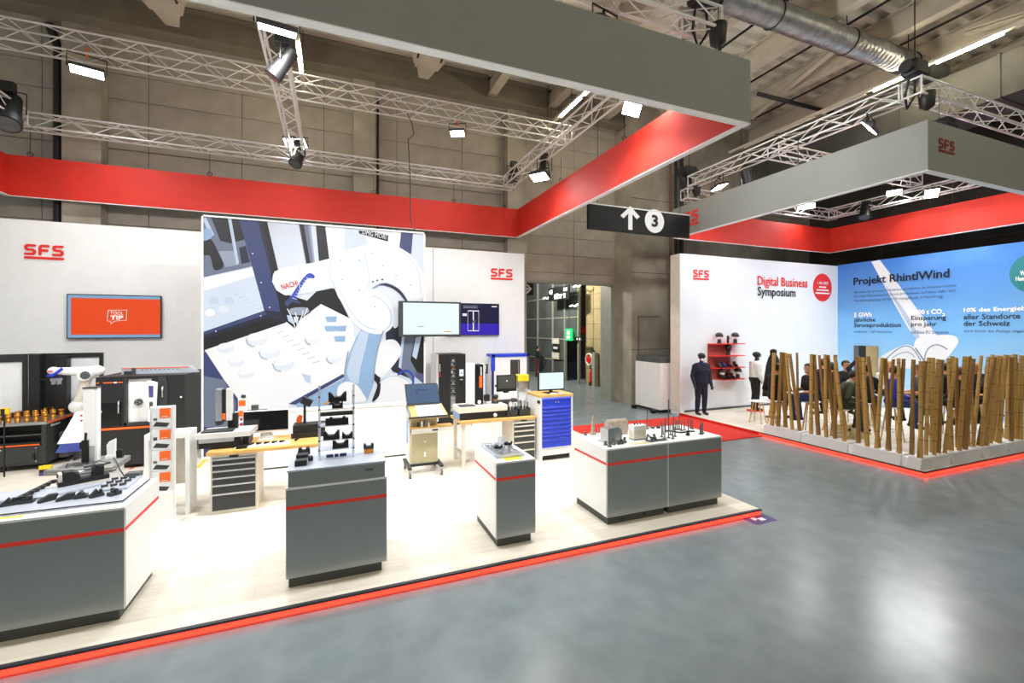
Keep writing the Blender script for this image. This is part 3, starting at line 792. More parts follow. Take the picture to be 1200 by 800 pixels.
hoist('black chain hoist above the grey canopy front, at the top of the photo', 5.0, 5.0, 7.3, 9.9)
hoist('black chain hoist on the right canopy truss behind the direction sign', 10.15, 10.7, 7.28, 10.0)
# hanging cable in front of the red band and its plug box
tag(MB().tube([(1.78, 11.85, 8.24), (1.9, 11.8, 8.0), (1.95, 11.75, 7.7), (1.8, 11.72, 7.5), (1.84, 11.7, 6.5), (1.84, 11.6, 5.4), (1.84, 10.6, 4.8)], 0.012, 6).build('power_cable', 'black'), 'thin black cable hanging from the upper truss to the robot picture', 'cable')

# ================================================================ direction sign
a = atY(690, 239.5, 10); b = atY(808, 251, 10); c = atY(690, 267.5, 10)
t = thing('direction_sign', 'black hanging direction sign with white arrow and number 3', 'sign', (a.x, 10, c.z))
W = b.x-a.x; Hs = a.z-c.z+0.02
B(0, 0, 0, W, 0.1, Hs).build('board', 'sign_black', t)
B(-0.01, -0.01, Hs, W+0.01, 0.11, Hs+0.03).build('top_rail', 'alu', t)
def sg(pts, nm, m='ink_white', off=0.001): return shape2d([pts], (0, 0, 0), UX, UZ, m, t, nm, depth=0.004, off=off)
def sq(u, v):
    p = atY(u, v, 10); return (p.x-a.x, p.z-c.z)
sg([sq(*p) for p in ((738.4, 241.5), (727, 252.5), (730.5, 255.8), (736.2, 250.3), (736.2, 269), (741, 269.4), (741, 250.8), (746.2, 256.8), (749.8, 253.8))], 'arrow')
cc = sq(767, 259); rr = (sq(778.2, 259)[0]-sq(755.8, 258)[0])/2
sg([(cc[0]+rr*cos(2*pi*i/36), cc[1]+rr*1.0*sin(2*pi*i/36)) for i in range(36)], 'number_disc')
lettering('3', (cc[0]-rr*0.34, -0.006, cc[1]-rr*0.52), UX, UZ, rr*0.68, rr*1.04, 'black', t, 0.04)
for x in (0.3, W-0.3): MB().cyl((x, 0.05, Hs), (x, 0.05, 10.3-c.z), 0.006, n=5).build('hanging_wire', 'black', t)

# ================================================================ robot picture light box
YL = 10.34
pA = atY(236.5, 253, YL); pB = atY(498, 272.8, YL)
LX0, LX1, LZ1 = pA.x, pB.x, max(pA.z, pB.z)
lb = thing('light_box', 'tall backlit picture of a white industrial robot arm in a machine', 'light box', ((LX0+LX1)/2, YL, PZ))
lbo = Vector(lb.location)
def lbl(u, v):
    p = atY(min(max(u, 237.5), 497.2), v, YL); z = min(max(p.z, PZ+0.03), LZ1-0.03); return (p.x, z)
MB().box(LX0-lbo.x, 0.01, 0, LX1-lbo.x, 0.14, LZ1-lbo.z).build('frame', 'white', lb)
def emat(name, rgb, e=0.95):
    q = tuple(c*0.74 for c in rgb); mat('lb_'+name, q, 0.5, emit=e, ecol=rgb, var=0.02, scale=1.5)
LB = 0.16
for n_, c_ in (('base', (226, 236, 250)), ('white', (250, 252, 255)), ('pale', (214, 228, 246)), ('pale2', (198, 216, 240)), ('blue', (150, 186, 224)), ('navy', (50, 64, 116)), ('navy2', (22, 27, 54)), ('dark', (5, 5, 11)), ('grey', (110, 122, 146)), ('grey2', (156, 168, 188)), ('wire', (36, 70, 190)), ('red', (200, 34, 44)), ('line', (150, 168, 196)), ('orange', (226, 150, 70)), ('purple', (92, 86, 140)), ('shade', (232, 240, 250))):
    emat(n_, c_, LB if n_ not in ('dark', 'navy2') else 0.12)
LBK = [0]
def smooth(pts, k=4):
    out = []; n = len(pts)
    for i in range(n):
        p0, p1, p2, p3 = pts[i-1], pts[i], pts[(i+1) % n], pts[(i+2) % n]
        for j in range(k):
            t_ = j/k
            out.append(tuple(0.5*((2*p1[d])+(-p0[d]+p2[d])*t_+(2*p0[d]-5*p1[d]+4*p2[d]-p3[d])*t_*t_+(-p0[d]+3*p1[d]-3*p2[d]+p3[d])*t_**3) for d in (0, 1)))
    return out
def lp(name, m, pts, sm=0):
    LBK[0] += 1
    q = smooth(pts, 5) if sm else pts
    loc = [lbl(*p) for p in q]
    qq = []
    for p in loc:
        if not qq or (abs(p[0]-qq[-1][0])+abs(p[1]-qq[-1][1])) > 1e-4: qq.append(p)
    return shape2d([[(x-lbo.x, z-lbo.z) for x, z in qq]], (0, 0, 0), UX, UZ, 'lb_'+m, lb, name, depth=0.00015, off=0.00015*LBK[0]-0.008)
lp('backdrop', 'base', [(236, 250), (499, 270), (499, 545), (236, 560)])
# upper left: machine window with the dark hall reflected in it
lp('window', 'grey', [(236, 253), (281, 255), (296, 312), (236, 325)])
lp('window_dark', 'dark', [(247, 254), (280, 256), (288, 280), (270, 285), (258, 282), (252, 266)])
lp('window_dark', 'dark', [(237, 284), (247, 280), (256, 296), (262, 312), (251, 316), (246, 300), (238, 298)], 1)
lp('window_box', 'grey2', [(256, 294), (276, 294), (280, 310), (264, 313)])
lp('window_post', 'pale2', [(237, 256), (241, 254), (251, 275), (246, 277)])
lp('window_post', 'pale2', [(267, 255), (271, 256), (280, 308), (277, 310)])
lp('window_dark', 'navy2', [(280, 290), (288, 288), (293, 307), (283, 309)])
lp('window_glow', 'blue', [(236, 270), (246, 268), (248, 278), (236, 282)], 1)
lp('sill', 'white', [(236, 326), (296, 314), (299, 322), (236, 341)])
lp('tray', 'pale', [(236, 341), (299, 324), (311, 366), (236, 390)])
for k in range(7): lp('tray_line', 'pale2', [(274+k*5.5, 345+k*3.2), (281+k*5.5, 343+k*3.2), (281.4+k*5.5, 344.2+k*3.2), (274.4+k*5.5, 346.3+k*3.2)])
for k, (u, v) in enumerate(((250, 352), (262, 362), (246, 366), (268, 352))): lp('part', ('pale2', 'shade', 'white', 'pale2')[k], [(u-6, v), (u-2, v-4), (u+5, v-2), (u+5, v+3), (u-3, v+4)], 1)
# the slanting navy bar and the dark door edges
lp('bar', 'navy', [(280, 256), (302, 257), (318, 320), (330, 365), (311, 369), (297, 318)])
lp('bar_edge', 'navy2', [(302, 257), (307, 258), (320, 318), (331, 362), (330, 366), (318, 322)])
lp('bar_edge', 'dark', [(307, 258), (313, 259), (326, 316), (327, 330), (320, 322)])
lp('dark_field', 'dark', [(317, 322), (330, 318), (336, 345), (360, 352), (376, 336), (392, 338), (410, 374), (376, 356), (352, 374), (330, 378), (326, 350)])
lp('back_panel', 'base', [(313, 259), (351, 262), (360, 312), (327, 318)])
lp('back_post', 'grey', [(350, 261), (362, 262), (368, 308), (359, 312)])
lp('back_post', 'dark', [(351, 261), (356, 261.5), (364, 310), (360, 312)])
lp('back_post', 'grey2', [(361, 262), (364, 262), (369, 308), (367, 309)])
lp('back_post', 'dark', [(370, 263), (381, 264), (386, 304), (374, 308)])
lp('back_panel', 'white', [(382, 264), (470, 269), (470, 300), (386, 305)])
lp('back_panel', 'pale', [(404, 266), (422, 267), (432, 284), (420, 296), (404, 294)])
lp('name_plate', 'dark', [(420, 270), (434, 270.5), (455, 275.6), (454.5, 283), (421, 273.5)])
lp('back_bar', 'navy', [(470, 272), (484, 273), (482, 298), (468, 290)])
lp('lower_bar', 'navy2', [(236, 389), (312, 363), (331, 366), (335, 378), (238, 412)])
lp('lower_bar', 'dark', [(236, 397), (316, 372), (334, 377), (240, 411)])
lp('lower_bar', 'navy', [(236, 389), (310, 364.5), (313, 368), (236, 393)])
for u, v in ((253, 388), (305.5, 370), (316, 360), (306, 331), (296, 297)): lp('rivet', 'white', [(u-1, v), (u, v-1), (u+1, v), (u, v+1)])
# the white work table with round workpieces
lp('side_field', 'navy', [(236, 412), (242, 412), (275, 462), (286, 472), (286, 540), (236, 540)])
lp('side_field', 'grey', [(236, 440), (262, 445), (276, 470), (276, 500), (236, 500)])
lp('table', 'white', [(240, 410), (335, 378), (352, 374), (378, 357), (412, 374), (420, 420), (402, 440), (338, 475), (340, 520), (290, 540), (284, 474), (262, 444)])
for u, v, r in ((301, 398, 13), (316, 413, 13), (332, 427, 13), (264, 408, 10), (277, 424, 10), (288, 438, 10), (391, 420, 9), (366, 398, 9)):
    lp('workpiece', 'shade', [(u-r, v), (u-r*.6, v-r*.5), (u+r*.4, v-r*.62), (u+r, v-r*.1), (u+r*.6, v+r*.45), (u-r*.5, v+r*.55)], 1)
    lp('workpiece', 'white', [(u-r*.8, v-r*.15), (u-r*.4, v-r*.5), (u+r*.4, v-r*.6), (u+r*.8, v-r*.25), (u+r*.2, v), (u-r*.5, v+r*.1)], 1)
for k in range(9): lp('table_line', 'pale2', [(318+k*6, 385+k*5), (327+k*6, 382+k*5), (327.3+k*6, 383+k*5), (318.3+k*6, 386+k*5)])
for u, v in ((388, 374), (387, 385), (399, 385), (398, 397)): lp('insert', 'blue', [(u-7, v-3), (u+7, v-3.5), (u+6, v+3.2), (u-5, v+3.2)])
lp('patch', 'pale2', [(353, 437), (364, 440), (364, 449), (358, 447)])
lp('table_edge', 'navy', [(338, 473), (402, 438), (404, 441), (346, 474)])
lp('table_edge', 'blue', [(346, 474), (404, 443), (404, 450), (372, 470), (350, 480)])
lp('table_side', 'blue', [(360, 476), (404, 446), (402, 470), (380, 480)])
lp('wedge', 'orange', [(378, 474), (397, 461), (396, 464), (383, 474)])
lp('wedge', 'dark', [(384, 474), (396, 464), (400, 474)])
# right-hand lower background
lp('dark_field', 'navy2', [(452, 390), (470, 372), (499, 375), (499, 450), (460, 435), (452, 420)])
lp('cable_duct', 'grey', [(473, 395), (486, 392), (482, 424), (490, 438), (486, 450), (470, 432), (468, 424)])
lp('cable_duct', 'pale2', [(471, 394), (474, 394), (470, 432), (467, 430)])
lp('chain', 'dark', [(486, 394), (498, 394), (498, 440), (488, 434), (481, 422)])
lp('chain', 'pale2', [(487, 395), (494, 394), (488, 421), (483, 417)])
lp('purple_block', 'purple', [(487, 436), (498, 438), (498, 448), (486, 442)])
lp('motor', 'white', [(440, 470), (446, 448), (462, 438), (478, 445), (490, 456), (484, 472), (470, 480), (445, 480)], 1)
lp('motor_side', 'pale2', [(486, 441), (498, 450), (498, 470), (482, 462)])
lp('hose', 'wire', [(466, 438), (472, 433.5), (480, 434), (485, 441), (485, 452), (482.5, 453), (483, 442), (478.5, 436.5), (472.5, 436), (467, 440)], 1)
lp('hub', 'dark', [(440, 436), (444, 436), (446, 450), (444, 464), (436, 470), (442, 452), (438, 444)], 1)
# the robot: base, blue-grey link, white upper arm and forearm, wrist
lp('counter_link', 'white', [(437, 432), (438, 410), (448, 400), (462, 398), (470, 408), (468, 418), (454, 436), (446, 442)], 1)
lp('link', 'blue', [(423, 386), (438, 390), (450, 386), (444, 404), (440, 424), (438, 448), (430, 470), (412, 460), (403, 448), (404, 432), (410, 412), (417, 396)], 0)
lp('link_light', 'pale2', [(423, 387), (432, 390), (428, 410), (422, 432), (420, 450), (410, 446), (406, 436), (412, 412)], 0)
lp('base_disc', 'white', [(395, 458), (399, 450), (408, 447), (418, 451), (426, 462), (428, 470), (400, 472)], 1)
lp('base_mark', 'red', [(398, 463), (405, 468.5), (404.5, 469.5), (398, 465)])
lp('upper_arm', 'white', [(388, 306), (398, 296), (412, 292), (432, 286), (450, 284), (468, 290), (482, 300), (495, 318), (497, 345), (492, 350), (478, 354), (474, 346), (466, 338), (452, 332), (440, 336), (448, 345), (456, 352), (461, 366), (460, 382), (450, 390), (438, 391), (424, 386), (412, 374), (402, 356), (394, 342)], 1)
lp('shoulder_ring', 'line', [(436, 337), (446, 331.5), (456, 332), (466, 337), (473, 344), (478, 353), (476, 354), (470, 346), (464, 340), (454, 335.5), (446, 334.5), (438, 338.5)], 1)
lp('shoulder_ring', 'navy2', [(444, 334), (452, 332), (462, 335.5), (470, 341.5), (477, 352), (474.5, 352), (468, 344), (460, 338), (451, 334.6)], 1)
lp('shoulder_disc', 'shade', [(442, 340), (452, 336), (462, 341), (471, 352), (472, 372), (464, 384), (460, 380), (461, 362), (454, 350)], 1)
lp('elbow_face', 'shade', [(396, 308), (406, 302), (422, 304), (428, 318), (430, 332), (424, 340), (412, 336), (398, 330)], 1)
lp('elbow_face', 'white', [(400, 312), (410, 307), (420, 309), (424, 322), (420, 336), (410, 334), (400, 328)], 1)
for u, v in ((398.5, 305.5), (420.5, 305), (401, 327.5), (388, 322.5), (449, 311), (464, 323), (481, 334), (421, 340), (439.5, 359.5), (435.5, 296.5)): lp('bolt', 'line', [(u-1, v), (u, v-1.1), (u+1, v), (u, v+1.1)])
for u, v in ((437, 330), (442, 328.5), (448, 327.5)): lp('bolt', 'navy', [(u-1.5, v), (u, v-1.6), (u+1.5, v), (u, v+1.6)])
lp('forearm', 'white', [(320, 322), (322, 318), (332, 314), (348, 311), (366, 308), (390, 302), (398, 320), (392, 337), (372, 341), (350, 345), (334, 346), (324, 340), (319, 330)], 0)
lp('forearm_shade', 'shade', [(324, 338), (350, 340), (392, 330), (392, 337), (372, 341), (350, 345), (334, 346)], 0)
lp('hose', 'wire', [(338, 352), (343, 344), (350, 333), (356, 325), (362, 320), (368, 322), (368, 326), (361, 326), (356, 332), (350, 342), (345, 352), (341, 356)], 1)
lp('hose', 'navy', [(334, 354), (340, 350), (348, 352), (354, 357), (350, 360), (338, 360)], 1)
lp('gripper', 'dark', [(336, 360), (342, 354), (354, 356), (364, 360), (364, 366), (354, 372), (350, 376), (346, 385), (336, 377), (333, 372), (336, 366)], 0)
lp('gripper', 'grey2', [(340, 362), (350, 360), (360, 361), (362, 366), (352, 369), (340, 368)], 1)
lp('gripper', 'pale2', [(336, 369), (342, 370), (344, 380), (338, 376)], 0)
lp('gripper', 'shade', [(344, 371), (350, 371), (349, 377), (345, 378)], 0)
def lbtext(body, u0, v0, u1, v1, m, bold, slope_u=1.0):
    a = lbl(u0, v0); b = lbl(u1, v1); d = Vector((b[0]-a[0], 0, b[1]-a[1])); L = d.length; d.normalize(); up = Vector((-d.z, 0, d.x))
    return lettering(body, (a[0]-lbo.x, -0.012, a[1]-lbo.z), d, up, L, L*0.2 if len(body) > 5 else L*0.36, m, lb, bold)
def lline(pts, w, m, name):
    for k in range(2):
        q = [pts[0]]
        for a, b, c in zip(pts, pts[1:], pts[2:]): q += [((a[0]+3*b[0])/4, (a[1]+3*b[1])/4), ((3*b[0]+c[0])/4, (3*b[1]+c[1])/4)]
        pts = q+[pts[-1]]
    LBK[0] += 1
    q = [(lbl(u, v)[0]-lbo.x, lbl(u, v)[1]-lbo.z) for u, v in pts]
    shape2d(stroke(q, w, 6), (0, 0, 0), UX, UZ, 'lb_'+m, lb, name, depth=0.00015, off=0.00015*LBK[0]-0.008)
lline([(389, 303), (385, 314), (388, 328), (394, 338)], 0.02, 'pale2', 'joint_line')
lline([(427, 296), (432, 315), (433, 334), (424, 343)], 0.02, 'pale2', 'joint_line')
lline([(398, 302), (412, 297), (424, 303), (429, 320)], 0.015, 'pale', 'joint_line')
lline([(400, 344), (412, 368), (426, 382), (440, 386)], 0.03, 'pale', 'arm_shade')
lline([(436, 346), (450, 352), (459, 366), (458, 380), (450, 388)], 0.02, 'pale2', 'joint_line')
lline([(470, 294), (484, 306), (492, 322), (493, 344)], 0.02, 'pale', 'joint_line')
lline([(352, 312), (350, 328), (352, 343)], 0.015, 'pale', 'joint_line')
lline([(445, 448), (452, 442), (464, 439), (476, 444), (488, 455)], 0.02, 'pale2', 'joint_line')
lline([(408, 412), (404, 432), (404, 446)], 0.03, 'grey2', 'link_edge')
lline([(449, 388), (443, 406), (439, 428), (437, 448)], 0.03, 'grey2', 'link_edge')
for k_ in range(9): lline([(343+k_*1.9, 349-k_*3.0), (348+k_*1.9, 351-k_*3.0)], 0.012, 'pale2', 'hose_ring')
for a_, b_ in (((337, 362), (346, 384)), ((346, 366), (348, 380)), ((355, 364), (352, 374)), ((360, 361), (356, 370))): lline([a_, ((a_[0]+b_[0])/2+1, (a_[1]+b_[1])/2), b_], 0.02, 'shade', 'gripper_rod')
for u, v, r in ((301, 398, 13), (316, 413, 13), (332, 427, 13), (391, 420, 9), (366, 398, 9)): lline([(u-r*.95, v-1), (u-r*.8, v+r*.45), (u-r*.2, v+r*.6)], 0.015, 'grey2', 'workpiece_edge')
lbtext('NACHI', 331, 339.5, 350, 334.5, 'lb_red', 0.014)
lbtext('DMG MORI', 424.5, 274.3, 452, 280.6, 'lb_white', 0.0)
# white edge profiles of the light box
for x0, x1 in ((LX0, LX0+0.03), (LX1-0.03, LX1)): B(x0-lbo.x, -0.04, 0, x1-lbo.x, 0.01, LZ1-lbo.z).build('edge_profile', 'white', lb)
B(LX0-lbo.x, -0.04, LZ1-lbo.z-0.03, LX1-lbo.x, 0.01, LZ1-lbo.z).build('edge_profile', 'white', lb)

# ================================================================ screens on the walls
mat('scr_orange', (59, 17, 3), 0.3, emit=0.85, ecol=(230, 72, 16), var=0)
mat('scr_frame', (33, 47, 61), 0.3, emit=0.5, ecol=(160, 205, 245), var=0)
mat('scr_pale', (62, 67, 68), 0.3, emit=0.92, ecol=(222, 244, 248), var=0)
mat('scr_navy', (2, 2, 16), 0.3, emit=0.5, ecol=(12, 8, 70), var=0.2, scale=3)
mat('scr_violet', (16, 8, 53), 0.3, emit=0.7, ecol=(52, 26, 190), var=0.2, scale=6)
mat('scr_blue', (19, 28, 39), 0.3, emit=0.4, ecol=(96, 134, 176), var=0.02)
mat('scr_white', (65, 67, 70), 0.3, emit=0.9, ecol=(240, 246, 252), var=0)
a = atY(78, 345, 12.5); b = atY(189, 395, 12.5); W = b.x-a.x; Hh = 0.97
t = thing('wall_television', 'flat television on the white wall showing orange TOOL TIP screen', 'television', (a.x, 12.59, 2.4))
B(0, -0.09, 0, W, -0.01, Hh).build('casing', 'black_gloss', t, bevel=0.006)
B(0.02, -0.094, 0.02, W-0.02, -0.09, Hh-0.02).build('screen_border', 'scr_frame', t)
B(0.075, -0.098, 0.085, W-0.02, -0.094, Hh-0.085).build('screen', 'scr_orange', t)
x0 = W*0.415; zc = Hh*0.5
lettering('TOOL', (x0+0.06, -0.1, zc+0.04), UX, UZ, 0.23, 0.075, 'ink_white', t, 0.0)
lettering('TIP', (x0+0.055, -0.1, zc-0.07), UX, UZ, 0.23, 0.095, 'ink_white', t, 0.04, shear=0.1)
bub = [(x0+0.02, zc+0.14), (x0+0.35, zc+0.15), (x0+0.34, zc-0.08), (x0+0.13, zc-0.1), (x0+0.07, zc-0.16), (x0+0.06, zc-0.1), (x0, zc-0.1), (x0+0.02, zc+0.14)]
shape2d(sum([stroke([p, q], 0.008, 5) for p, q in zip(bub, bub[1:])], []), (0, -0.098, 0), UX, UZ, 'ink_white', t, 'speech_bubble', depth=0.001)
B(0.3, -0.01, 0.2, W-0.3, 0.01, 0.7).build('wall_mount', 'black', t)

# near monitor (held in front of the light box edge) and far monitor on the wall
a = atY(467, 355, 10.15); b = atY(540, 394, 10.15); W = b.x-a.x; Hh = 0.80
t = thing('wall_monitor', 'large pale monitor with dark frame at the edge of the robot picture', 'monitor', (a.x, 10.2, b.z))
B(0, -0.06, 0, W, 0.0, Hh).build('casing', 'charcoal', t, bevel=0.006)
B(0.1, -0.064, 0.05, W-0.05, -0.06, Hh-0.04).build('screen', 'scr_pale', t)
B(0.42, -0.066, 0.22, 0.56, -0.064, 0.235).build('screen_text', 'ink_grey', t)
B(1.03, -0.066, 0.1, 1.2, -0.064, 0.12).build('screen_text', 'orange', t)
for k in range(6): B(0.13, -0.066, 0.12+k*0.1, 0.3+0.02*(k % 3), -0.064, 0.123+k*0.1).build('screen_text', 'lb_pale2', t)
B(0.2, 0.0, 0.2, 0.5, 0.13, 0.6).build('mounting_arm', 'black', t)
a = atY(538, 355, 12.5); b = atY(585, 392.5, 12.5); W = b.x-a.x+0.35; Hh = 0.93
t = thing('wall_monitor', 'dark blue monitor on the white wall right of the pale monitor', 'monitor', (b.x-W, 12.59, b.z))
B(0, -0.09, 0, W, -0.01, Hh).build('casing', 'black_gloss', t, bevel=0.006)
B(0.015, -0.094, 0.015, W-0.015, -0.09, Hh-0.015).build('screen', 'scr_navy', t)
B(0.015, -0.096, 0.015, W-0.015, -0.094, 0.34).build('screen_floor', 'scr_violet', t)
cx = W*0.49
for q in ((cx-0.17, 0.12, cx+0.17, 0.14), (cx-0.17, 0.7, cx+0.17, 0.72), (cx-0.015, 0.14, cx+0.015, 0.7), (cx-0.17, 0.12, cx-0.162, 0.72), (cx+0.162, 0.12, cx+0.17, 0.72)): B(q[0], -0.098, q[1], q[2], -0.096, q[3]).build('screen_line', 'ink_white', t)
B(cx-0.03, -0.099, 0.36, cx+0.07, -0.098, 0.44).build('screen_mark', 'scr_blue', t)
B(cx-0.32, -0.098, 0.56, cx-0.2, -0.096, 0.63).build('screen_mark', 'scr_white', t)
for k in range(2): B(cx-0.3, -0.098, 0.79+k*0.045, cx+0.12, -0.096, 0.81+k*0.045).build('screen_text', 'lb_grey2', t)
B(W-0.24, -0.098, 0.83, W-0.08, -0.096, 0.86).build('screen_text', 'ink_white', t)
B(0.3, -0.01, 0.2, W-0.3, 0.01, 0.7).build('wall_mount', 'black', t)
# ================================================================ display counters
def counter(label, x0, x1, y0, y1, h=0.98, red_side=True):
    t = thing('display_counter', label, 'counter', ((x0+x1)/2, (y0+y1)/2, PZ)); ox, oy = t.location.x, t.location.y
    def bx(a, b, c, d, e, f, nm, m, bv=0.0): return B(a-ox, b-oy, c, d-ox, e-oy, f).build(nm, m, t, bevel=bv)
    bx(x0+0.025, y0+0.03, 0.0, x1-0.05, y1-0.03, 0.1, 'plinth', 'plinth_grey')
    bx(x0, y0+0.022, 0.1, x1, y1, 0.768, 'body', 'white_gloss')
    bx(x0+0.002, y0+0.03, 0.768, x1-0.002, y1-0.004, 0.802, 'red_inlay', 'red_ink')
    bx(x0, y0+0.022, 0.802, x1, y1, h-0.02, 'upper_body', 'white_gloss')
    bx(x0, y0, 0.1, x1, y0+0.021, 0.768, 'lower_front', 'counter_grey')
    bx(x0+0.004, y0-0.003, 0.768, x1-0.004, y0+0.03, 0.802, 'front_stripe', 'stripe_red')
    bx(x0, y0, 0.802, x1, y0+0.021, h-0.02, 'upper_front', 'counter_grey')
    bx(x0, y0, h-0.02, x1, y1, h, 'top', 'white_gloss')
    for xa in (x0, x1-0.006): bx(xa, y0-0.0015, 0.1, xa+0.006, y0+0.001, h-0.02, 'edge_band', 'white_gloss')
    return t
CT = PZ+0.98
counter('large grey-fronted counter at the left edge carrying steel plate and clamps', -3.63, -1.68, 4.84, 5.66)
counter('grey-fronted counter with red stripe under the steel block and clear rack', -0.43, 0.52, 4.82, 5.66)
counter('narrow counter with white side and tray of small parts', 1.74, 2.24, 4.84, 5.68)
c4 = counter('left half of the wide double counter, white end panel', 3.26, 4.233, 4.86, 5.70)
for x in (0.25, 0.6): MB().cyl((-0.4865+x, -0.40, 0.05), (-0.4865+x, -0.385, 0.05), 0.018, n=10).build('cable_hole', 'black', c4)
counter('right half of the wide double counter, nearest the aisle', 4.243, 5.21, 4.86, 5.70)

def small(name, label, cat, mb, mats, loc, rz=0.0, group=None, bevel=0.0):
    return tag(mb.build(name, mats, None, loc, bevel, rz), label, cat, group)

# ---- left counter: steel plate with clamps
t = thing('steel_plate', 'blue-grey steel display plate with a dark edge on the left counter', 'plate', (-2.6, 5.3, CT))
B(-0.95, -0.33, 0.0, 0.86, 0.3, 0.012).build('plate', 'plate_steel', t)
B(-0.95, -0.335, 0.012, 0.865, -0.325, 0.02).build('rim', 'black', t)
B(0.858, -0.335, 0.012, 0.866, 0.3, 0.02).build('rim', 'black', t)
MB().prism([(0.2, 0.0, 0.012), (0.55, 0.3, 0.012), (-0.95, 0.3, 0.012), (-0.95, 0.08, 0.012)], (0, 0, 0.02)).build('step', 'plate_steel', t)
small('sticker', 'yellow strip sticker on the left counter top', 'sticker', B(-0.12, -0.02, 0, 0.12, 0.02, 0.002), 'yellow', (-2.5, 4.92, CT))
def clamp_part(kind):
    mb = MB()
    if kind == 0: mb.box(-0.05, -0.03, 0, 0.05, 0.03, 0.025).prism([(-0.04, -0.02, 0.025), (0.0, -0.02, 0.07), (0.02, -0.02, 0.03)], (0, 0.04, 0)).cyl((0.03, 0, 0.02), (0.03, 0, 0.06), 0.012, n=8)
    elif kind == 1: mb.prism([(-0.06, -0.025, 0), (0.05, -0.025, 0), (0.07, -0.025, 0.05), (0.02, -0.025, 0.055), (-0.05, -0.025, 0.02)], (0, 0.05, 0))
    else: mb.box(-0.045, -0.03, 0, 0.045, 0.03, 0.03).ell((0, 0, 0.035), (0.03, 0.022, 0.02), 10, 6).box(-0.01, -0.035, 0.01, 0.01, 0.035, 0.06)
    return mb.mesh('clamp_jaw', 'charcoal')
CJ = [clamp_part(k) for k in range(3)]
for k, (u, v) in enumerate(((10, 592), (31, 589), (55, 587), (76, 585.5), (95, 583), (113, 581.5), (134, 579.5))):
    p = atZ(u, v, CT+0.012)
    o = linkcopy(CJ[(0, 0, 1, 1, 2, 0, 2)[k]], 'clamp_jaw', None, (p.x, p.y, CT+0.012), (0, 0, (0.3, 0.1, 0.7, 0.4, 0.2, 0.6, 0.9)[k]))
    tag(o, 'dark clamp jaw on the steel plate, %s from the left edge' % ('first', 'second', 'third', 'fourth', 'fifth', 'sixth', 'seventh')[k], 'clamp jaw', 'clamp jaws on the left counter')
for k in range(7):
    p = atZ(19+k*6.6, 587-k*3.3, CT+0.03)
    o = linkcopy(CJ[1], 'gripper_finger', None, (p.x, p.y, CT+0.034), (0, 0, 0.5), (0.7, 0.7, 0.6))
    tag(o, '%s small dark gripper finger from the left in the slanting row' % nth(k), 'gripper finger', 'gripper fingers in a row')
pc = atZ(139, 569, CT)
t = thing('pin_plate', 'drilled steel plate holding nine dark pins on the left counter', 'plate', (pc.x, pc.y, CT+0.012), 0.0)
B(-0.13, -0.19, 0.0, 0.13, 0.19, 0.02).build('plate', 'plate_steel', t, bevel=0.004)
for i in range(3):
    for j in range(3):
        q = MB().cyl((0, 0, 0), (0.035, 0.02, 0), 0.011, n=8).cyl((-0.008, -0.005, 0), (0, 0, 0), 0.014, n=8).build('pin', ['charcoal'], t, (-0.08+i*0.07, -0.12+j*0.11, 0.034))
p = atZ(157, 560, CT)
small('grey_case', 'small blue-grey case at the back edge of the left counter', 'case', MB().box(-0.06, -0.05, 0, 0.06, 0.05, 0.05).box(-0.062, -0.052, 0.03, 0.062, 0.052, 0.034), ['grey_paint'], (p.x, p.y, CT+0.012))
# the black five-axis vice
P0 = atZ(67, 570, CT+0.03); P1 = atZ(127, 558.5, CT+0.03); d = P1-P0; Lv = d.length
t = thing('machine_vice', 'black machine vice with two jaws on the left counter', 'vice', (P0+P1)/2 - Vector((0, 0, -0.004)), atan2(d.y, d.x)); t.location.z = CT+0.032
hL = Lv/2
B(-hL, -0.07, 0, hL, 0.07, 0.045).build('base', 'black', t, bevel=0.006)
MB().prism([(-hL+0.03, -0.06, 0.045), (-hL+0.16, -0.06, 0.045), (-hL+0.15, -0.06, 0.09), (-hL+0.1, -0.06, 0.13), (-hL+0.04, -0.06, 0.13)], (0, 0.12, 0)).build('left_jaw', 'black', t, bevel=0.004)
MB().box(-hL+0.005, -0.055, 0.03, -hL+0.03, 0.055, 0.12).cyl((-hL-0.004, 0, 0.1), (-hL+0.006, 0, 0.1), 0.02, n=10, mi=1).build('end_plate', ['offwhite', 'black'], t)
MB().prism([(0.06, -0.06, 0.045), (hL-0.04, -0.06, 0.045), (hL-0.04, -0.06, 0.14), (0.1, -0.06, 0.14), (0.05, -0.06, 0.1)], (0, 0.12, 0)).build('right_jaw', 'black', t, bevel=0.004)
MB().cyl((-hL+0.15, 0, 0.09), (0.07, 0, 0.09), 0.025, n=12).build('spindle', 'steel', t)
MB().ell((0.12, 0, 0.145), (0.06, 0.045, 0.025), 12, 8).box(0.0, -0.03, 0.135, 0.2, 0.03, 0.155).build('cover', 'steel_dark', t)
MB().cyl((hL, 0, 0.06), (hL+0.06, 0, 0.06), 0.014, n=8).build('crank_stub', 'steel_dark', t)

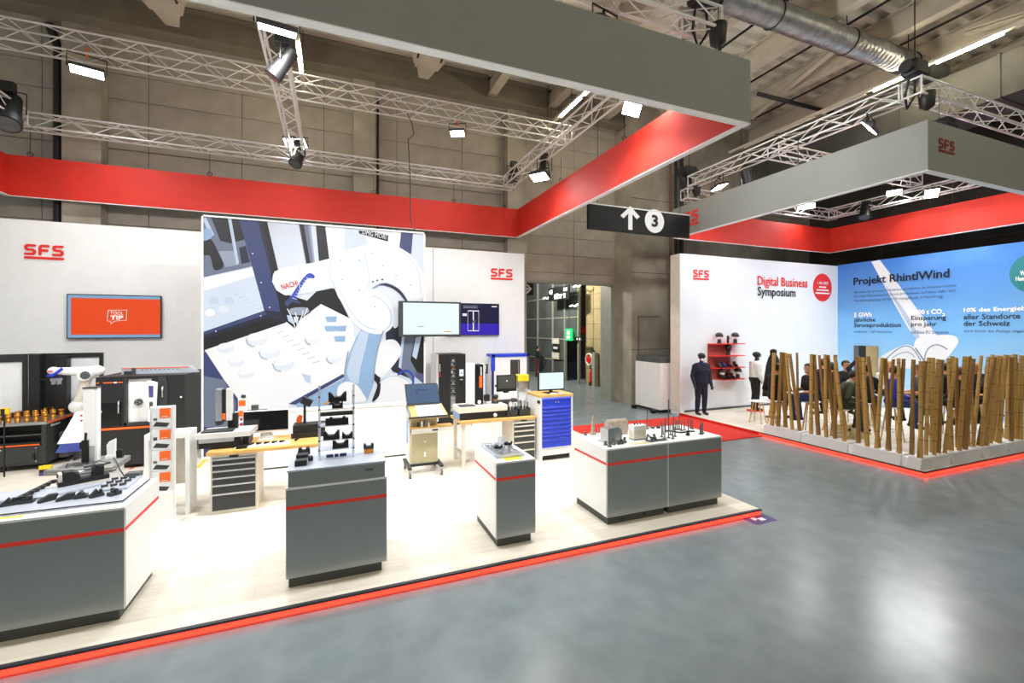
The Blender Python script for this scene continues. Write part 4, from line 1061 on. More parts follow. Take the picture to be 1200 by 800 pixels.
# ---- XPENT pedestal behind the left counter
q = [atZ(51, 551.5, 0.97), atZ(131, 547.5, 0.97), atZ(153, 533, 0.97), atZ(103, 534, 0.97)]
c = (q[0]+q[1]+q[2]+q[3])/4
t = thing('vice_pedestal', 'dark slab pedestal lettered XPENT behind the left counter', 'pedestal', (c.x, c.y, PZ))
lo = Vector((c.x, c.y, PZ))
MB().prism([p-lo for p in q], (0, 0, -0.06)).build('slab', 'slab_grey', t)
B(-0.2, -0.2, 0, 0.22, 0.2, 0.83).build('column', 'white', t)
a = atZ(67, 549.5, 0.972)
lettering('XPENT', a-lo, (1, 0, 0), (0, 1, 0), 0.34, 0.2, 'black', t, 0.03)
ST = 0.972
p = atZ(107, 539.5, ST)
t = thing('white_axis_column', 'tall white column with dark cap standing on the XPENT pedestal', 'column', (p.x, p.y, ST))
B(-0.06, -0.05, 0, 0.04, 0.05, 0.9).build('front', 'white_gloss', t); B(0.04, -0.045, 0, 0.075, 0.045, 0.9).build('side_cover', 'white', t); B(-0.065, -0.055, 0.9, 0.08, 0.055, 0.915).build('cap', 'charcoal', t)
p = atZ(101, 541, ST)
t = thing('tool_post', 'black tool post beside a short steel cylinder on the pedestal', 'tool post', (p.x, p.y, ST))
B(-0.035, -0.03, 0, 0.03, 0.03, 0.27).build('post', 'black', t); B(-0.05, -0.035, 0.17, 0.0, 0.035, 0.25).build('head', 'black', t); MB().cyl((-0.005, 0, 0.27), (0.0, 0, 0.36), 0.015, n=8).build('stud', 'black', t)
MB().cyl((0.06, -0.02, 0), (0.06, -0.02, 0.2), 0.026, n=14).build('cylinder', 'steel', t)
p = atZ(97, 540, ST) + Vector((-0.05, 0.12, 0))
t = thing('sample_board', 'tilted white sample board with blue lower edge before the column', 'board', (p.x, p.y+0.02, ST))
Mx = Matrix.Rotation(radians(-18), 3, 'X')
def tilted(a, b, c, d, nm, m, dy=0.0):
    vs = [(a, c), (b, c), (b+(d-c)*0.18, d), (a+(d-c)*0.35, d)]
    return MB().prism([(x, -0.12+dy+(z*0.35), z+0.12) for x, z in vs], (0, 0.012, 0)).build(nm, m, t)
tilted(-0.22, 0.1, 0.1, 0.46, 'board', 'white'); tilted(-0.22, 0.02, 0.0, 0.1, 'blue_strip', 'label_blue')
for x, z in ((0.02, 0.38), (0.05, 0.34), (-0.02, 0.36), (0.06, 0.4), (-0.03, 0.42), (0.09, 0.37)): MB().cyl((x, -0.13+z*0.35, z+0.12), (x, -0.118+z*0.35, z+0.12), 0.012, n=8).build('hole', 'red_ink', t)
MB().box(-0.02, 0.0, 0, 0.02, 0.02, 0.4).build('strut', 'black', t)
p = atZ(131, 537, ST)
small('clamping_block', 'small white perforated clamping block on the XPENT pedestal', 'block', MB().box(-0.055, -0.03, 0, 0.045, 0.03, 0.05).prism([(-0.04, -0.025, 0.05), (0.04, -0.025, 0.05), (0.04, -0.025, 0.25), (-0.02, -0.025, 0.22), (-0.045, -0.025, 0.18)], (0, 0.05, 0)), 'white', (p.x, p.y, ST), bevel=0.004)
p = atZ(139.5, 535.5, ST)
small('clamping_block', 'small black cube clamp beside the white perforated block', 'block', MB().box(-0.035, -0.035, 0, 0.04, 0.035, 0.09).box(-0.04, -0.04, 0.03, 0.045, 0.04, 0.045).cyl((0, 0, 0.09), (0, 0, 0.105), 0.02, n=10), 'black', (p.x, p.y, ST))
tag(MB().tube([atZ(133, 536, ST+0.01), atZ(137, 541, ST+0.01)+Vector((0.03, -0.1, 0.03)), atZ(141, 551, 1.12), atZ(146, 558, CT+0.02)], 0.006, 6).build('air_hose', 'black'), 'thin black hose looping from pedestal to the left counter', 'hose')

# ---- automation cell, brass workpiece trolley, robot
t = thing('robot_cell', 'black framed robot cell with two light window panels at the left', 'enclosure', (-4.9, 11.55, PZ))
def cl(p): return Vector(p)-Vector((-4.9, 11.55, PZ))
ZT = 2.13
def panel(pa, pb, z0, z1, wz0, wz1, wa, wb, nm):
    """framed panel between plan points with a window opening filled with a pale sheet"""
    pa = Vector((*pa, 0)); pb = Vector((*pb, 0)); d = pb-pa; L = d.length; d.normalize(); n_ = Vector((d.y, -d.x, 0))*0.05
    def seg(a, b, c, e, m, th=1.0, nme=nm):
        A = pa+d*a*L; Bq = pa+d*b*L
        MB().prism([cl((A.x, A.y, c)), cl((Bq.x, Bq.y, c)), cl((Bq.x, Bq.y, e)), cl((A.x, A.y, e))], n_*th).build(nme, m, t)
    seg(0, 1, z0, wz0, 'machine_black'); seg(0, 1, wz1, z1, 'machine_black'); seg(0, wa, wz0, wz1, 'machine_black'); seg(wb, 1, wz0, wz1, 'machine_black')
    seg(wa, wb, wz0, wz1, 'paper', 0.4, 'window_sheet')
x_ = [atY(u, 430, 11.5) for u in (33, 67, 120)]
panel((-6.5, 11.0), (x_[0].x, 11.5), PZ, ZT, 1.02, 1.98, 0.02, 0.93, 'side_panel')
panel((x_[0].x, 11.56), (x_[2].x, 11.56), PZ, ZT, 1.1, 2.04, 0.52, 0.95, 'back_panel')
MB().box(-0.5, -0.2, 0, -0.35, -0.05, 2.04).box(-0.12, -0.2, 0, 0.05, -0.05, 2.0).build('inner_post', 'machine_black', t)
t = thing('workpiece_trolley', 'charcoal workpiece trolley topped with rows of brass turned parts', 'trolley', (-5.15, 11.1, PZ))
W0, W1, D0, D1, TH = -0.42, 0.33, -0.5, 0.6, 0.86
B(W0, D0, 0.1, W1, D1, 0.44).build('lower_case', 'charcoal', t, bevel=0.01)
B(W0+0.03, D0-0.012, 0.14, W1-0.1, D0, 0.43).build('door', 'charcoal', t, bevel=0.004)
B(W0+0.03, D0-0.016, 0.445, W1-0.08, D0, 0.47).build('orange_stripe', 'orange', t)
lettering('Garant', (W0+0.06, D0-0.014, 0.39), UX, UZ, 0.11, 0.03, 'ink_white', t, 0.02)
B(W1-0.17, D0-0.03, 0.2, W1-0.14, D0-0.01, 0.3).build('door_handle', 'black', t)
for z in (0.16, 0.4): MB().cyl((W1-0.125, D0-0.022, z), (W1-0.125, D0-0.01, z), 0.012, n=8).build('bolt', 'steel', t)
B(W0, D0+0.25, 0.44, W1, D1, TH-0.05).build('rear_case', 'machine_black', t)
B(W0, D0, 0.44, W0+0.04, D0+0.25, TH-0.05).build('post', 'charcoal', t); B(W1-0.06, D0, 0.44, W1, D0+0.25, TH-0.05).build('post', 'charcoal', t)
B(W0+0.04, D0+0.02, 0.62, W1-0.06, D0+0.25, 0.64).build('shelf', 'steel_dark', t); B(W0+0.04, D0+0.02, 0.47, W1-0.06, D0+0.25, 0.49).build('shelf', 'charcoal', t)
B(W0-0.02, D0-0.02, TH-0.05, W1+0.02, D1, TH).build('tray', 'steel', t)
B(W1+0.02, D0+0.02, TH-0.045, W1+0.026, D1, TH-0.012).build('orange_stripe', 'orange', t)
lettering('Garant', (W1+0.022, D0+0.08, TH-0.11), (0, 1, 0), UZ, 0.3, 0.045, 'ink_white', t, 0.02)
B(W1, -0.1, 0.1, W1+0.14, 0.55, 0.58).build('control_box', 'grey_paint', t, bevel=0.01)
B(W1+0.14, 0.05, 0.44, W1+0.145, 0.18, 0.52).build('socket', 'black', t)
for x in (W0+0.1, W1-0.1):
    for y in (D0+0.1, D1-0.1): B(x-0.05, y-0.05, 0, x+0.05, y+0.05, 0.1).build('foot', 'rubber', t)
brm = MB().lathe([(0.032, 0), (0.04, 0.015), (0.04, 0.05), (0.03, 0.055), (0.03, 0.09), (0.042, 0.095), (0.042, 0.125), (0.02, 0.13)], (0, 0, 0), 12).mesh('brass_part', 'brass')
for j, (fy, n_) in enumerate(((-0.4, 6), (-0.15, 6), (0.12, 6), (0.42, 6))):
    for i in range(n_):
        o = linkcopy(brm, 'brass_part', None, (-5.15+W0+0.07+i*0.125, 11.1+fy, PZ+TH))
        tag(o, 'turned brass part on the trolley, %s row from front, %s from left' % (nth(j), nth(i)), 'turned part', 'brass parts on the trolley')
def scanner(label, x, y, z=PZ):
    t = thing('safety_scanner', label, 'scanner', (x, y, z))
    B(-0.07, -0.06, 0, 0.07, 0.06, 0.06).build('base', 'purple', t, bevel=0.008); B(-0.065, -0.055, 0.06, 0.065, 0.055, 0.1).build('window', 'black', t)
    B(-0.075, -0.065, 0.1, 0.075, 0.065, 0.16).build('head', 'yellow', t, bevel=0.02); B(-0.09, -0.02, 0, -0.07, 0.02, 0.16).build('side_guard', 'yellow', t)
p = atZ(54, 556, PZ); scanner('yellow and violet safety scanner on the floor beside the brass trolley', p.x, p.y)
small('light_curtain_head', 'yellow-green and black sensor head at the far left on the robot cell', 'sensor', MB().box(-0.06, -0.03, 0, 0.06, 0.03, 0.1).box(-0.03, -0.035, 0.0, 0.02, 0.035, 0.09, 1).cyl((0, 0, -1.12), (0, 0, 0), 0.012, n=6, mi=1), ['yellow', 'black'], (atY(5, 485, 10.3).x, 10.3, atY(5, 485, 10.3).z))
# robot arm
YR = 10.75
def R(u, v, dy=0): 
    p = atY(u, v, YR+dy); return p
base = R(97, 500); 
t = thing('industrial_robot', 'white industrial robot arm reaching left over the brass trolley', 'robot arm', (base.x, YR, PZ)); ro = Vector((base.x, YR, PZ))
MB().lathe([(0.2, 0), (0.2, 0.04), (0.13, 0.08), (0.13, 0.72), (0.17, 0.78), (0.17, 0.86)], (0, 0, 0), 20).build('pedestal', 'charcoal', t)
S = R(92, 476)-ro; E_ = R(103, 437)-ro; Wt = R(63, 434.5)-ro; El = R(113, 434)-ro
MB().cyl((0, 0, 0.86), (0, 0, S.z-0.05), 0.14, 0.11, n=18).ell((S.x, S.y, S.z), (0.14, 0.14, 0.13), 16, 10).build('shoulder', 'white_gloss', t)
MB().cyl((S.x, -0.1, S.z), (S.x, 0.1, S.z), 0.09, n=16).build('shoulder_axis', 'white_gloss', t)
dv = (E_-S)
mb = MB()
for k in range(6):
    a = S+dv*(k/6); b = S+dv*((k+1)/6); mb.cyl(a, b, 0.085-0.004*k+0.02*abs(k-2.5)/2.5, 0.085-0.004*(k+1)+0.02*abs(k-1.5)/2.5, n=16, caps=False)
mb.build('lower_arm', 'offwhite', t)
MB().ell(E_, (0.15, 0.13, 0.13), 18, 12).cyl(E_+Vector((0, -0.15, -0.03)), E_+Vector((0, 0.12, -0.03)), 0.1, n=18).ell(El, (0.13, 0.11, 0.1), 16, 10).build('elbow', 'white_gloss', t)
MB().cyl(E_+Vector((0.02, -0.155, -0.03)), E_+Vector((0.02, -0.15, -0.03)), 0.075, n=18).build('axis_cap', 'grey_paint', t)
MB().cyl(E_+Vector((-0.05, 0, 0.03)), Wt, 0.09, 0.06, n=16).ell(Wt, (0.09, 0.075, 0.075), 14, 10).build('forearm', 'white_gloss', t)
MB().box(Wt.x-0.05, -0.078, Wt.z-0.012, Wt.x+0.02, -0.07, Wt.z+0.012).build('logo', 'red_ink', t)
g = R(66, 440)-ro
MB().cyl(Wt+Vector((0.03, 0, -0.03)), g+Vector((0, 0, -0.04)), 0.05, 0.045, n=12).build('wrist', 'blue_dark', t)
MB().cbox(g+Vector((0, 0, -0.07)), (0.13, 0.1, 0.05)).cbox(g+Vector((-0.04, 0, -0.12)), (0.03, 0.08, 0.08)).cbox(g+Vector((0.04, 0, -0.12)), (0.03, 0.08, 0.08)).build('gripper', 'steel', t)
MB().tube([R(76, 431)-ro+Vector((0, -0.08, 0)), R(70, 436)-ro+Vector((0, -0.1, 0)), R(64, 440)-ro+Vector((0, -0.09, 0)), R(58, 439.5)-ro+Vector((0, -0.05, 0))], 0.022, 8).build('hose', 'blue_paint', t)
MB().cyl(R(66, 444)-ro, R(43, 444.5)-ro, 0.008, n=6).build('sensor_arm', 'black', t)

# ---- turning machine
t = thing('turning_machine', 'black turning machine with open white chamber and orange stripe', 'machine', (-3.26, 10.75, PZ))
X0, X1, D0, D1, HM = -0.66, 0.66, -0.65, 0.65, 1.67
ch = (atY(149, 480, 10.1).x+3.26, atY(177.5, 480, 10.1).x+3.26); cz = (atY(160, 494.5, 10.1).z-PZ, atY(160, 444, 10.1).z-PZ)
B(X0, D0, 0.06, X1, D1, cz[0]).build('base_casing', 'machine_black', t)
B(X0, D0, cz[1], X1, D1, HM).build('top_casing', 'machine_black', t)
B(X0, D0, cz[0], ch[0], D1, cz[1]).build('left_casing', 'machine_black', t)
B(ch[1], D0, cz[0], X1, D1, cz[1]).build('right_casing', 'machine_black', t)
B(ch[0], D0+0.05, cz[0], ch[1], D1, cz[1]).build('chamber_wall', 'white_gloss', t)
B(ch[0]-0.04, D0-0.02, cz[0]-0.04, ch[0], D0, cz[1]+0.02).build('chamber_frame', 'charcoal', t)
B(ch[0]-0.04, D0-0.02, cz[0]-0.05, ch[1], D0, cz[0]-0.0).build('chamber_frame', 'charcoal', t)
cxm = (ch[0]+ch[1])/2-0.02; czm = (cz[0]+cz[1])/2-0.03
MB().cyl((cxm, D0+0.05, czm), (cxm, D0+0.0, czm), 0.06, n=18).build('chuck', 'steel_dark', t)
for k in range(3): MB().cbox((cxm+0.03*cos(2.1*k), D0-0.01, czm+0.03*sin(2.1*k)), (0.025, 0.03, 0.025)).build('chuck_jaw', 'steel', t)
B(X0+0.02, D0-0.012, atY(150, 502.5, 10.1).z-PZ, X1-0.3, D0, atY(150, 500, 10.1).z-PZ).build('orange_stripe', 'orange', t)
for a, b in ((113, 116), (121, 132), (138, 144)): B(atY(a, 0, 10.1).x+3.26, D0-0.006, HM-0.115, atY(b, 0, 10.1).x+3.26, D0, HM-0.095).build('orange_mark', 'orange', t)
B(atY(133, 0, 10.1).x+3.26, D0-0.006, HM-0.115, atY(137, 0, 10.1).x+3.26, D0, HM-0.095).build('name_mark', 'ink_white', t)
B(X0+0.08, D0-0.02, 0.78, ch[0]-0.09, D0, 1.2).build('left_door', 'black_gloss', t, bevel=0.008)
for u, v0, v1 in ((139, 484, 470), (190.5, 465, 453)):
    a = atY(u, v0, 10.05); b = atY(u, v1, 10.05)
    MB().tube([(a.x+3.26, D0-0.01, a.z-PZ), (a.x+3.26, D0-0.06, a.z-PZ), (b.x+3.26, D0-0.06, b.z-PZ), (b.x+3.26, D0-0.01, b.z-PZ)], 0.014, 8).build('handle', 'steel', t)
dx0 = atY(186, 0, 10.1).x+3.26; dx1 = atY(196, 0, 10.1).x+3.26
MB().prism([(dx0, D0-0.03, 0.75), (dx1, D0-0.03, 0.75), (dx1+0.01, D0-0.03, 1.5), (dx1-0.02, D0-0.03, HM-0.03), (dx0, D0-0.03, HM-0.02)], (0, 0.03, 0)).build('sliding_door', 'charcoal', t)
cp = MB().prism([(ch[1]+0.03, D0-0.25, 0.86), (ch[1]+0.1, D0-0.21, 0.9), (ch[1]+0.12, D0-0.2, 1.56), (ch[1]+0.02, D0-0.26, 1.6)], (0.02, 0.05, 0)).build('control_panel', 'paper', t)
MB().prism([(ch[1]+0.045, D0-0.246, 1.3), (ch[1]+0.095, D0-0.218, 1.3), (ch[1]+0.095, D0-0.218, 1.5), (ch[1]+0.04, D0-0.249, 1.51)], (-0.004, -0.008, 0)).build('screen', 'purple', cp)
MB().prism([(ch[1]+0.05, D0-0.243, 1.1), (ch[1]+0.09, D0-0.22, 1.1), (ch[1]+0.09, D0-0.22, 1.22), (ch[1]+0.05, D0-0.243, 1.22)], (-0.004, -0.008, 0)).build('keypad', 'steel_dark', cp)
MB().tube([(ch[1]+0.06, D0, 1.4), (ch[1]+0.08, D0-0.2, 1.4)], 0.02, 8).build('panel_arm', 'charcoal', t)
MB().box(ch[1]-0.04, D0-0.05, 0.84, ch[1]+0.03, D0, 0.92).build('latch', 'white', t)
MB().cyl((X1-0.06, D0-0.008, 1.25), (X1-0.06, D0, 1.25), 0.018, n=10).build('lock', 'ink_white', t)
for x in (X0+0.15, X1-0.12):
    for y in (D0+0.12, D1-0.12): MB().cyl((x, y, 0), (x, y, 0.06), 0.05, n=12).build('foot', 'steel', t)
t = thing('bar_feeder', 'silver bar loader with orange edge lying on the turning machine', 'bar feeder', (-3.26, 10.75, PZ+HM))
a = atY(141, 435, 10.5).x+3.26; b = atY(220, 430, 10.5).x+3.26; c = atY(231, 438, 10.5).x+3.26
MB().prism([(a, -0.2, 0), (c, -0.2, 0), (b+0.02, -0.2, 0.13), (a, -0.2, 0.1)], (0, 0.16, 0)).build('body', 'plate_steel', t)
B(a, -0.206, 0.1, b, -0.19, 0.118).build('orange_edge', 'orange', t)
B(a+0.05, -0.24, 0.0, a+0.16, -0.2, 0.06).build('drive', 'charcoal', t); B(a+0.17, -0.25, 0.0, a+0.22, -0.2, 0.12).build('clamp', 'steel_dark', t)
for k in range(9): B(a+0.3+k*0.07, -0.204, 0.07, a+0.33+k*0.07, -0.2, 0.085).build('slot', 'steel_dark', t)

# ---- brochure stands
def brochure_stand(label, x, y, w, h, pages, foot=True, n=4):
    t = thing('brochure_stand', label, 'brochure stand', (x, y, PZ))
    B(-w/2-0.02, 0.02, 0, w/2+0.02, 0.06, h).build('back_panel', 'white', t)
    if foot: MB().prism([(-w/2-0.05, -0.18, 0), (w/2+0.05, -0.18, 0), (w/2+0.05, 0.2, 0), (-w/2-0.05, 0.2, 0)], (0, 0, 0.02)).build('foot', 'white', t); B(-w/2, -0.06, 0.02, w/2, 0.02, h-n*0.27-0.0).build('pocket_base', 'white_gloss', t)
    for k in range(n):
        z = h-0.27*(k+1)
        pg = B(-w/2, -0.03, z, w/2, -0.02, z+0.265).build('brochure', 'paper', t)
        B(-0.02, -0.034, z+0.13, w/2-0.012, -0.03, z+0.25).build('orange_field', 'orange', pg)
        MB().prism([(-w/2+0.015, -0.033, z+0.03), (w/2-0.05, -0.033, z+0.015), (w/2-0.02, -0.033, z+0.06), (-w/2+0.05, -0.033, z+0.085)], (0, 0.003, 0)).build('photo', 'charcoal', pg)
        B(-w/2+0.02, -0.033, z+0.1+0.02*(k % 2), -w/2+0.06, -0.03, z+0.13+0.03*(k % 2)).build('photo', 'steel_dark', pg)
        B(0.0, -0.036, z+0.145, w/2-0.04, -0.034, z+0.15).build('small_print', 'ink_white', pg)
    for sx in (-1, 1): B(sx*(w/2+0.008)-0.004, -0.04, h-n*0.27, sx*(w/2+0.008)+0.004, 0.02, h+0.01).build('side_rail', 'alu', t)
    return t
brochure_stand('tall white brochure stand with four orange-headed leaflets by the left counter', -2.02, 6.92, 0.21, 1.54, 4)

# ---- white portal table
t = thing('portal_table', 'white open portal-shaped table behind the brochure stand', 'table', (-2.07, 7.45, PZ))
B(-0.25, -0.18, 1.05, 0.25, 0.18, 1.12).build('top', 'white', t); B(-0.25, -0.18, 0, -0.205, 0.18, 1.05).build('leg', 'white', t); B(0.2, -0.18, 0, 0.25, 0.18, 1.05).build('leg', 'white', t)
B(-0.205, 0.12, 0.35, 0.2, 0.16, 1.05).build('back_panel', 'offwhite', t)

# ---- floor tape marks
for k, (a, b, m, lb) in enumerate((((205, 558), (216, 553.5), 'yellow', 'short yellow floor tape mark between the white table legs'), ((232, 548), (241, 538), 'yellow', 'yellow floor tape mark beside the light box'), ((152, 549.5), (157, 547.5), 'red_ink', 'left red floor tape dash behind the XPENT pedestal'), ((159.5, 546.8), (164, 545), 'red_ink', 'right red floor tape dash behind the XPENT pedestal'))):
    A = atZ(a[0], a[1], PZ); Bq = atZ(b[0], b[1], PZ); d = (Bq-A); L = d.length
    small('floor_tape', lb, 'floor tape', B(0, -0.03, 0, L, 0.03, 0.002), m, (A.x, A.y, PZ), atan2(d.y, d.x))

# ---- low white partition in front of the light box
t = thing('low_partition', 'low white partition wall in front of the robot picture', 'partition', (-0.13, 9.13, PZ))
B(-1.47, -0.05, 0.03, 1.47, 0.05, 1.02).build('panel', 'white', t); B(-1.49, -0.07, 1.02, 1.49, 0.07, 1.06).build('top_rail', 'white_gloss', t)
B(-1.47, -0.055, 0.0, 1.47, 0.055, 0.03).build('base_gap', 'plinth_grey', t)
for x in (-0.85, 0.2): B(x, -0.053, 0.03, x+0.008, -0.05, 1.02).build('seam', 'lb_pale2', t)
B(1.47, -0.06, 0.0, 1.53, 0.06, 1.06).build('end_post', 'alu', t); B(1.485, -0.064, 0.25, 1.515, -0.06, 0.9).build('blue_strip', 'pale_blue', t)
# ================================================================ benches and cabinets
def drawer_stack(t, x0, x1, y0, z0, heights, m, pull='steel'):
    z = z0
    for h in heights[::-1]:
        d = B(x0, y0-0.02, z+0.004, x1, y0, z+h-0.004).build('drawer', m, t)
        B(x0+0.002, y0-0.035, z+h-0.028, x1-0.002, y0-0.02, z+h-0.006).build('pull_rail', pull, d)
        z += h
t = thing('drawer_cabinet', 'workshop drawer cabinet with black drawers and silver pulls under left bench', 'cabinet', (-1.27, 7.45, PZ))
B(-0.28, -0.31, 0, 0.28, 0.3, 0.80).build('carcass', 'offwhite', t)
drawer_stack(t, -0.255, 0.255, -0.31, 0.05, [0.075, 0.085, 0.095, 0.1, 0.12, 0.24], 'charcoal')
B(-0.06, -0.316, 0.765, 0.05, -0.31, 0.79).build('name_plate', 'black', t)
def bench(label, x0, x1, y0, y1, zt, legs):
    t = thing('workbench', label, 'workbench', ((x0+x1)/2, (y0+y1)/2, PZ)); hx = (x1-x0)/2; hy = (y1-y0)/2
    B(-hx, -hy, zt-PZ-0.045, hx, hy, zt-PZ).build('bench_top', 'wood_top', t, bevel=0.004)
    for x in legs:
        for sy in (-1, 1):
            B(x-(x0+x1)/2-0.03, sy*(hy-0.08)-0.03, 0, x-(x0+x1)/2+0.03, sy*(hy-0.08)+0.03, zt-PZ-0.045).build('leg', 'offwhite', t)
        B(x-(x0+x1)/2-0.02, -hy+0.08, 0.2, x-(x0+x1)/2+0.02, hy-0.08, 0.25).build('stretcher', 'offwhite', t)
    return t
bench('left workbench with wooden top carrying the black screen', -1.6, -0.2, 7.12, 7.95, 0.93, (-0.3,))
BT = 0.93
# digital height gauge on the left bench
def gauge(label, x, y, z, s=1.0, tall=0.46, dark_front=True):
    t = thing('tool_presetter', label, 'measuring machine', (x, y, z))
    MB().prism([(-0.3, -0.2, 0.02), (0.3, -0.2, 0.02), (0.3, -0.2, 0.16), (-0.3, -0.2, 0.16)], (0, 0.38, 0)).build('lower_case', 'black', t)
    MB().prism([(-0.34, -0.24, 0.16), (0.32, -0.24, 0.16), (0.36, 0.2, 0.16), (-0.28, 0.2, 0.16)], (0, 0, 0.07)).build('table', 'alu', t)
    B(-0.3, -0.22, 0.1, 0.12, -0.2, 0.16).build('front_ledge', 'steel', t)
    B(-0.28, -0.19, 0.23, 0.1, 0.02, 0.25).build('mat', 'charcoal', t)
    B(0.0, 0.02, 0.23, 0.12, 0.12, 0.45).build('neck', 'black', t)
    B(-0.14, -0.05, 0.36, -0.06, 0.08, 0.36+tall).build('column', 'steel', t, bevel=0.01); B(-0.01, -0.05, 0.36, 0.06, 0.08, 0.36+tall).build('column', 'alu', t, bevel=0.01)
    B(-0.06, -0.045, 0.36, -0.01, 0.07, 0.35+tall).build('slide', 'black', t); B(-0.055, -0.05, 0.38, -0.015, -0.045, 0.47).build('orange_mark', 'orange', t)
    MB().prism([(-0.15, -0.05, 0.36), (-0.02, -0.05, 0.36), (-0.06, -0.05, 0.31), (-0.12, -0.05, 0.30)], (0, 0.06, 0)).build('probe', 'charcoal', t)
    return t
gauge('silver and black height gauge standing on the left bench', -1.42, 7.5, BT)
t = thing('leaflet_holder', 'narrow white leaflet holder with two orange sheets behind the height gauge', 'leaflet holder', (-1.40, 8.5, PZ))
B(-0.06, 0, 0, 0.06, 0.02, 1.46).build('post', 'white', t); B(-0.16, -0.1, 0, 0.16, 0.12, 0.02).build('foot', 'white', t)
for z in (1.3, 1.13): 
    pg = B(-0.055, -0.014, z-0.06, 0.055, -0.002, z+0.1).build('sheet', 'paper', t); B(-0.05, -0.018, z-0.04, 0.05, -0.014, z+0.05).build('orange_field', 'orange', pg)
B(-0.03, -0.02, 0.86, 0.02, -0.004, 0.98).build('blue_sheet', 'blue_paint', t); MB().ell((0.02, -0.02, 1.42), (0.04, 0.02, 0.03), 10, 6).build('photo', 'charcoal', t)
# all-in-one computer
t = thing('desktop_computer', 'all-in-one computer with black screen on the left bench', 'computer', (-0.95, 7.72, BT))
B(-0.31, -0.02, 0.1, 0.31, 0.015, 0.44).build('casing', 'white_gloss', t, bevel=0.008); B(-0.30, -0.026, 0.135, 0.30, -0.02, 0.43).build('screen', 'screen_black', t)
MB().prism([(-0.09, 0.0, 0.005), (0.09, 0.0, 0.005), (0.07, 0.06, 0.25), (-0.07, 0.06, 0.25)], (0, 0.01, 0)).box(-0.1, -0.1, 0, 0.1, 0.1, 0.008).build('stand', 'alu', t)
for k in range(3): MB().cyl((-0.335, 0.02, 0.16+k*0.08), (-0.335, 0.0, 0.16+k*0.08), 0.03-0.006*k, n=12).build('red_badge', 'red_ink', t)
t = thing('parts_mat', 'white mat with a row of small black tools before the black screen', 'mat', (-0.93, 7.36, BT))
B(-0.36, -0.12, 0, 0.34, 0.1, 0.006).build('mat', 'white', t)
for k in range(6): MB().cyl((-0.28+k*0.1, 0.02, 0.018), (-0.24+k*0.1, 0.05, 0.018), 0.014, 0.008, n=8).cyl((-0.3+k*0.1, 0.0, 0.018), (-0.28+k*0.1, 0.02, 0.018), 0.02, n=8).build('tool', 'black', t)
small('marker_pen', 'dark marker pen lying on the bench right of the mat', 'pen', MB().cyl((0, 0, 0.016), (0.03, 0.14, 0.016), 0.016, n=8).cyl((0.03, 0.14, 0.016), (0.035, 0.16, 0.016), 0.008, n=8), 'black', (-0.53, 7.4, BT))
small('stapler_block', 'black joystick-like hand device on the bench before the height gauge', 'device', MB().prism([(-0.07, -0.05, 0), (0.07, -0.05, 0), (0.05, -0.05, 0.05), (-0.04, -0.05, 0.05)], (0, 0.1, 0)).cyl((0, 0, 0.05), (0, 0, 0.12), 0.012, n=8).ell((0, 0, 0.13), (0.02, 0.02, 0.02), 8, 6), 'black', (-1.2, 7.25, BT))
t = thing('microscope_station', 'black box with post and tilted lamp head on the left bench', 'microscope', (-0.42, 7.7, BT))
B(-0.16, -0.12, 0, 0.3, 0.14, 0.2).build('case', 'black', t, bevel=0.01); B(-0.18, -0.14, 0.0, 0.3, -0.12, 0.08).build('front_drawer', 'machine_black', t)
MB().cyl((0.0, 0.03, 0.2), (0.0, 0.03, 0.52), 0.02, n=8).build('post', 'black', t)
MB().cbox((0.03, 0.0, 0.54), (0.16, 0.1, 0.11), Matrix.Rotation(0.5, 3, 'Y')).build('lamp_head', 'black', t, bevel=0.01)
MB().prism([(-0.13, 0.08, 0.2), (-0.05, 0.08, 0.2), (-0.03, 0.08, 0.3), (-0.08, 0.08, 0.33), (-0.12, 0.08, 0.28)], (0, 0.03, 0)).build('orange_glove', 'orange', t)
small('eyewear_case', 'small red and black device on the low partition top', 'device', MB().box(-0.09, -0.04, 0.02, 0.02, 0.04, 0.11).box(-0.18, -0.06, 0, 0.16, 0.05, 0.02), 'steel_dark', (-1.27, 9.13, PZ+1.06))

# ---- steel block and clear rack on the second counter
t = thing('steel_block', 'dark box with bright steel top on the second counter', 'block', (0.045, 5.24, CT))
B(-0.455, -0.41, 0, 0.455, 0.4, 0.15).build('case', 'counter_grey', t); B(-0.465, -0.42, 0.15, 0.465, 0.41, 0.17).build('steel_top', 'plate_steel', t, bevel=0.003)
lettering('Garant', (0.26, -0.412, 0.085), UX, UZ, 0.08, 0.025, 'black', t, 0.02)
KT = CT+0.17
t = thing('acrylic_rack', 'clear acrylic rack holding black clamping jaws in tiers on the steel block', 'rack', (0.04, 5.12, KT))
for x in (-0.19, 0.15):
    B(x, -0.03, 0, x+0.022, 0.0, 0.78).build('upright', 'acrylic', t); B(x, 0.12, 0, x+0.022, 0.15, 0.7).build('upright', 'acrylic', t)
for z in (0.09, 0.19, 0.34, 0.52): B(-0.18, -0.03, z, 0.17, 0.15, z+0.01).build('shelf', 'acrylic', t)
B(-0.17, 0.0, 0.45, 0.165, 0.05, 0.485).build('steel_bar', 'steel_dark', t); MB().cyl((-0.16, 0.02, 0.47), (0.16, 0.02, 0.47), 0.024, n=10).build('roller', 'charcoal', t)
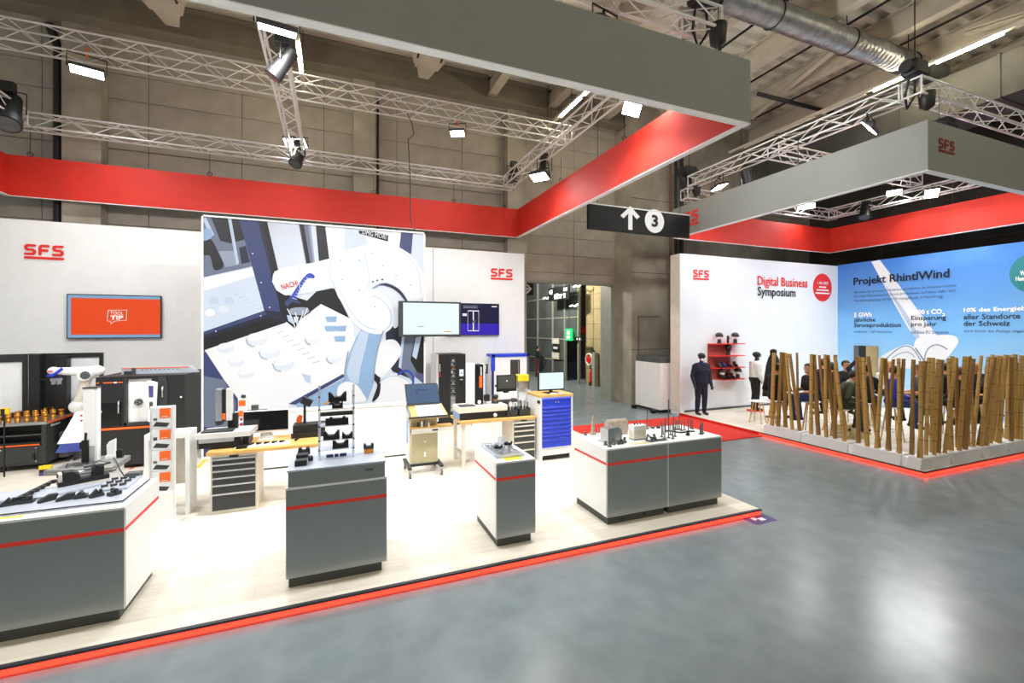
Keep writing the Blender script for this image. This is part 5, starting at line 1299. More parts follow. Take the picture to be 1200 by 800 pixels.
def jaws(t, z, x, s): 
    MB().box(x-0.09*s, -0.02, z, x+0.09*s, 0.06, z+0.05*s).prism([(x-0.09*s, -0.02, z+0.05*s), (x-0.03*s, -0.02, z+0.05*s), (x-0.07*s, -0.02, z+0.1*s), (x-0.09*s, -0.02, z+0.1*s)], (0, 0.08, 0)).prism([(x+0.03*s, -0.02, z+0.05*s), (x+0.09*s, -0.02, z+0.05*s), (x+0.09*s, -0.02, z+0.1*s), (x+0.07*s, -0.02, z+0.1*s)], (0, 0.08, 0)).build('clamping_jaw', 'black', t)
jaws(t, 0.10, 0.03, 0.9); jaws(t, 0.2, -0.06, 0.9); jaws(t, 0.2, 0.1, 0.6); jaws(t, 0.53, 0.0, 0.6); jaws(t, 0.6, 0.0, 1.0)
MB().box(-0.12, -0.02, 0.35, 0.11, 0.05, 0.42).box(-0.08, -0.02, 0.42, -0.05, 0.02, 0.44).box(0.05, -0.02, 0.42, 0.08, 0.02, 0.44).build('black_bar', 'black', t); MB().box(-0.11, -0.04, 0.02, -0.04, 0.0, 0.045).box(-0.03, -0.04, 0.02, 0.01, 0.0, 0.045).box(0.02, -0.04, 0.02, 0.09, 0.0, 0.045).build('name_tag', 'blue_dark', t)
for x in (-0.178, 0.162):
    for z in (0.1, 0.2, 0.35, 0.53, 0.66): MB().cyl((x, -0.04, z), (x, -0.03, z), 0.01, n=8).build('screw', 'charcoal', t)
p = atZ(352, 546, KT)
t = thing('clamp_device', 'black stepped clamping device on the left end of the steel block', 'clamp', (-0.30, 4.98, KT))
B(-0.06, -0.05, 0, 0.05, 0.08, 0.055).build('lower_block', 'black', t, bevel=0.004); B(-0.055, -0.045, 0.055, 0.05, 0.1, 0.07).build('steel_layer', 'steel', t); B(-0.05, 0.0, 0.07, 0.06, 0.1, 0.1).build('upper_block', 'black', t, bevel=0.004); MB().cyl((0.06, 0.06, 0.04), (0.1, 0.07, 0.04), 0.03, n=10).build('knob', 'black', t)
small('black_jaw', 'black jaw block at the back of the steel block', 'clamp', MB().box(-0.06, -0.03, 0, 0.06, 0.03, 0.05).box(-0.055, -0.03, 0.05, -0.02, 0.03, 0.075).box(0.02, -0.03, 0.05, 0.055, 0.03, 0.075), 'black', (-0.30, 5.4, KT), bevel=0.003)
t = thing('brass_jaw', 'black jaw clamped on a gold-coloured block at the right of the steel block', 'clamp', (0.36, 5.2, KT))
B(-0.045, -0.03, 0, 0.045, 0.03, 0.05).build('lower_block', 'brass', t); B(-0.05, -0.035, 0.05, 0.055, 0.035, 0.075).build('upper_block', 'charcoal', t); B(-0.05, -0.035, 0.075, -0.025, 0.035, 0.1).build('lip', 'black', t); B(0.03, -0.035, 0.075, 0.055, 0.035, 0.1).build('lip', 'black', t); B(0.045, -0.02, 0, 0.052, 0.02, 0.06).build('side_screw', 'charcoal', t)

# ---- tray on the narrow counter
t = thing('parts_tray', 'clear tray full of small fasteners on the narrow counter', 'tray', (1.99, 5.3, CT))
B(-0.19, -0.32, 0, 0.17, 0.3, 0.01).build('tray_base', 'steel', t)
for a in ((-0.19, -0.32, -0.18, 0.3), (0.16, -0.32, 0.17, 0.3), (-0.18, -0.32, 0.16, -0.31), (-0.18, 0.29, 0.16, 0.3)): B(a[0], a[1], 0.01, a[2], a[3], 0.04).build('tray_wall', 'acrylic', t)
mb = MB(); rr = random.Random(3)
for k in range(260):
    x, y = rr.uniform(-0.17, 0.15), rr.uniform(-0.3, 0.28); a = rr.uniform(0, 6.28); l = rr.uniform(0.008, 0.02)
    mb.cyl((x, y, 0.02+rr.uniform(0, 0.012)), (x+l*cos(a), y+l*sin(a), 0.02+rr.uniform(0, 0.012)), 0.004, 0.006, n=5)
tag(mb.build('fasteners', 'steel', t), kind='stuff')
small('sticker', 'yellow label on the front edge of the fastener tray', 'label', B(-0.11, -0.05, 0, 0.11, 0.05, 0.003), 'yellow', (1.99, 4.93, CT))
for k, (x, y, lb) in enumerate(((1.93, 5.3, 'dark cable drone-like gadget in the fastener tray, left one'), (2.11, 5.42, 'dark angular gadget at the back right of the fastener tray'))):
    small('gadget', lb, 'gadget', MB().box(-0.05, -0.02, 0.01, 0.05, 0.02, 0.03).cyl((-0.05, -0.03, 0.03), (-0.02, 0.03, 0.035), 0.012, n=8).cyl((0.03, -0.04, 0.03), (0.06, 0.02, 0.035), 0.014, n=8).box(-0.01, -0.05, 0.015, 0.015, 0.05, 0.04), 'black', (x, y, CT+0.03))
t = thing('acrylic_stand', 'small clear acrylic holder in the middle of the fastener tray', 'holder', (2.03, 5.42, CT+0.03))
MB().prism([(-0.07, 0, 0), (0.05, 0, 0), (0.07, 0.02, 0.12), (-0.05, 0.02, 0.12)], (0, 0.006, 0)).build('sheet', 'acrylic', t); MB().box(-0.07, -0.03, 0, 0.06, 0.04, 0.006).build('base', 'acrylic', t)

# ---- perforated workstation trolley with tilted screen
t = thing('workstation_trolley', 'perforated wheeled workstation trolley with tilted screen and desk', 'trolley', (1.47, 7.92, PZ))
for x in (-0.27, 0.27):
    B(x-0.03, -0.3, 0.14, x+0.03, 0.34, 0.18).build('base_foot', 'charcoal', t)
    for y in (-0.28, 0.3):
        w = MB().cyl((x-0.015, y, 0.06), (x+0.015, y, 0.06), 0.06, n=16).build('wheel', 'steel_dark', t); MB().cyl((x-0.02, y, 0.06), (x+0.02, y, 0.06), 0.02, n=10).build('hub', 'white', w)
        B(x-0.025, y-0.02, 0.1, x+0.025, y+0.02, 0.14).build('fork', 'steel', t)
B(-0.24, -0.03, 0.16, 0.25, 0.02, 1.12).build('rear_panel', 'alu', t)
B(-0.25, -0.05, 0.12, 0.25, 0.0, 0.16).build('cross_bar', 'charcoal', t)
fp = B(-0.22, -0.12, 0.2, 0.24, -0.03, 0.78).build('front_panel', 'beige', t)
hole = MB().box(-0.006, -0.002, -0.006, 0.006, 0.0, 0.006).mesh('perforation', 'plinth_grey')
for i in range(17):
    for j in range(15): linkcopy(hole, 'perforation', fp, (-0.2+i*0.026, -0.1202, 0.22+j*0.033))
B(-0.22, -0.13, 0.71, 0.24, -0.02, 0.80).build('white_band', 'white', t)
MB().box(-0.24, -0.16, 0.80, 0.5, 0.0, 0.83).build('wood_shelf', 'wood_top', t); B(0.14, -0.135, 0.74, 0.24, -0.13, 0.765).build('name_plate', 'black', t)
B(0.0, -0.125, 0.55, 0.03, -0.119, 0.62).build('hook_plate', 'white', t); B(0.005, -0.135, 0.58, 0.02, -0.124, 0.62).build('hook', 'black', t); B(0.0, -0.125, 0.3, 0.03, -0.119, 0.38).build('hook_plate', 'white', t)
up = B(-0.22, -0.06, 0.84, 0.24, -0.03, 1.06).build('upper_panel', 'beige', t)
for i in range(17):
    for j in range(6): linkcopy(hole, 'perforation', up, (-0.2+i*0.026, -0.0602, 0.86+j*0.033))
for k, x in enumerate((-0.12, -0.06, 0.0, 0.06)): MB().box(x, -0.16, 0.83, x+0.03, -0.12, 0.90+0.02*(k % 3)).build('tool_holder', ('charcoal', 'white', 'steel_dark', 'white')[k], t)
desk = MB().prism([(-0.3, -0.34, 1.03), (0.38, -0.34, 1.03), (0.34, 0.06, 1.19), (-0.26, 0.06, 1.19)], (0, 0, -0.025)).build('desk', 'wood_top', t)
MB().prism([(-0.3, -0.35, 1.02), (0.38, -0.35, 1.02), (0.38, -0.34, 1.05), (-0.3, -0.34, 1.05)], (0, -0.01, 0)).build('desk_rail', 'charcoal', desk)
MB().prism([(-0.14, -0.32, 1.043), (0.33, -0.32, 1.043), (0.29, 0.02, 1.18), (-0.14, 0.02, 1.18)], (0, 0, 0.012)).build('white_pad', 'white_gloss', desk)
MB().prism([(-0.30, 0.07, 1.12), (-0.26, 0.07, 1.12), (-0.26, -0.3, 1.0), (-0.30, -0.3, 0.92)], (0.0, 0.0, 0.1)).build('side_bracket', 'steel', t)
sc = MB().prism([(-0.28, -0.02, 1.20), (0.31, -0.02, 1.20), (0.27, 0.12, 1.55), (-0.30, 0.12, 1.55)], (0, 0.03, -0.01)).build('screen_casing', 'charcoal', t)
def tsc(a, b, c, d, m, k): 
    def P(x, s): return (x*(1-0.02*s), -0.02+0.14*s-0.003*k, 1.20+0.35*s)
    return MB().prism([P(a, c), P(b, c), P(b, d), P(a, d)], (0, -0.002, 0)).build('screen', m, sc)
tsc(-0.27, 0.295, 0.06, 0.94, 'scr_blue', 1); tsc(-0.12, 0.1, 0.5, 0.72, 'blue_dark', 2); tsc(-0.08, 0.1, 0.5, 0.64, 'scr_blue', 3)
B(-0.05, 0.03, 1.06, 0.05, 0.08, 1.3).build('screen_post', 'charcoal', t)

# ---- right bench and what stands on it
bench('right workbench with wooden top and white angled legs', 2.12, 3.63, 7.8, 8.55, BT, (2.2,))
t = thing('drawer_cabinet', 'grey drawer cabinet with pale pulls under the right bench', 'cabinet', (3.37, 8.12, PZ))
B(-0.22, -0.3, 0, 0.24, 0.3, 0.8).build('carcass', 'offwhite', t); drawer_stack(t, -0.2, 0.22, -0.3, 0.04, [0.07, 0.09, 0.1, 0.12, 0.15, 0.2], 'plinth_grey', 'offwhite'); B(-0.06, -0.306, 0.775, 0.06, -0.3, 0.795).build('name_plate', 'black', t)
t = thing('tool_presetter', 'tall white and black presetting machine with orange label on the right bench', 'measuring machine', (2.58, 8.15, BT))
B(-0.45, -0.22, 0, 0.48, 0.24, 0.13).build('lower_case', 'black', t, bevel=0.01); B(-0.46, -0.24, 0.13, 0.5, 0.24, 0.24).build('bed', 'offwhite', t, bevel=0.01); B(-0.42, -0.2, 0.24, -0.12, 0.05, 0.25).build('mat', 'charcoal', t)
B(-0.455, -0.235, 0.01, -0.44, 0.2, 0.13).build('side_label', 'lb_blue', t); MB().cyl((0.25, -0.24, 0.06), (0.25, -0.22, 0.06), 0.035, n=14).build('knob', 'white', t)
B(-0.20, 0.0, 0.24, -0.08, 0.2, 1.02).build('column', 'white', t); B(-0.08, -0.02, 0.24, 0.08, 0.2, 1.0).build('column_front', 'black_gloss', t); B(0.08, 0.0, 0.24, 0.13, 0.2, 1.01).build('column_side', 'alu', t)
B(0.0, -0.026, 0.56, 0.06, -0.02, 0.78).build('orange_label', 'orange', t); lettering('GARANT', (0.05, -0.027, 0.79), (0, 0, 1), (-1, 0, 0), 0.17, 0.035, 'ink_white', t, 0.02)
MB().cyl((0.0, -0.035, 0.29), (0.0, -0.02, 0.29), 0.035, n=14).build('lower_knob', 'white', t)
MB().box(0.13, 0.02, 0.82, 0.19, 0.06, 0.85).box(0.17, 0.02, 0.82, 0.19, 0.06, 1.0).box(0.13, 0.02, 0.98, 0.19, 0.06, 1.0).build('carriage_grip', 'black', t); B(0.14, 0.08, 0.24, 0.17, 0.12, 0.9).build('blue_rail', 'blue_paint', t)
MB().box(0.1, -0.06, 0.3, 0.2, 0.05, 0.42).build('camera_head', 'black', t); MB().lathe([(0.07, 0), (0.07, 0.03), (0.045, 0.04), (0.045, 0.1), (0.06, 0.11), (0.06, 0.15), (0.02, 0.17)], (0.33, 0, 0.24), 14).build('tool_spindle', 'black', t); MB().lathe([(0.048, 0.055), (0.048, 0.085)], (0.33, 0, 0.24), 14).build('spindle_ring', 'brass', t)
t = thing('bench_monitor', 'dark grey monitor on the right bench beside the presetting machine', 'monitor', (3.22, 8.35, BT))
B(-0.21, -0.03, 0.43, 0.21, 0.02, 0.76).build('casing', 'black', t, bevel=0.008); B(-0.185, -0.034, 0.49, 0.185, -0.03, 0.74).build('screen', 'plinth_grey', t); B(-0.01, -0.036, 0.63, 0.01, -0.034, 0.66).build('screen_mark', 'ink_white', t)
B(-0.19, -0.05, 0.28, 0.08, 0.05, 0.4).build('white_box', 'white', t); B(-0.22, -0.1, 0.22, 0.2, 0.08, 0.28).build('shelf', 'steel_dark', t); B(-0.05, 0.0, 0.0, 0.05, 0.05, 0.45).build('stand', 'charcoal', t); MB().cyl((-0.24, 0, 0.55), (-0.21, 0, 0.55), 0.02, n=8).build('side_knob', 'black', t)
t = thing('presetter_column', 'pale column with yellow cap on the right bench', 'device', (3.58, 8.4, BT))
B(-0.12, -0.1, 0.48, 0.1, 0.08, 0.62).build('grey_head', 'steel', t, bevel=0.01); B(-0.13, -0.11, 0.62, 0.11, 0.08, 0.75).build('yellow_cap', 'yellow', t, bevel=0.01); B(-0.09, -0.05, 0, 0.07, 0.05, 0.48).build('column', 'paper', t); B(-0.11, -0.08, 0.2, 0.09, 0.0, 0.23).build('shelf', 'steel', t)
for k, (x, lb) in enumerate(((3.18, 'left black bin of tools on the right bench'), (3.44, 'right black bin of tools on the right bench'))):
    t = thing('tool_bin', lb, 'bin', (x, 8.02, BT))
    mb = MB().box(-0.125, -0.1, 0, 0.115, 0.1, 0.015)
    mb.prism([(-0.125, -0.1, 0), (0.115, -0.1, 0), (0.115, -0.1, 0.13), (-0.125, -0.1, 0.13)], (0, 0.01, 0)).box(-0.125, 0.09, 0, 0.115, 0.1, 0.16).box(-0.125, -0.1, 0, -0.115, 0.1, 0.15).box(0.105, -0.1, 0, 0.115, 0.1, 0.15)
    mb.build('bin', 'charcoal', t)
    for q in range(5): MB().cyl((-0.09+q*0.045, -0.03+0.02*(q % 3), 0.015), (-0.1+q*0.05, 0.0, 0.24+0.02*((q*7) % 4)), 0.012, n=8).build('tool', ('steel', 'plinth_grey', 'white', 'steel', 'charcoal')[q], t)
t = thing('glass_jar', 'large clear glass jar on the right end of the bench', 'jar', (3.56, 8.15, BT))
t.location.x = 3.555; t.location.y = 8.28
MB().lathe([(0.13, 0.02), (0.14, 0.05), (0.14, 0.34), (0.12, 0.40), (0.1, 0.42)], (0, 0, 0), 20).build('glass', 'acrylic', t); MB().lathe([(0.145, 0), (0.145, 0.03)], (0, 0, 0), 20).build('base', 'charcoal', t)
t.location = (3.72-0.02, 8.5, BT); 
# ---- tall blue drawer cabinet
t = thing('blue_cabinet', 'tall white cabinet with bright blue drawers beside the right bench', 'cabinet', (4.01, 8.0, PZ))
B(-0.36, -0.3, 0.1, 0.36, 0.3, 1.22).build('carcass', 'white', t); B(-0.37, -0.31, 1.22, 0.37, 0.31, 1.26).build('wood_top', 'wood_top', t)
for a in ((-0.36, -0.3, -0.3, 0.3), (0.3, -0.3, 0.36, 0.3)): B(a[0], a[1], 0.0, a[2], a[3], 0.1).build('foot', 'white', t)
B(-0.3, -0.25, 0.02, 0.3, 0.2, 0.1).build('base_gap', 'black', t)
z = 1.2
for k, h in enumerate([0.16, 0.075, 0.075, 0.08, 0.08, 0.08, 0.08, 0.08, 0.08, 0.16]):
    z -= h; d = B(-0.31, -0.318, z+0.006, 0.31, -0.3, z+h-0.004).build('drawer', 'blue_paint', t)
    MB().prism([(-0.31, -0.318, z+h-0.008), (0.31, -0.318, z+h-0.008), (0.31, -0.335, z+h-0.022), (-0.31, -0.335, z+h-0.022)], (0, 0.004, -0.008)).build('grip', 'blue_paint', d)
MB().cyl((0.03, -0.33, 1.12), (0.03, -0.318, 1.12), 0.016, n=10).cyl((-0.03, -0.33, 1.12), (-0.03, -0.318, 1.12), 0.012, n=10).build('lock', 'steel', t)
B(-0.365, -0.31, 1.1, -0.355, -0.2, 1.16).build('side_clip', 'black', t)
t = thing('desk_monitor', 'monitor with pale screen on top of the blue drawer cabinet', 'monitor', (4.02, 7.95, PZ+1.26))
B(-0.29, -0.02, 0.05, 0.29, 0.02, 0.42).build('casing', 'black', t, bevel=0.006); B(-0.265, -0.025, 0.08, 0.265, -0.02, 0.40).build('screen', 'scr_pale', t); B(-0.03, 0.0, 0, 0.03, 0.03, 0.1).build('neck', 'black', t); B(-0.13, -0.1, 0, 0.13, 0.1, 0.012).build('foot', 'black', t)
small('keyboard', 'pale folded cloth and keyboard before the monitor on the blue cabinet', 'keyboard', MB().box(-0.12, -0.04, 0, 0.0, 0.04, 0.02).box(0.05, -0.04, 0, 0.16, 0.04, 0.025), 'offwhite', (4.05, 7.78, PZ+1.26))
# ---- tool vending cabinet, small device, blue framed locker at the wall
t = thing('vending_cabinet', 'black tool vending cabinet with spiral column and small touchscreen', 'vending cabinet', (2.9, 11.85, PZ))
B(-0.42, -0.35, 0.0, 0.37, 0.35, 0.12).build('plinth', 'black', t); B(-0.36, -0.35, 0.12, 0.37, 0.35, 1.87).build('body', 'machine_black', t); B(-0.42, -0.35, 0.12, -0.36, 0.35, 1.87).build('side_panel', 'paper', t)
B(-0.05, -0.356, 0.3, 0.1, -0.35, 1.8).build('window', 'charcoal', t)
for k in range(14): 
    z = 0.36+k*0.1; B(-0.035, -0.362, z, 0.085, -0.356, z+0.012).build('shelf_edge', 'steel', t)
    if k > 3: MB().cbox((0.0+0.03*(k % 2), -0.362, z+0.045), (0.05, 0.012, 0.05)).build('item', ('steel', 'offwhite', 'brass')[k % 3] if k > 9 else ('steel_dark', 'steel')[k % 2], t)
    else: B(-0.035, -0.36, z+0.012, 0.085, -0.355, z+0.09).build('item', 'steel', t)
B(0.2, -0.358, 1.28, 0.31, -0.35, 1.46).build('touchscreen', 'scr_white', t); MB().cyl((0.255, -0.36, 1.36), (0.255, -0.357, 1.36), 0.02, n=10).build('screen_logo', 'purple', t); B(0.22, -0.357, 1.18, 0.29, -0.35, 1.2).build('card_slot', 'white', t); B(0.22, -0.357, 1.04, 0.28, -0.35, 1.15).build('reader', 'black_gloss', t)
B(-0.34, -0.355, 1.28, -0.31, -0.35, 1.40).build('red_mark', 'red_ink', t); B(-0.335, -0.355, 1.42, -0.315, -0.35, 1.62).build('name_print', 'ink_white', t); B(-0.34, -0.355, 1.66, -0.32, -0.35, 1.78).build('red_mark', 'dark_red', t)
t = thing('floor_device', 'white upright device with dark niche between vending cabinet and presetter', 'device', (3.55, 11.4, PZ))
B(-0.17, -0.2, 0, 0.17, 0.2, 1.05).build('body', 'white', t, bevel=0.01); B(-0.04, -0.206, 0.62, 0.14, -0.2, 0.98).build('niche', 'beige', t); B(-0.03, -0.21, 0.62, 0.12, -0.2, 0.7).build('tray', 'black', t)
t = thing('framed_locker', 'white locker with bright blue frame and dark pane at the wall end', 'locker', (4.7, 12.1, PZ))
B(-0.5, -0.22, 0, 0.52, 0.25, 1.78).build('body', 'white', t); B(-0.56, -0.25, 1.74, 0.58, 0.26, 1.82).build('top_frame', 'blue_paint', t); B(-0.58, -0.25, 1.35, -0.47, -0.2, 1.82).build('side_frame', 'blue_paint', t); B(-0.56, -0.24, 0, -0.5, -0.2, 1.4).build('side_frame', 'blue_dark', t); B(0.52, -0.25, 0, 0.58, -0.2, 1.82).build('side_frame', 'grey_paint', t)
B(0.0, -0.226, 1.0, 0.3, -0.22, 1.65).build('pane', 'conc_dark', t); B(0.24, -0.23, 1.0, 0.26, -0.22, 1.6).build('handle', 'steel', t)

# ================================================================ small parts on the wide counter
def P4(u, v): 
    p = atZ(u, v, CT); return (p.x, p.y, CT)
mat('cast', (184, 172, 156), 0.4, 0.5, var=0.1, scale=20)
small('steel_part_block', 'large machined metal block on the wide counter, front one', 'metal block', MB().prism([(-0.13, -0.07, 0), (0.12, -0.07, 0), (0.12, -0.07, 0.17), (0.05, -0.07, 0.22), (-0.13, -0.07, 0.2)], (0, 0.16, 0)).box(-0.135, -0.075, 0.15, 0.0, -0.07, 0.21), 'steel', P4(717, 518), 0.15, bevel=0.01)
small('steel_part_block', 'rounded pale metal block behind the large machined block', 'metal block', MB().box(-0.17, -0.07, 0, 0.15, 0.08, 0.16).cyl((-0.172, 0, 0.16), (0.152, 0, 0.16), 0.06, n=14), 'cast', P4(723, 508), 0.0, bevel=0.01)
t = thing('carton_box', 'small pale box with clear lid in the middle of the wide counter', 'box', P4(747, 514))
B(-0.1, -0.06, 0, 0.1, 0.06, 0.13).build('body', 'offwhite', t); B(-0.105, -0.065, 0.13, 0.105, 0.065, 0.2).build('lid', 'white', t); B(-0.102, -0.062, 0.0, 0.102, 0.062, 0.012).build('foot', 'steel_dark', t)
for x in (-0.05, 0.0, 0.05): MB().cyl((x, 0, 0.2), (x, 0, 0.225), 0.012, n=8).build('knob', 'charcoal', t)
bolt_m = MB().lathe([(0.022, 0), (0.022, 0.018), (0.012, 0.02), (0.012, 0.05), (0.018, 0.052), (0.018, 0.06)], (0, 0, 0), 8).mesh('threaded_part', 'steel_dark')
for k, (u, v) in enumerate(((709.5, 521.5), (714.5, 523.5), (719, 521), (725, 520.5), (728.5, 520), (732, 518.5), (686, 510), (763.5, 517), (766.5, 514.5))):
    o = linkcopy(bolt_m, 'threaded_part', None, P4(u, v), (0, 0, k), (1.3, 1.3, 0.9+0.15*(k % 3)))
    tag(o, ('small dark threaded part, %s from left before the machined blocks' % nth(k)) if k < 6 else ('lone dark threaded part at the far left of the wide counter', 'dark threaded part beside the curved hand tool, left', 'dark threaded part beside the curved hand tool, right')[k-6], 'threaded part', 'threaded parts on the wide counter')
t = thing('turned_figure', 'slim turned brass-coloured part standing at the left of the wide counter', 'turned part', P4(695, 509))
MB().lathe([(0.05, 0), (0.05, 0.03), (0.025, 0.05), (0.03, 0.1), (0.02, 0.14), (0.03, 0.17), (0.012, 0.21), (0.016, 0.26), (0.006, 0.28)], (0, 0, 0), 12).build('body', 'cast', t)
small('thin_pin', 'thin pin on a round foot near the front left of the wide counter', 'pin', MB().lathe([(0.035, 0), (0.035, 0.008), (0.008, 0.012), (0.006, 0.18)], (0, 0, 0), 10), 'steel', P4(701, 516))
small('note_card', 'yellow-green note card on the wide counter', 'card', B(-0.16, -0.05, 0, 0.14, 0.05, 0.003), 'beige', P4(752, 519))
rod_m = {h: MB().cyl((0, 0, 0), (0, 0, h), 0.009, 0.007, n=6).cyl((0, 0, 0), (0, 0, 0.012), 0.024, n=8).mesh('drill_rod', 'steel_dark') for h in (0.15, 0.22, 0.32, 0.55)}
RX = [775.5, 779, 788.5, 791, 780, 784, 789.5, 792, 794, 796, 798.5, 802, 806.5, 809.5, 811.5, 777, 786]
for k, (u, v, h) in enumerate(((775.5, 512, 0.22), (779, 514, 0.22), (783.5, 513, 0.55), (788.5, 514, 0.22), (791, 511.5, 0.15), (780, 506, 0.22), (784, 505.5, 0.15), (789.5, 504, 0.22), (792, 503.5, 0.15), (794, 503.5, 0.15), (796, 503, 0.22), (798.5, 504.5, 0.15), (802, 504, 0.15), (806.5, 507, 0.22), (809.5, 502, 0.15), (811.5, 502.5, 0.15), (820.5, 508.5, 0.15), (822, 509, 0.22), (823.5, 507.5, 0.15), (758.5, 502.5, 0.32), (777, 509, 0.15), (786, 509.5, 0.15))):
    o = linkcopy(rod_m[h], 'drill_rod', None, P4(u, v))
    if h == 0.55: tag(o, 'tallest thin black rod standing on the wide counter', 'rod')
    elif h == 0.32: tag(o, 'single slim rod standing behind the pale box on the wide counter', 'rod')
    elif u > 819: tag(o, '%s dark rod of the trio at the right end of the wide counter' % {820.5: 'left', 822: 'tallest', 823.5: 'right'}[u], 'rod', 'trio of rods at the counter end')
    else: tag(o, '%s thin dark rod on the wide counter, %s, %s from left' % ({0.15: 'short', 0.22: 'middling'}[h], 'front of the cluster' if v > 508 else 'back of the cluster', nth(sorted(RX).index(u))), 'rod', 'rods on the wide counter')
a = P4(779, 510); 
tag(MB().tube([atZ(779, 504, CT+0.012), atZ(784, 504.5, CT+0.012), atZ(790, 505.5, CT+0.012), atZ(797, 506.5, CT+0.012), atZ(803, 506, CT+0.012), atZ(808, 505, CT+0.012), atZ(814, 505, CT+0.012)], 0.01, 6).build('wave_rail', 'black'), 'wavy black rail at the foot of the rods on the wide counter', 'rail')
small('clamp_screw', 'small black clamp screw at the front right of the wide counter', 'screw', MB().lathe([(0.03, 0), (0.03, 0.02), (0.015, 0.03), (0.012, 0.06), (0.02, 0.07)], (0, 0, 0), 10), 'black', P4(806, 510))
small('ring_tool', 'dark curved hand tool lying on a metal sheet on the wide counter', 'hand tool', MB().tube([(-0.12, 0, 0.02), (-0.1, 0.0, 0.1), (-0.06, 0, 0.06), (-0.02, 0.01, 0.04), (0.03, 0, 0.05), (0.05, 0.02, 0.02)], 0.014, 8).box(-0.1, -0.05, 0, 0.2, 0.06, 0.006), 'steel_dark', P4(766, 516.5))
for k in range(4):
    p = P4(752+k*6.5, 502.5-k*0.3)
    small('metal_ring', '%s small metal ring from left in the back row of the wide counter' % nth(k), 'ring', MB().lathe([(0.028, 0), (0.032, 0.01), (0.032, 0.03), (0.026, 0.035)], (0, 0, 0), 12), ('steel', 'steel', 'steel_dark', 'charcoal')[k], p, 0, 'metal rings on the wide counter')
# floor sticker in the aisle
q = [atZ(868, 606.5, 0.003), atZ(891.5, 600.5, 0.003), atZ(911, 609, 0.003), atZ(887, 615, 0.003)]
c = sum(q, Vector((0, 0, 0)))/4
t = thing('floor_sticker', 'purple-grey floor sticker beside the platform corner', 'floor sticker', (c.x, c.y, 0.0))
MB().prism([p-Vector((c.x, c.y, 0)) for p in q], (0, 0, -0.002)).build('sheet', 'purple', t)
e1 = (q[1]-q[0])*0.5; e2 = (q[3]-q[0])*0.5
MB().prism([e1*0.35+e2*0.5, e1*0.35-e2*0.1, -e1*0.1-e2*0.1, -e1*0.1+e2*0.5], (0, 0, 0.0045)).prism([-e1*0.15-e2*0.0, -e1*0.15-e2*0.5, -e1*0.5-e2*0.5, -e1*0.5+e2*0.2], (0, 0, 0.0045)).build('print', 'paper', t)
# ================================================================ right stand: plinth blocks and bamboo screen
LT = PZ+0.20
ysl = [7.9, atX(939.5, 512, 9.76).y, atX(995.5, 525, 9.76).y, atX(1059, 540, 9.76).y, 4.64]
mat('plinth_lilac', (216, 212, 212), 0.55, var=0.02)
def plinth_block(label, pts, top):
    t = thing('plinth_block', label, 'plinth', ((pts[0][0]+pts[2][0])/2, (pts[0][1]+pts[2][1])/2, PZ), 0, 'plinth blocks of the bamboo screen')
    ox, oy = t.location.x, t.location.y
    lo_ = [(x-ox, y-oy, 0) for x, y in pts]
    cx, cy = sum(p[0] for p in lo_)/4, sum(p[1] for p in lo_)/4
    tp_ = [(x, y, 0.185) for x, y in top]; tp_ = [(x-ox, y-oy, z) for x, y, z in tp_]
    MB().add(lo_+tp_, [(3, 2, 1, 0), (4, 5, 6, 7), (0, 1, 5, 4), (1, 2, 6, 5), (2, 3, 7, 6), (3, 0, 4, 7)]).build('block', 'plinth_lilac', t, bevel=0.006)
    MB().prism(tp_, (0, 0, 0.015)).build('top_board', 'white', t)
nm = ('farthest', 'second farthest', 'third', 'corner')
for k in range(4):
    plinth_block('grey plinth block along the left edge of the bamboo screen, %s one' % nm[k], [(9.74, ysl[k+1]+0.05), (10.06, ysl[k+1]+0.05), (10.06, ysl[k]-0.05), (9.74, ysl[k]-0.05)], [(9.80, ysl[k+1]+(0.05 if k < 3 else 0.06)), (10.06, ysl[k+1]+0.05), (10.06, ysl[k]-0.05), (9.80, ysl[k]-0.05)])
for k in range(1, 4): tag(B(9.80, ysl[k]-0.05, 0, 10.04, ysl[k]+0.05, 0.17).build('plinth_spacer', 'white', None, (0, 0, PZ)), 'white spacer between plinth blocks of the left bamboo row, %s' % ('farthest', 'middle', 'nearest the corner')[k-1], 'spacer', 'white plinth spacers')
xsl = [10.06, atY(1115, 540, 4.66).x, atY(1151, 533, 4.66).x, atY(1183, 527, 4.66).x, 15.2, 16.9]
for k in range(1, 5): tag(B(xsl[k]-0.05, 4.70, 0, xsl[k]+0.05, 4.94, 0.17).build('plinth_spacer', 'white', None, (0, 0, PZ)), 'white spacer between plinth blocks of the front bamboo row, %s from the corner' % ('first', 'second', 'third', 'fourth')[k-1], 'spacer', 'white plinth spacers')
nm = ('nearest the corner', 'second from the corner', 'third from the corner', 'fourth from the corner', 'fifth from the corner')
for k in range(5):
    plinth_block('grey plinth block along the front edge of the bamboo screen, %s' % nm[k], [(xsl[k]+(0.05 if k else 0), 4.64), (xsl[k+1]-0.05, 4.64), (xsl[k+1]-0.05, 4.96), (xsl[k]+(0.05 if k else 0), 4.96)], [(xsl[k]+(0.05 if k else 0), 4.70), (xsl[k+1]-0.05, 4.70), (xsl[k+1]-0.05, 4.96), (xsl[k]+(0.05 if k else 0), 4.96)])
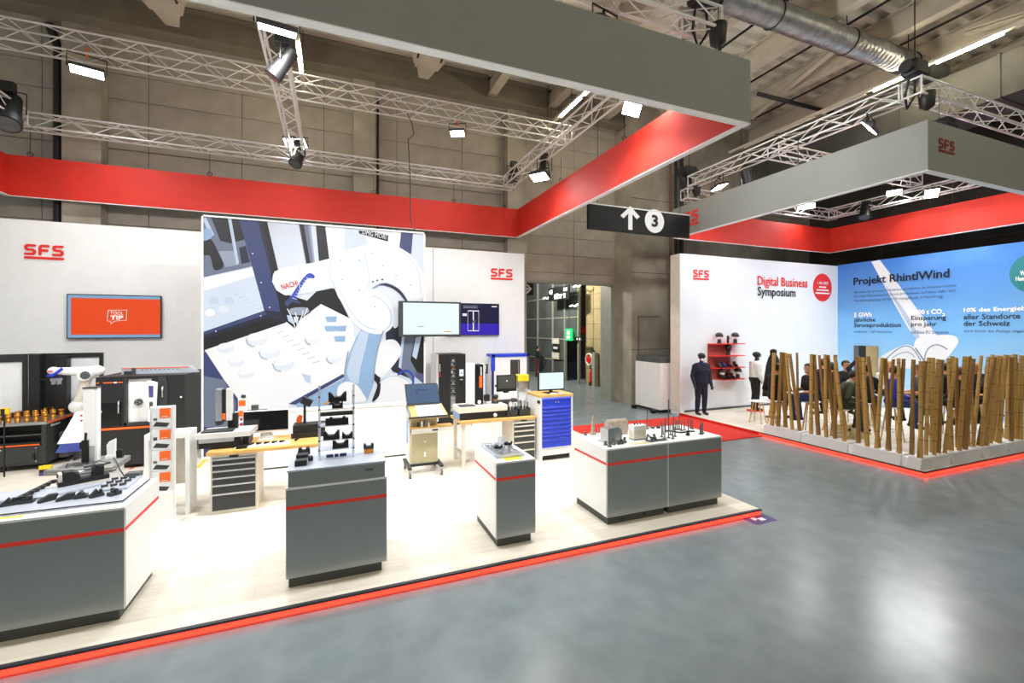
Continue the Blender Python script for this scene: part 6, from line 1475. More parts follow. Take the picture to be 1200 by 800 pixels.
def bamboo_mesh(seed):
    rr = random.Random(seed); mb = MB(); L = 1.0; r = 1.0; z = 0.0; pts = []; rs = []
    nodes = []
    while z < 1.0:
        seg = rr.uniform(0.13, 0.2); z1 = min(1.0, z+seg)
        pts += [(0, 0, z), (0, 0, z+0.012), (0, 0, z1-0.012)]; rs += [0.95, 0.9, 0.9]; 
        nodes.append(z1); z = z1
    pts.append((0, 0, 1.0)); rs.append(0.95)
    rs = [q*(1-0.12*p[2]) for q, p in zip(rs, pts)]
    mb.tube(pts, rs, 9)
    for q in nodes[:-1]:
        k = 1-0.12*q; mb.tube([(0, 0, q-0.005), (0, 0, q), (0, 0, q+0.005)], [0.91*k, 1.03*k, 0.91*k], 9, mi=1)
    return mb.mesh('bamboo_pole', ['bamboo_pale' if seed % 3 == 0 else 'bamboo', 'bamboo_node'])
BM = [bamboo_mesh(s) for s in range(6)]
left_poles = [(904.5, 907, 8), (912, 916, 8), (920.5, 918.5, 8), (928.5, 921.5, 7), (937.5, 925.5, 7), (936, 934, 5), (950.5, 951, 7.5), (959, 954, 8), (969, 960, 6), (968, 967, 6.5), (979, 966.5, 6), (979, 970.5, 6.5), (989.5, 978.5, 8), (978.5, 979, 7), (1006, 1005, 8.5), (1016.5, 1011.5, 8), (1016, 1007.5, 7), (1030, 1017.5, 7.5), (1027, 1034, 8), (1042, 1037.5, 8), (1040, 1047, 7), (1054.5, 1053, 7.5), (1053, 1059, 7.5), (1068.5, 1070.5, 8.5), (1079, 1079, 8)]
front_poles = [(1077, 1084.5, 8), (1085, 1088.5, 8), (1092, 1093.5, 8), (1095, 1099, 7.5), (1100, 1104, 8), (1110, 1116, 8), (1107, 1120, 7.5), (1115.5, 1111.5, 7.5), (1122, 1120.5, 7.5), (1124, 1130.5, 8), (1129, 1134, 8), (1135, 1132, 7), (1131, 1140.5, 9), (1141, 1137, 6), (1140, 1150, 7), (1150, 1158, 7), (1147, 1164.5, 8.5), (1152, 1163, 7), (1156, 1169, 8), (1161, 1172.5, 7), (1166, 1177, 7.5), (1171, 1178, 7.5), (1168, 1180, 7), (1180, 1182.5, 8), (1185, 1185.5, 8), (1191, 1188.5, 8), (1195, 1190, 7), (1196, 1197, 9), (1203, 1206, 8), (1210, 1208, 8), (1214, 1221, 8), (1222, 1224, 8), (1230, 1227, 8), (1233, 1240, 8)]
def pole(b, tp, r, k, label, group):
    d = tp-b
    o = bpy.data.objects.new('bamboo_pole', BM[k % 6]); COL.objects.link(o); o.location = b
    o.rotation_euler = d.to_track_quat('Z', 'Y').to_euler(); o.scale = (r, r, d.length)
    tag(o, label, 'bamboo pole', group)
for k, (ub, ut, w) in enumerate(left_poles):
    b = atX(ub, 520, 9.86+0.12*((k*7) % 3)/2); b.z = LT
    tp = atX(ut, 415, b.x-0.03+0.06*((k*5) % 4)/3); Dt = tp.x*FW[0]+tp.y*FW[1]
    tp.z = 2.03+0.03*((k*3) % 4)/3
    pole(b, tp, max(0.028, w/2*Dt/F_PX*0.62), k, '%s bamboo pole from the far end of the left plinth row' % nth(k), 'bamboo poles along the left plinth')
for k, (ub, ut, w) in enumerate(front_poles):
    b = atY(ub, 530, 4.76+0.12*((k*7) % 3)/2); b.z = LT
    tp = atY(ut, 418, b.y-0.03+0.06*((k*5) % 4)/3); Dt = tp.x*FW[0]+tp.y*FW[1]
    tp.z = 2.03+0.05*((k*3) % 4)/3
    pole(b, tp, max(0.028, w/2*Dt/F_PX*0.60), k*3+(0 if k % 4 else 1), '%s bamboo pole from the corner in the front plinth row' % nth(k), 'bamboo poles along the front plinth')

# ================================================================ people
SDF = []
def person(name, label, cat, loc, heading, pose='sit', seat=0.65, shirt='cloth_black', pants='cloth_black', shoes='black', skin='skin', hair='hair_dark', lean=0.1, look=0.0, nod=0.0, sleeves=True, hands=None, s=1.0, face=True, collar=None, beard=False, group=None, bulk=1.14):
    """heading = world direction (dx, dy) faced; the body is one fused surface; local -y is forward"""
    a = atan2(heading[1], heading[0]) + pi/2
    t = thing(name, label, cat, loc, a, group)
    P = []                                            # (p0, p1, r0, r1, region)
    def cap(p0, p1, r0, r1, reg):
        k_ = bulk if reg in ('shirt', 'pants') else 1.0; r0 *= k_; r1 *= k_
        P.append((Vector(p0), Vector(p1), r0, r1, reg))
    if pose == 'sit':
        hz = seat+0.10; hip = Vector((0, 0.02, hz))
        kn = [Vector((sx*0.13, -0.42, hz-0.02)) for sx in (-1, 1)]
        an = [Vector((sx*0.13, -0.34, max(0.09, hz-0.46))) for sx in (-1, 1)]
    else:
        hz = 0.93; hip = Vector((0, 0, hz)); w_ = 0.06 if pose == 'walk' else 0.0
        kn = [Vector((sx*0.10, -0.02-w_*sx, 0.5)) for sx in (-1, 1)]; an = [Vector((sx*0.11, 0.02-w_*1.4*sx, 0.09)) for sx in (-1, 1)]
    def tor(y, z, x=0.0):                             # torso point leaning forward about the hip
        return hip + Vector((x, y*cos(lean)-z*sin(lean), z*cos(lean)+y*sin(lean)))
    for i, sx in enumerate((-1, 1)):
        h = hip+Vector((sx*0.09, 0, -0.01))
        cap(h, kn[i], 0.088, 0.062, 'pants'); cap(kn[i], kn[i]+(an[i]-kn[i])*0.4, 0.06, 0.058, 'pants'); cap(kn[i]+(an[i]-kn[i])*0.4, an[i], 0.058, 0.042, 'pants')
        cap(an[i]+Vector((0, 0.03, -0.04)), an[i]+Vector((0, -0.16, -0.055)), 0.042, 0.036, 'shoes')
    cap(hip+Vector((-0.07, 0, 0)), hip+Vector((0.07, 0, 0)), 0.115, 0.115, 'pants')
    cap(tor(0, 0.1, -0.06), tor(0, 0.1, 0.06), 0.105, 0.105, 'shirt'); cap(tor(0, 0.2, -0.06), tor(0, 0.2, 0.06), 0.105, 0.105, 'shirt')
    cap(tor(-0.01, 0.32, -0.085), tor(-0.01, 0.32, 0.085), 0.11, 0.11, 'shirt'); cap(tor(0, 0.05, -0.065), tor(0, 0.05, 0.065), 0.108, 0.108, 'shirt'); cap(tor(0, 0.15, -0.06), tor(0, 0.15, 0.06), 0.106, 0.106, 'shirt'); cap(tor(-0.005, 0.26, -0.075), tor(-0.005, 0.26, 0.075), 0.108, 0.108, 'shirt'); cap(tor(-0.005, 0.38, -0.105), tor(-0.005, 0.38, 0.105), 0.098, 0.098, 'shirt'); cap(tor(0.0, 0.43, -0.12), tor(0.0, 0.43, 0.12), 0.085, 0.085, 'shirt')
    nb = tor(0.0, 0.49); hc = nb + Vector((0, -0.03-0.06*nod, 0.185-0.03*abs(nod)))
    cap(nb-Vector((0, 0, 0.02)), hc-Vector((0, -0.01, 0.08)), 0.058, 0.052, 'skin')
    if collar: cap(nb+Vector((0, 0, -0.01)), nb+Vector((0, -0.005, 0.035)), 0.074, 0.068, 'collar')
    Hm = Matrix.Rotation(look, 3, 'Z') @ Matrix.Rotation(nod*0.6, 3, 'X')
    def hp(x, y, z): return hc + Hm @ Vector((x, y, z))
    cap(hp(0, 0.012, 0.03), hp(0, -0.012, 0.035), 0.086, 0.082, 'skin'); cap(hp(0, 0.0, 0.0), hp(0, -0.025, -0.055), 0.075, 0.056, 'skin'); cap(hp(-0.012, -0.05, -0.085), hp(0.012, -0.05, -0.085), 0.032, 0.032, 'skin')
    cap(hp(0, -0.088, 0.015), hp(0, -0.106, -0.02), 0.011, 0.016, 'skin')
    for sx in (-1, 1): cap(hp(sx*0.08, 0.01, 0.015), hp(sx*0.084, 0.008, -0.02), 0.016, 0.012, 'skin')
    hands = hands or [None, None]
    for i, sx in enumerate((-1, 1)):
        sh = tor(0.0, 0.43, sx*0.185); tgt = hands[i]
        if tgt is None: tgt = (sx*0.17, -0.26, hz+0.13) if pose == 'sit' else (sx*0.27, -0.04, 0.80)
        tgt = Vector(tgt); d = tgt-sh; L1, L2 = 0.285, 0.255
        dist = min(d.length, (L1+L2)*0.985); dn = d.normalized(); wr = sh+dn*dist
        k = (L1*L1-L2*L2+dist*dist)/(2*dist); hgt = sqrt(max(0.0, L1*L1-k*k))
        out = Vector((sx*0.5, 0.55, -0.75)); out = (out-dn*out.dot(dn)).normalized()
        el = sh+dn*k+out*hgt
        sreg = 'shirt'; freg = 'shirt' if sleeves else 'skin'
        cap(sh, el, 0.064, 0.047, sreg); cap(el, wr, 0.045, 0.034, freg)
        fd = (wr-el).normalized(); side = fd.cross(Vector((0, 0, 1))); side = side.normalized() if side.length > 0.1 else Vector((1, 0, 0)); nrm = side.cross(fd)
        pc = wr+fd*0.06
        cap(wr+fd*0.02-side*0.012, pc-side*0.022, 0.022, 0.019, 'skin'); cap(wr+fd*0.02+side*0.012, pc+side*0.022, 0.022, 0.019, 'skin')
        for j, (off, ln) in enumerate(((-0.033, 0.06), (-0.011, 0.072), (0.011, 0.068), (0.033, 0.052))):
            r0 = pc+side*off+fd*0.012; m1 = r0+fd*ln*0.55-nrm*0.006; m2 = m1+fd*ln*0.42-nrm*0.02
            cap(r0, m1, 0.0098, 0.0092, 'skin'); cap(m1, m2, 0.0092, 0.0085, 'skin')
        th0 = wr+fd*0.025-side*sx*0.024; cap(th0, th0+fd*0.035-side*sx*0.03, 0.012, 0.011, 'skin'); cap(th0+fd*0.035-side*sx*0.03, th0+fd*0.06-side*sx*0.032, 0.0105, 0.009, 'skin')
    mb = MB()
    for p0, p1, r0, r1, reg in P:
        mb.cyl(p0, p1, r0, r1, n=10); mb.ell(p0, (r0, r0, r0), 10, 6); mb.ell(p1, (r1, r1, r1), 10, 6)
    me = mb.mesh('body', 'skin'); ob = bpy.data.objects.new('body', me); COL.objects.link(ob)
    rm = ob.modifiers.new('r', 'REMESH'); rm.mode = 'VOXEL'; rm.voxel_size = 0.0125; rm.use_smooth_shade = True
    sm_ = ob.modifiers.new('s', 'SMOOTH'); sm_.factor = 0.5; sm_.iterations = 4
    SDF.append((ob, P, {'skin': skin, 'shirt': shirt, 'pants': pants, 'shoes': shoes, 'collar': collar or shirt}))
    ob.parent = t
    if hair:
        hm = MB(); n, k = 20, 14; R0 = (0.092, 0.103, 0.1)
        vs = []; keep = []
        src = MB().ell((0, 0.006, 0.032), R0, n, k)
        for f in src.f:
            c = sum((Vector(src.v[i]) for i in f), Vector((0, 0, 0)))/len(f)
            if c.z > 0.075 or (c.y > -0.03 and c.z > 0.0+(-c.y*0.5)) or (c.y > 0.03 and c.z > -0.045): keep.append(f)
        hm.v = [tuple(hp(*v)) for v in src.v]; hm.f = keep; hm.m = [0]*len(keep); hm.sm = [True]*len(keep)
        ho = hm.build('hair', hair, t); so = ho.modifiers.new('solid', 'SOLIDIFY'); so.thickness = 0.012; so.offset = 0
    if face:
        for sx in (-1, 1):
            MB().ell(hp(sx*0.031, -0.085, 0.012), (0.011, 0.006, 0.007), 8, 6).build('eye', 'eye_dark', t)
            MB().cyl(hp(sx*0.048, -0.084, 0.034), hp(sx*0.018, -0.093, 0.036), 0.0045, n=5).build('eyebrow', hair or 'hair_brown', t)
        MB().cyl(hp(-0.022, -0.081, -0.055), hp(0.022, -0.081, -0.055), 0.005, n=6).build('mouth', 'lips', t)
        if beard: MB().ell(hp(0, -0.045, -0.08), (0.052, 0.045, 0.035), 12, 8).build('beard', hair, t)
    t.scale = (s, s, s)
    return t, hp
SEAT = 0.80
HEADZ = PZ+SEAT+0.10+0.49+0.185
toF, toR = Vector((FW[0], FW[1])), Vector((RT[0], RT[1]))
stool_src = None
def stool(label, x, y, rz=0.0, h=0.65):
    t = thing('bar_stool', label, 'stool', (x, y, PZ), rz, 'stools behind the bamboo screen')
    MB().lathe([(0.15, h-0.035), (0.19, h-0.03), (0.2, h-0.012), (0.19, h), (0.05, h-0.004)], (0, 0, 0), 20).build('seat', 'white', t)
    for k in range(4):
        a = pi/4+k*pi/2; MB().cyl((0.11*cos(a), 0.11*sin(a), h-0.03), (0.22*cos(a), 0.22*sin(a), 0), 0.018, 0.014, n=8).build('leg', 'wood_top', t)
    MB().tube([(0.178*cos(a), 0.178*sin(a), 0.26) for a in [2*pi*i/16 for i in range(16)]], 0.008, 6, closed=True).build('foot_ring', 'alu', t)
PPL = [
 (910.5, 431, toF*0.6+toR*0.5, dict(shirt='cloth_black', hair='hair_dark', skin='skin', lean=0.1), 'person in black seated behind the leftmost bamboo poles, back turned'),
 (947, 431.8, -toR, dict(shirt='cloth_black', pants='cloth_jeans', sleeves=False, lean=0.12, look=0.1), 'person in black T-shirt and jeans seated in profile facing left'),
 (965, 425.5, toF, dict(shirt='cloth_navy', hair='hair_brown', lean=0.05), 'person in navy top seated with back to the viewer near the white wall'),
 (974.5, 430.5, toF*0.8-toR*0.3, dict(shirt='cloth_black', collar='cloth_maroon', lean=0.08), 'person in black jacket with maroon collar seated back turned'),
 (991, 427.8, -toF, dict(shirt='cloth_black', lean=0.0, hair='hair_dark'), 'dark-haired person facing the viewer in front of the blue wall'),
 (1000, 437, toR*0.9-toF*0.3, dict(shirt='cloth_olive', pants='cloth_olive', lean=0.45, nod=0.8, collar='cloth_white'), 'person in olive jacket leaning forward, looking down to the right'),
 (1014, 432.5, toR*0.6+toF*0.6, dict(shirt='cloth_black', hair='hair_dark', hands=[None, (0.2, -0.2, 1.75)]), 'person in black raising one arm among the seated group'),
 (1041, 428.5, -toF*0.9-toR*0.3, dict(shirt='cloth_white', hair='hair_blond', pants='cloth_navy', hands=[(-0.05, -0.25, 0.95), (0.05, -0.25, 0.95)]), 'blond person in white jacket facing the viewer'),
 (1050, 435.5, toR*0.7-toF*0.4, dict(shirt='cloth_blue', hair='hair_dark', pants='cloth_jeans'), 'person in bright blue jacket and dark cap'),
 (1075.5, 433, -toR*0.7+toF*0.5, dict(shirt='cloth_grey', pants='cloth_black', hair='hair_brown', sleeves=False), 'person in grey shirt and black trousers behind the plinth corner'),
 (1106, 431, -toR*0.3+toF*0.7, dict(shirt='cloth_black', sleeves=False, hands=[(-0.1, -0.4, 0.98), None]), 'person in black with bare forearm stretched to the left'),
 (1127, 436.5, toF, dict(shirt='cloth_black', hair='hair_brown', lean=0.08), 'brown-haired person in black seated back turned near the front poles'),
 (1144.5, 430, -toR*0.8-toF*0.3, dict(shirt='cloth_black', hair=None, skin='skin_dark', lean=0.05), 'bald person in black turned to the left'),
 (1160, 434, -toR*0.7+toF*0.2, dict(shirt='cloth_navy', hair='hair_dark', hands=[(-0.1, -0.35, 1.0), None]), 'person in dark navy jacket with hand forward, behind the right poles'),
 (1191, 431, -toR*0.6+toF*0.5, dict(shirt='cloth_black', hair='hair_dark'), 'person in black at the right edge of the photo'),
]
for k, (u, v, hd, kw, lb_) in enumerate(PPL):
    p = atZ(u, v, HEADZ); l_ = kw.get('lean', 0.1); hd = hd.normalized()
    x, y = p.x-hd.x*0.6*sin(l_), p.y-hd.y*0.6*sin(l_)
    y = max(y, 5.4); x = min(x, 16.4)
    person('person', lb_, 'person', (x, y, PZ), hd, 'sit', SEAT, group='seated audience', **kw)
    stool('white-topped wooden stool under the %s' % lb_.split(' in ')[0].replace('person', 'sitter')+' number' if False else 'white-topped wooden stool under the %s' % ('first', 'second', 'third', 'fourth', 'fifth', 'sixth', 'seventh', 'eighth', 'ninth', 'tenth', 'eleventh', 'twelfth', 'thirteenth', 'fourteenth', 'fifteenth')[k]+' sitter from the left', x, y, k*0.4, SEAT)
p = atZ(892, 498, PZ)
stool('empty white-topped stool at the left end of the bamboo screen', p.x+0.18, p.y+0.25, 0.3, 0.6)
# cap on the blue-jacketed person is part of the head dress; black cloak on a stand
p = atZ(899, 492, PZ)
t = thing('coat_stand', 'long black coat hung on a stand at the left end of the bamboo', 'coat stand', (p.x+0.5, p.y+0.2, PZ))
mb = MB(); vs = []; n = 22
prof = [(0.34, 0.62-0.0), (0.31, 0.9), (0.27, 1.2), (0.22, 1.5), (0.16, 1.7), (0.10, 1.8), (0.11, 1.9), (0.1, 1.93), (0.03, 1.96)]
for r, z in prof:
    for i in range(n): 
        a = 2*pi*i/n; q = r*(1+0.09*sin(7*a)*(1 if z < 1.7 else 0.2)); vs.append((q*cos(a), q*sin(a)*0.7, z))
mb.add(vs, [(k*n+i, k*n+(i+1) % n, (k+1)*n+(i+1) % n, (k+1)*n+i) for k in range(len(prof)-1) for i in range(n)], 0, True)
mb.build('coat', 'cloth_black', t); MB().cyl((0, 0, 0), (0, 0, 1.9), 0.02, n=8).build('pole', 'black', t); MB().lathe([(0.2, 0), (0.2, 0.02), (0.03, 0.05)], (0, 0, 0), 16).build('foot', 'black', t)
# standing mannequins in workwear at the white wall
m1, hp1 = person('mannequin', 'mannequin in navy jacket and trousers standing at the white wall', 'mannequin', (10.12, 10.2, PZ), Vector((-0.25, -1)), 'stand', shirt='cloth_navy', pants='cloth_navy', shoes='black', skin='mannequin', hair=None, face=False, lean=0.02, collar='cloth_blue', s=1.05, bulk=1.3, hands=[(-0.26, -0.12, 0.86), (0.24, -0.12, 0.84)])
def helmet(t, hp, mask=True):
    MB().ell(hp(0, 0.01, 0.055), (0.098, 0.115, 0.085), 16, 10).build('helmet', 'black', t)
    if mask: MB().ell(hp(0, -0.055, -0.05), (0.06, 0.05, 0.05), 12, 8).build('face_mask', 'white', t)
    MB().tube([hp(-0.085, -0.03, 0.03), hp(-0.05, -0.1, 0.035), hp(0.05, -0.1, 0.035), hp(0.085, -0.03, 0.03)], 0.018, 8).build('goggles', 'black_gloss', t)
helmet(m1, hp1)
m2, hp2 = person('mannequin', 'mannequin in pale jacket and black trousers turned to the right', 'mannequin', (12.15, 10.05, PZ+0.02), Vector((0.85, -0.5)), 'stand', shirt='cloth_white', pants='cloth_black', shoes='black', skin='mannequin', hair=None, face=False, lean=0.04, s=1.04, bulk=1.3, hands=[(-0.22, -0.14, 0.86), (0.22, -0.2, 0.88)])
helmet(m2, hp2)
B(-0.1, 0.1, 1.0, 0.1, 0.13, 1.45).build('hood', 'cloth_white', m2)
small('floor_plate', 'flat red floor plate under the pale-jacketed mannequin', 'base plate', MB().lathe([(0.25, 0), (0.25, 0.018), (0.2, 0.02)], (0, 0, 0), 20), 'red_ink', (12.15, 10.05, PZ))
c = atZ(629, 441, 0)
person('person', 'person in dark jacket, red cap and maroon trousers standing in the passage', 'person', (c.x, c.y, 0), toR, 'stand', shirt='cloth_black', pants='cloth_maroon', hair='hair_dark', lean=0.1, hands=[(-0.1, -0.4, 1.05), (0.1, -0.4, 1.05)], s=0.98)
# fuse the body meshes and colour each face by the body region it belongs to
bpy.context.view_layer.update(); dg = bpy.context.evaluated_depsgraph_get()
for ob, P, cols in SDF:
    ev = ob.evaluated_get(dg); me = bpy.data.meshes.new_from_object(ev)
    ob.modifiers.clear(); old = ob.data; ob.data = me; bpy.data.meshes.remove(old)
    me.materials.clear(); regs = ['skin', 'shirt', 'pants', 'shoes', 'collar']
    for r_ in regs: me.materials.append(MATS[cols[r_]])
    import numpy as np
    nf = len(me.polygons); cen = np.zeros(nf*3); me.polygons.foreach_get('center', cen); cen = cen.reshape(-1, 3)
    best = np.full(nf, 1e9); idx = np.zeros(nf, dtype=np.int32)
    for p0, p1, r0, r1, reg in P:
        a = np.array(p0); b = np.array(p1); ab = b-a; t_ = np.clip(((cen-a) @ ab)/max(1e-9, ab @ ab), 0, 1)
        dd = np.linalg.norm(cen-(a+t_[:, None]*ab), axis=1)-(r0+(r1-r0)*t_)
        m_ = dd < best; best[m_] = dd[m_]; idx[m_] = regs.index(reg)
    me.polygons.foreach_set('material_index', idx); me.polygons.foreach_set('use_smooth', np.ones(nf, dtype=bool)); me.update()

# ================================================================ right stand furniture
mat('shelf_shading', (176, 84, 80), 0.6, var=0.02)
t = thing('shelf_unit', 'red wall shelves with four boards on the white symposium wall', 'shelf', (on2(846.5, 444).x, 10.63, on2(846.5, 445).z))
sx0 = on2(829, 430).x-t.location.x; sx1 = on2(864, 430).x-t.location.x; z0 = t.location.z
SH = [on2(846.5, v).z-z0 for v in (444, 430.5, 416.8, 403)]
for k, z in enumerate(SH): B(sx0 + (0.35 if k == 0 else 0.0), -0.3, z, sx1, 0.0, z+0.025).build('board', 'red_ink', t)
B(sx0, -0.02, SH[0], (sx0+sx1)/2+0.3, 0.0, SH[3]).build('back_panel', 'shelf_shading', t)  # no panel here: rosy shading on the white wall, painted as a thin sheet
def bust(label, x, z, kind):
    t = thing('head_form', label, 'head form', (x, 10.47, z))
    MB().lathe([(0.075, 0), (0.06, 0.03), (0.055, 0.1), (0.05, 0.14)], (0, 0, 0), 12).build('neck', 'black', t)
    MB().ell((0, 0, 0.22), (0.075, 0.09, 0.11), 14, 10).build('head', 'white' if kind else 'black', t)
    MB().ell((0, 0.005, 0.26), (0.1, 0.12, 0.085), 14, 10).build('helmet', 'mannequin', t)
    if kind: MB().cyl((0.02, -0.1, 0.23), (0.1, -0.02, 0.23), 0.03, n=10).build('visor', 'black_gloss', t)
zt = z0+SH[3]+0.025; bust('black helmet on a white head form, left on the top red shelf', on2(838, 400).x, zt, 1); bust('black helmet on a white head form, right on the top red shelf', on2(856.5, 400).x, zt, 1)
t = thing('hand_form', 'black work glove on a hand form between the two helmets', 'glove', (on2(848, 400).x, 10.47, zt))
MB().cyl((0, 0, 0), (0, 0, 0.1), 0.03, 0.035, n=10).ell((0, 0, 0.13), (0.045, 0.022, 0.05), 12, 8).build('palm', 'black', t)
for k in range(4): MB().cyl((-0.03+k*0.02, 0, 0.16), (-0.04+k*0.026, 0, 0.25-0.012*abs(k-1.5)), 0.011, 0.009, n=8).build('finger', 'black', t)
MB().cyl((0.035, 0, 0.12), (0.075, 0, 0.18), 0.012, n=8).build('thumb', 'black', t)
bust('black head form on the second red shelf', on2(848.5, 415).x, z0+SH[2]+0.025, 0)
def shoe(label, x, z, m):
    t = thing('safety_shoe', label, 'shoe', (x, 10.47, z), -0.5)
    MB().ell((0, -0.07, 0.05), (0.05, 0.11, 0.05), 12, 8).cyl((0, 0.06, 0.04), (0, 0.07, 0.17), 0.055, 0.05, n=12).build('upper', m, t); MB().box(-0.05, -0.17, 0, 0.05, 0.13, 0.025).build('sole', 'black', t); MB().tube([(-0.02, -0.08, 0.1), (0.02, -0.05, 0.115), (-0.02, -0.02, 0.13), (0.02, 0.0, 0.15)], 0.005, 5).build('lace', 'orange', t)
for k, (u, m, lb) in enumerate(((838, 'cloth_olive', 'olive safety shoe on the third red shelf, leftmost'), (843, 'cloth_blue', 'blue safety shoe on the third red shelf'), (850, 'cloth_maroon', 'dark red safety shoe on the third red shelf'), (856.5, 'cloth_black', 'black and white safety shoe at the right of the third red shelf'))): shoe(lb, on2(u, 430).x, z0+SH[1]+0.025, m)
for k, (u, m, lb) in enumerate(((843, 'cloth_black', 'black safety shoe on the lowest red shelf, left'), (848.5, 'cloth_black', 'black safety shoe on the lowest red shelf, middle'), (853, 'cloth_black', 'black safety shoe on the lowest red shelf, beside the helmet'))): shoe(lb, on2(u, 444).x, z0+SH[0]+0.025, m)
bust('large black helmet on a white head form at the right of the lowest shelf', on2(859.5, 444).x, z0+SH[0]+0.025, 1)
bust('small helmet on a head form at the left of the lowest shelf', on2(839, 444).x+0.08, z0+SH[0]+0.025, 1)
def crate(label, u, v, w, d, h, m):
    p = atZ(u, v, PZ); t = thing('storage_crate', label, 'crate', (p.x, p.y, PZ), 0.1)
    B(-w/2, -d/2, 0, w/2, d/2, h).build('body', m, t, bevel=0.01); B(-w/2-0.01, -d/2-0.01, h, w/2+0.01, d/2+0.01, h+0.02).build('lid', m, t); B(-0.06, -d/2-0.012, h*0.6, 0.06, -d/2, h*0.75).build('grip', 'black', t)
crate('beige crate on the floor behind the left bamboo row', 987, 512, 0.4, 0.3, 0.3, 'beige'); crate('beige crate beside the olive-jacketed sitter', 1002, 513, 0.3, 0.3, 0.28, 'beige')
p = atZ(1036, 478, PZ+0.6)
t = thing('high_table', 'white high table among the seated people', 'table', (13.7, 7.7, PZ))
B(-0.35, -0.35, 0.88, 0.35, 0.35, 0.91).build('top', 'white', t); MB().cyl((0, 0, 0.02), (0, 0, 0.88), 0.03, n=10).build('column', 'alu', t); MB().lathe([(0.25, 0), (0.25, 0.02), (0.04, 0.04)], (0, 0, 0), 20).build('foot', 'alu', t)
small('yellow_folder', 'yellow folder lying on the white high table', 'folder', MB().box(-0.11, -0.15, 0, 0.11, 0.15, 0.015).box(-0.11, -0.15, 0.015, 0.0, 0.15, 0.02), 'yellow', (13.65, 7.6, PZ+0.91))
# white store cabinet on skids at the passage
t = thing('store_cabinet', 'white cabinet on skids with grey top box beside the symposium wall', 'cabinet', (9.85, 11.75, 0))
B(-0.45, -0.62, 0.1, 0.4, 0.6, 1.55).build('body', 'white', t); B(-0.43, -0.6, 1.55, 0.4, 0.58, 1.75).build('top_box', 'grey_paint', t)
for y in (-0.5, 0.45): B(-0.7, y-0.05, 0.05, 0.4, y+0.05, 0.1).build('skid', 'black', t); B(-0.68, y-0.06, 0.0, -0.55, y+0.06, 0.05).build('caster', 'black', t); B(0.25, y-0.06, 0.0, 0.38, y+0.06, 0.05).build('caster', 'black', t)

# ================================================================ passage furnishings
mat('exit_green', (20, 170, 80), 0.5, emit=1.6, ecol=(30, 200, 100), var=0.02)
mat('passage_lamp', (255, 250, 230), 0.5, emit=6, ecol=(255, 250, 230), var=0)
def PX(u, v, x=10.85): return atX(u, v, x)
a = PX(665.5, 385); b = PX(672, 399)
t = thing('exit_sign', 'green lit emergency exit sign in the passage', 'exit sign', (10.8, (a.y+b.y)/2, b.z))
hw = abs(a.y-b.y)/2; hh = a.z-b.z
B(-0.08, -hw, 0, 0.0, hw, hh).build('box', 'exit_green', t); B(-0.085, -hw*0.5, hh*0.5, -0.08, hw*0.5, hh*0.85).build('running_figure', 'ink_white', t); B(-0.085, -hw*0.6, hh*0.15, -0.08, hw*0.6, hh*0.4).build('arrow', 'ink_white', t); MB().cyl((-0.04, 0, hh), (-0.04, 0, 6.2-b.z), 0.01, n=5).build('hanging_rod', 'black', t)
def board(label, u0, v0, u1, v1, x, marks):
    a = PX(u0, v0, x); b = PX(u1, v1, x); c = PX(u1, v0, x); z0 = min(PX(u0, v1, x).z, b.z); z1 = max(a.z, c.z)
    t = thing('hanging_sign', label, 'sign', (x, a.y, z0)); L = a.y-b.y
    B(-0.06, -L, 0, 0.0, 0, z1-z0).build('board', 'black', t)
    for (p, q, r_, s_) in marks: B(-0.066, -L*r_, (z1-z0)*q, -0.06, -L*p, (z1-z0)*s_).build('pictogram', 'ink_white', t)
    for y in (-L*0.15, -L*0.85): MB().cyl((-0.03, y, z1-z0), (-0.03, y, 6.2-z0), 0.008, n=5).build('hanging_rod', 'black', t)
board('black hanging sign with small white pictograms in the passage', 644, 338, 668, 350, 10.3, ((0.05, 0.55, 0.1, 0.8), (0.12, 0.5, 0.2, 0.85), (0.3, 0.12, 0.36, 0.45), (0.4, 0.1, 0.5, 0.5), (0.54, 0.3, 0.7, 0.42), (0.54, 0.12, 0.66, 0.22), (0.76, 0.6, 0.82, 0.85), (0.86, 0.6, 0.92, 0.85), (0.76, 0.12, 0.84, 0.45)))
board('small black sign with two white marks below the exit sign', 674, 394.5, 684, 399.5, 10.85, ((0.3, 0.3, 0.45, 0.7), (0.6, 0.25, 0.75, 0.75)))
t = thing('hanging_sign', 'black sign with white arrow just beyond the white stand wall', 'sign', (atY(609, 345, 16).x, 16, atY(609, 345.5, 16).z)); aw = atY(625, 331, 16)-atY(609, 345.5, 16)
B(0, 0, 0, aw.x, 0.06, aw.z).build('board', 'black', t)
shape2d(stroke([(aw.x*0.3, aw.z*0.5), (aw.x*0.8, aw.z*0.5)], 0.06)+stroke([(aw.x*0.55, aw.z*0.8), (aw.x*0.82, aw.z*0.5), (aw.x*0.55, aw.z*0.2)], 0.06), (0, 0, 0), UX, UZ, 'ink_white', t, 'arrow'); MB().cyl((aw.x/2, 0.03, aw.z), (aw.x/2, 0.03, 6.2-t.location.z), 0.01, n=5).build('hanging_rod', 'black', t)
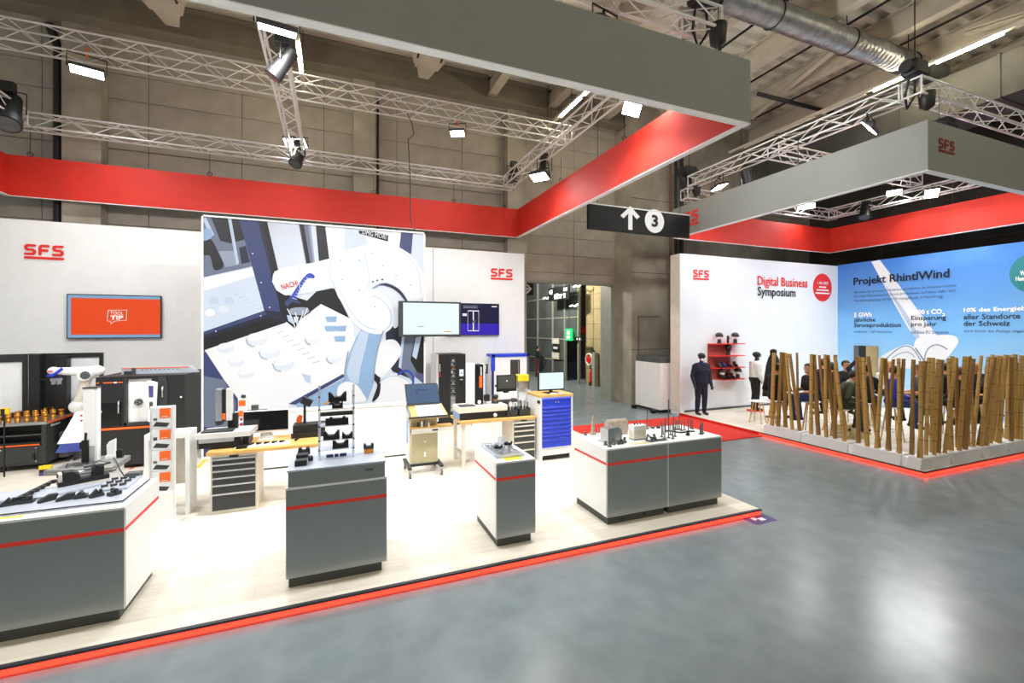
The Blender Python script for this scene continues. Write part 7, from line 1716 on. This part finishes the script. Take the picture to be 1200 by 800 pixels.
# hose reel, post, extinguisher, fire sign on the tan passage wall
xw = 11.28; c = PX(693.5, 421, xw)
t = thing('hose_reel', 'red fire hose reel with black hose on the tan passage wall', 'hose reel', (xw, c.y, c.z))
MB().cyl((-0.03, 0, 0), (-0.2, 0, 0), 0.14, n=20).build('drum', 'red_ink', t)
for k in range(3): MB().tube([(-0.06-0.05*k, 0.27*cos(a), 0.27*sin(a)) for a in [2*pi*i/24 for i in range(24)]], 0.035, 8, closed=True).build('hose', 'offwhite' if k else 'black', t)
MB().cyl((0, 0, 0), (-0.24, 0, 0), 0.03, n=8).build('axle', 'black', t)
c = PX(693.5, 449, xw-0.12)
t = thing('fire_extinguisher', 'red fire extinguisher below the hose reel', 'extinguisher', (xw-0.14, c.y, 0.15))
MB().lathe([(0.09, 0), (0.1, 0.02), (0.1, 0.5), (0.07, 0.57), (0.03, 0.6)], (0, 0, 0), 16).build('cylinder', 'red_ink', t); MB().box(-0.03, -0.06, 0.6, 0.03, 0.06, 0.66).build('valve', 'black', t); MB().tube([(0, -0.05, 0.62), (-0.1, -0.1, 0.5), (-0.1, -0.1, 0.15)], 0.012, 6).build('hose', 'black', t); B(0.05, -0.06, -0.0, 0.14, 0.06, 0.05).build('bracket', 'black', t)
t.location.z = 0.15; B(-0.1, -0.1, -0.15, 0.14, 0.1, 0.0).build('stand', 'charcoal', t)
c = atZ(700.5, 452, 0)
t = thing('guard_post', 'grey steel guard post before the tan passage wall', 'post', (c.x-0.15, c.y, 0))
B(-0.1, -0.12, 0, 0.1, 0.12, 1.55).build('post', 'frame_grey', t, bevel=0.02); B(-0.13, -0.15, 0, 0.13, 0.15, 0.02).build('foot_plate', 'frame_grey', t); MB().tube([(0, 0, 1.55), (-0.1, 0.1, 1.75), (-0.2, 0.12, 1.6)], 0.04, 8).build('hook', 'black', t)
c = PX(684.5, 391, xw); small('fire_sign', 'small red fire safety sign on the tan wall', 'sign', MB().box(-0.02, -0.16, 0, 0, 0.16, 0.34).box(-0.022, -0.1, 0.05, -0.02, 0.1, 0.15), 'red_ink', (xw, c.y, c.z))
for k, (v0, v1, m, lb) in enumerate(((396, 403, 'offwhite', 'upper white notice on the glazed passage front'), (404, 411, 'charcoal', 'dark framed notice on the glazed passage front'), (412.5, 421, 'offwhite', 'lower white notice on the glazed passage front'))):
    a = PX(647, v0, 10.86); b = PX(655, v1, 10.86)
    t = thing('notice_board', lb, 'notice', (10.88, (a.y+b.y)/2, b.z)); hw = abs(a.y-b.y)/2; B(-0.03, -hw, 0, 0.0, hw, a.z-b.z).build('sheet', m, t); B(-0.034, -hw*0.6, (a.z-b.z)*0.3, -0.03, hw*0.6, (a.z-b.z)*0.7).build('print', 'paper', t)
t = thing('passage_fill_lamp', 'added unseen square lamp brightening the passage from its ceiling', 'lamp', (7.5, 19.0, 6.1))  # lamp and its point light added out of view to brighten the passage
B(-0.3, -0.3, 0, 0.3, 0.3, 0.1).build('housing', 'frame_grey', t); B(-0.27, -0.27, -0.01, 0.27, 0.27, 0.0).build('diffuser', 'passage_lamp', t)
ld = bpy.data.lights.new('passage_fill', 'POINT'); ld.energy = 1600; ld.shadow_soft_size = 0.25; ld.color = (1, 0.93, 0.8)
lo = bpy.data.objects.new('passage_fill', ld); COL.objects.link(lo); lo.parent = t; lo.location = (0, 0, -0.3)
for k, (u, v, lb) in enumerate(((676, 335, 'lit round lamp under the passage ceiling'), (640, 349, 'curved white neon lamp seen through the passage, left'), (672, 358, 'curved white neon lamp seen through the passage, right'))):
    c = PX(u, v, 10.7); t = thing('passage_lamp', lb, 'lamp', (10.7, c.y, c.z)); MB().tube([(0, -0.4, 0.05), (0, -0.15, -0.05), (0, 0.1, 0.02), (0, 0.35, -0.02)], 0.03, 8).build('tube', 'passage_lamp', t); MB().cyl((0, 0, 0.0), (0, 0, 6.2-c.z), 0.008, n=5).build('hanging_rod', 'black', t)
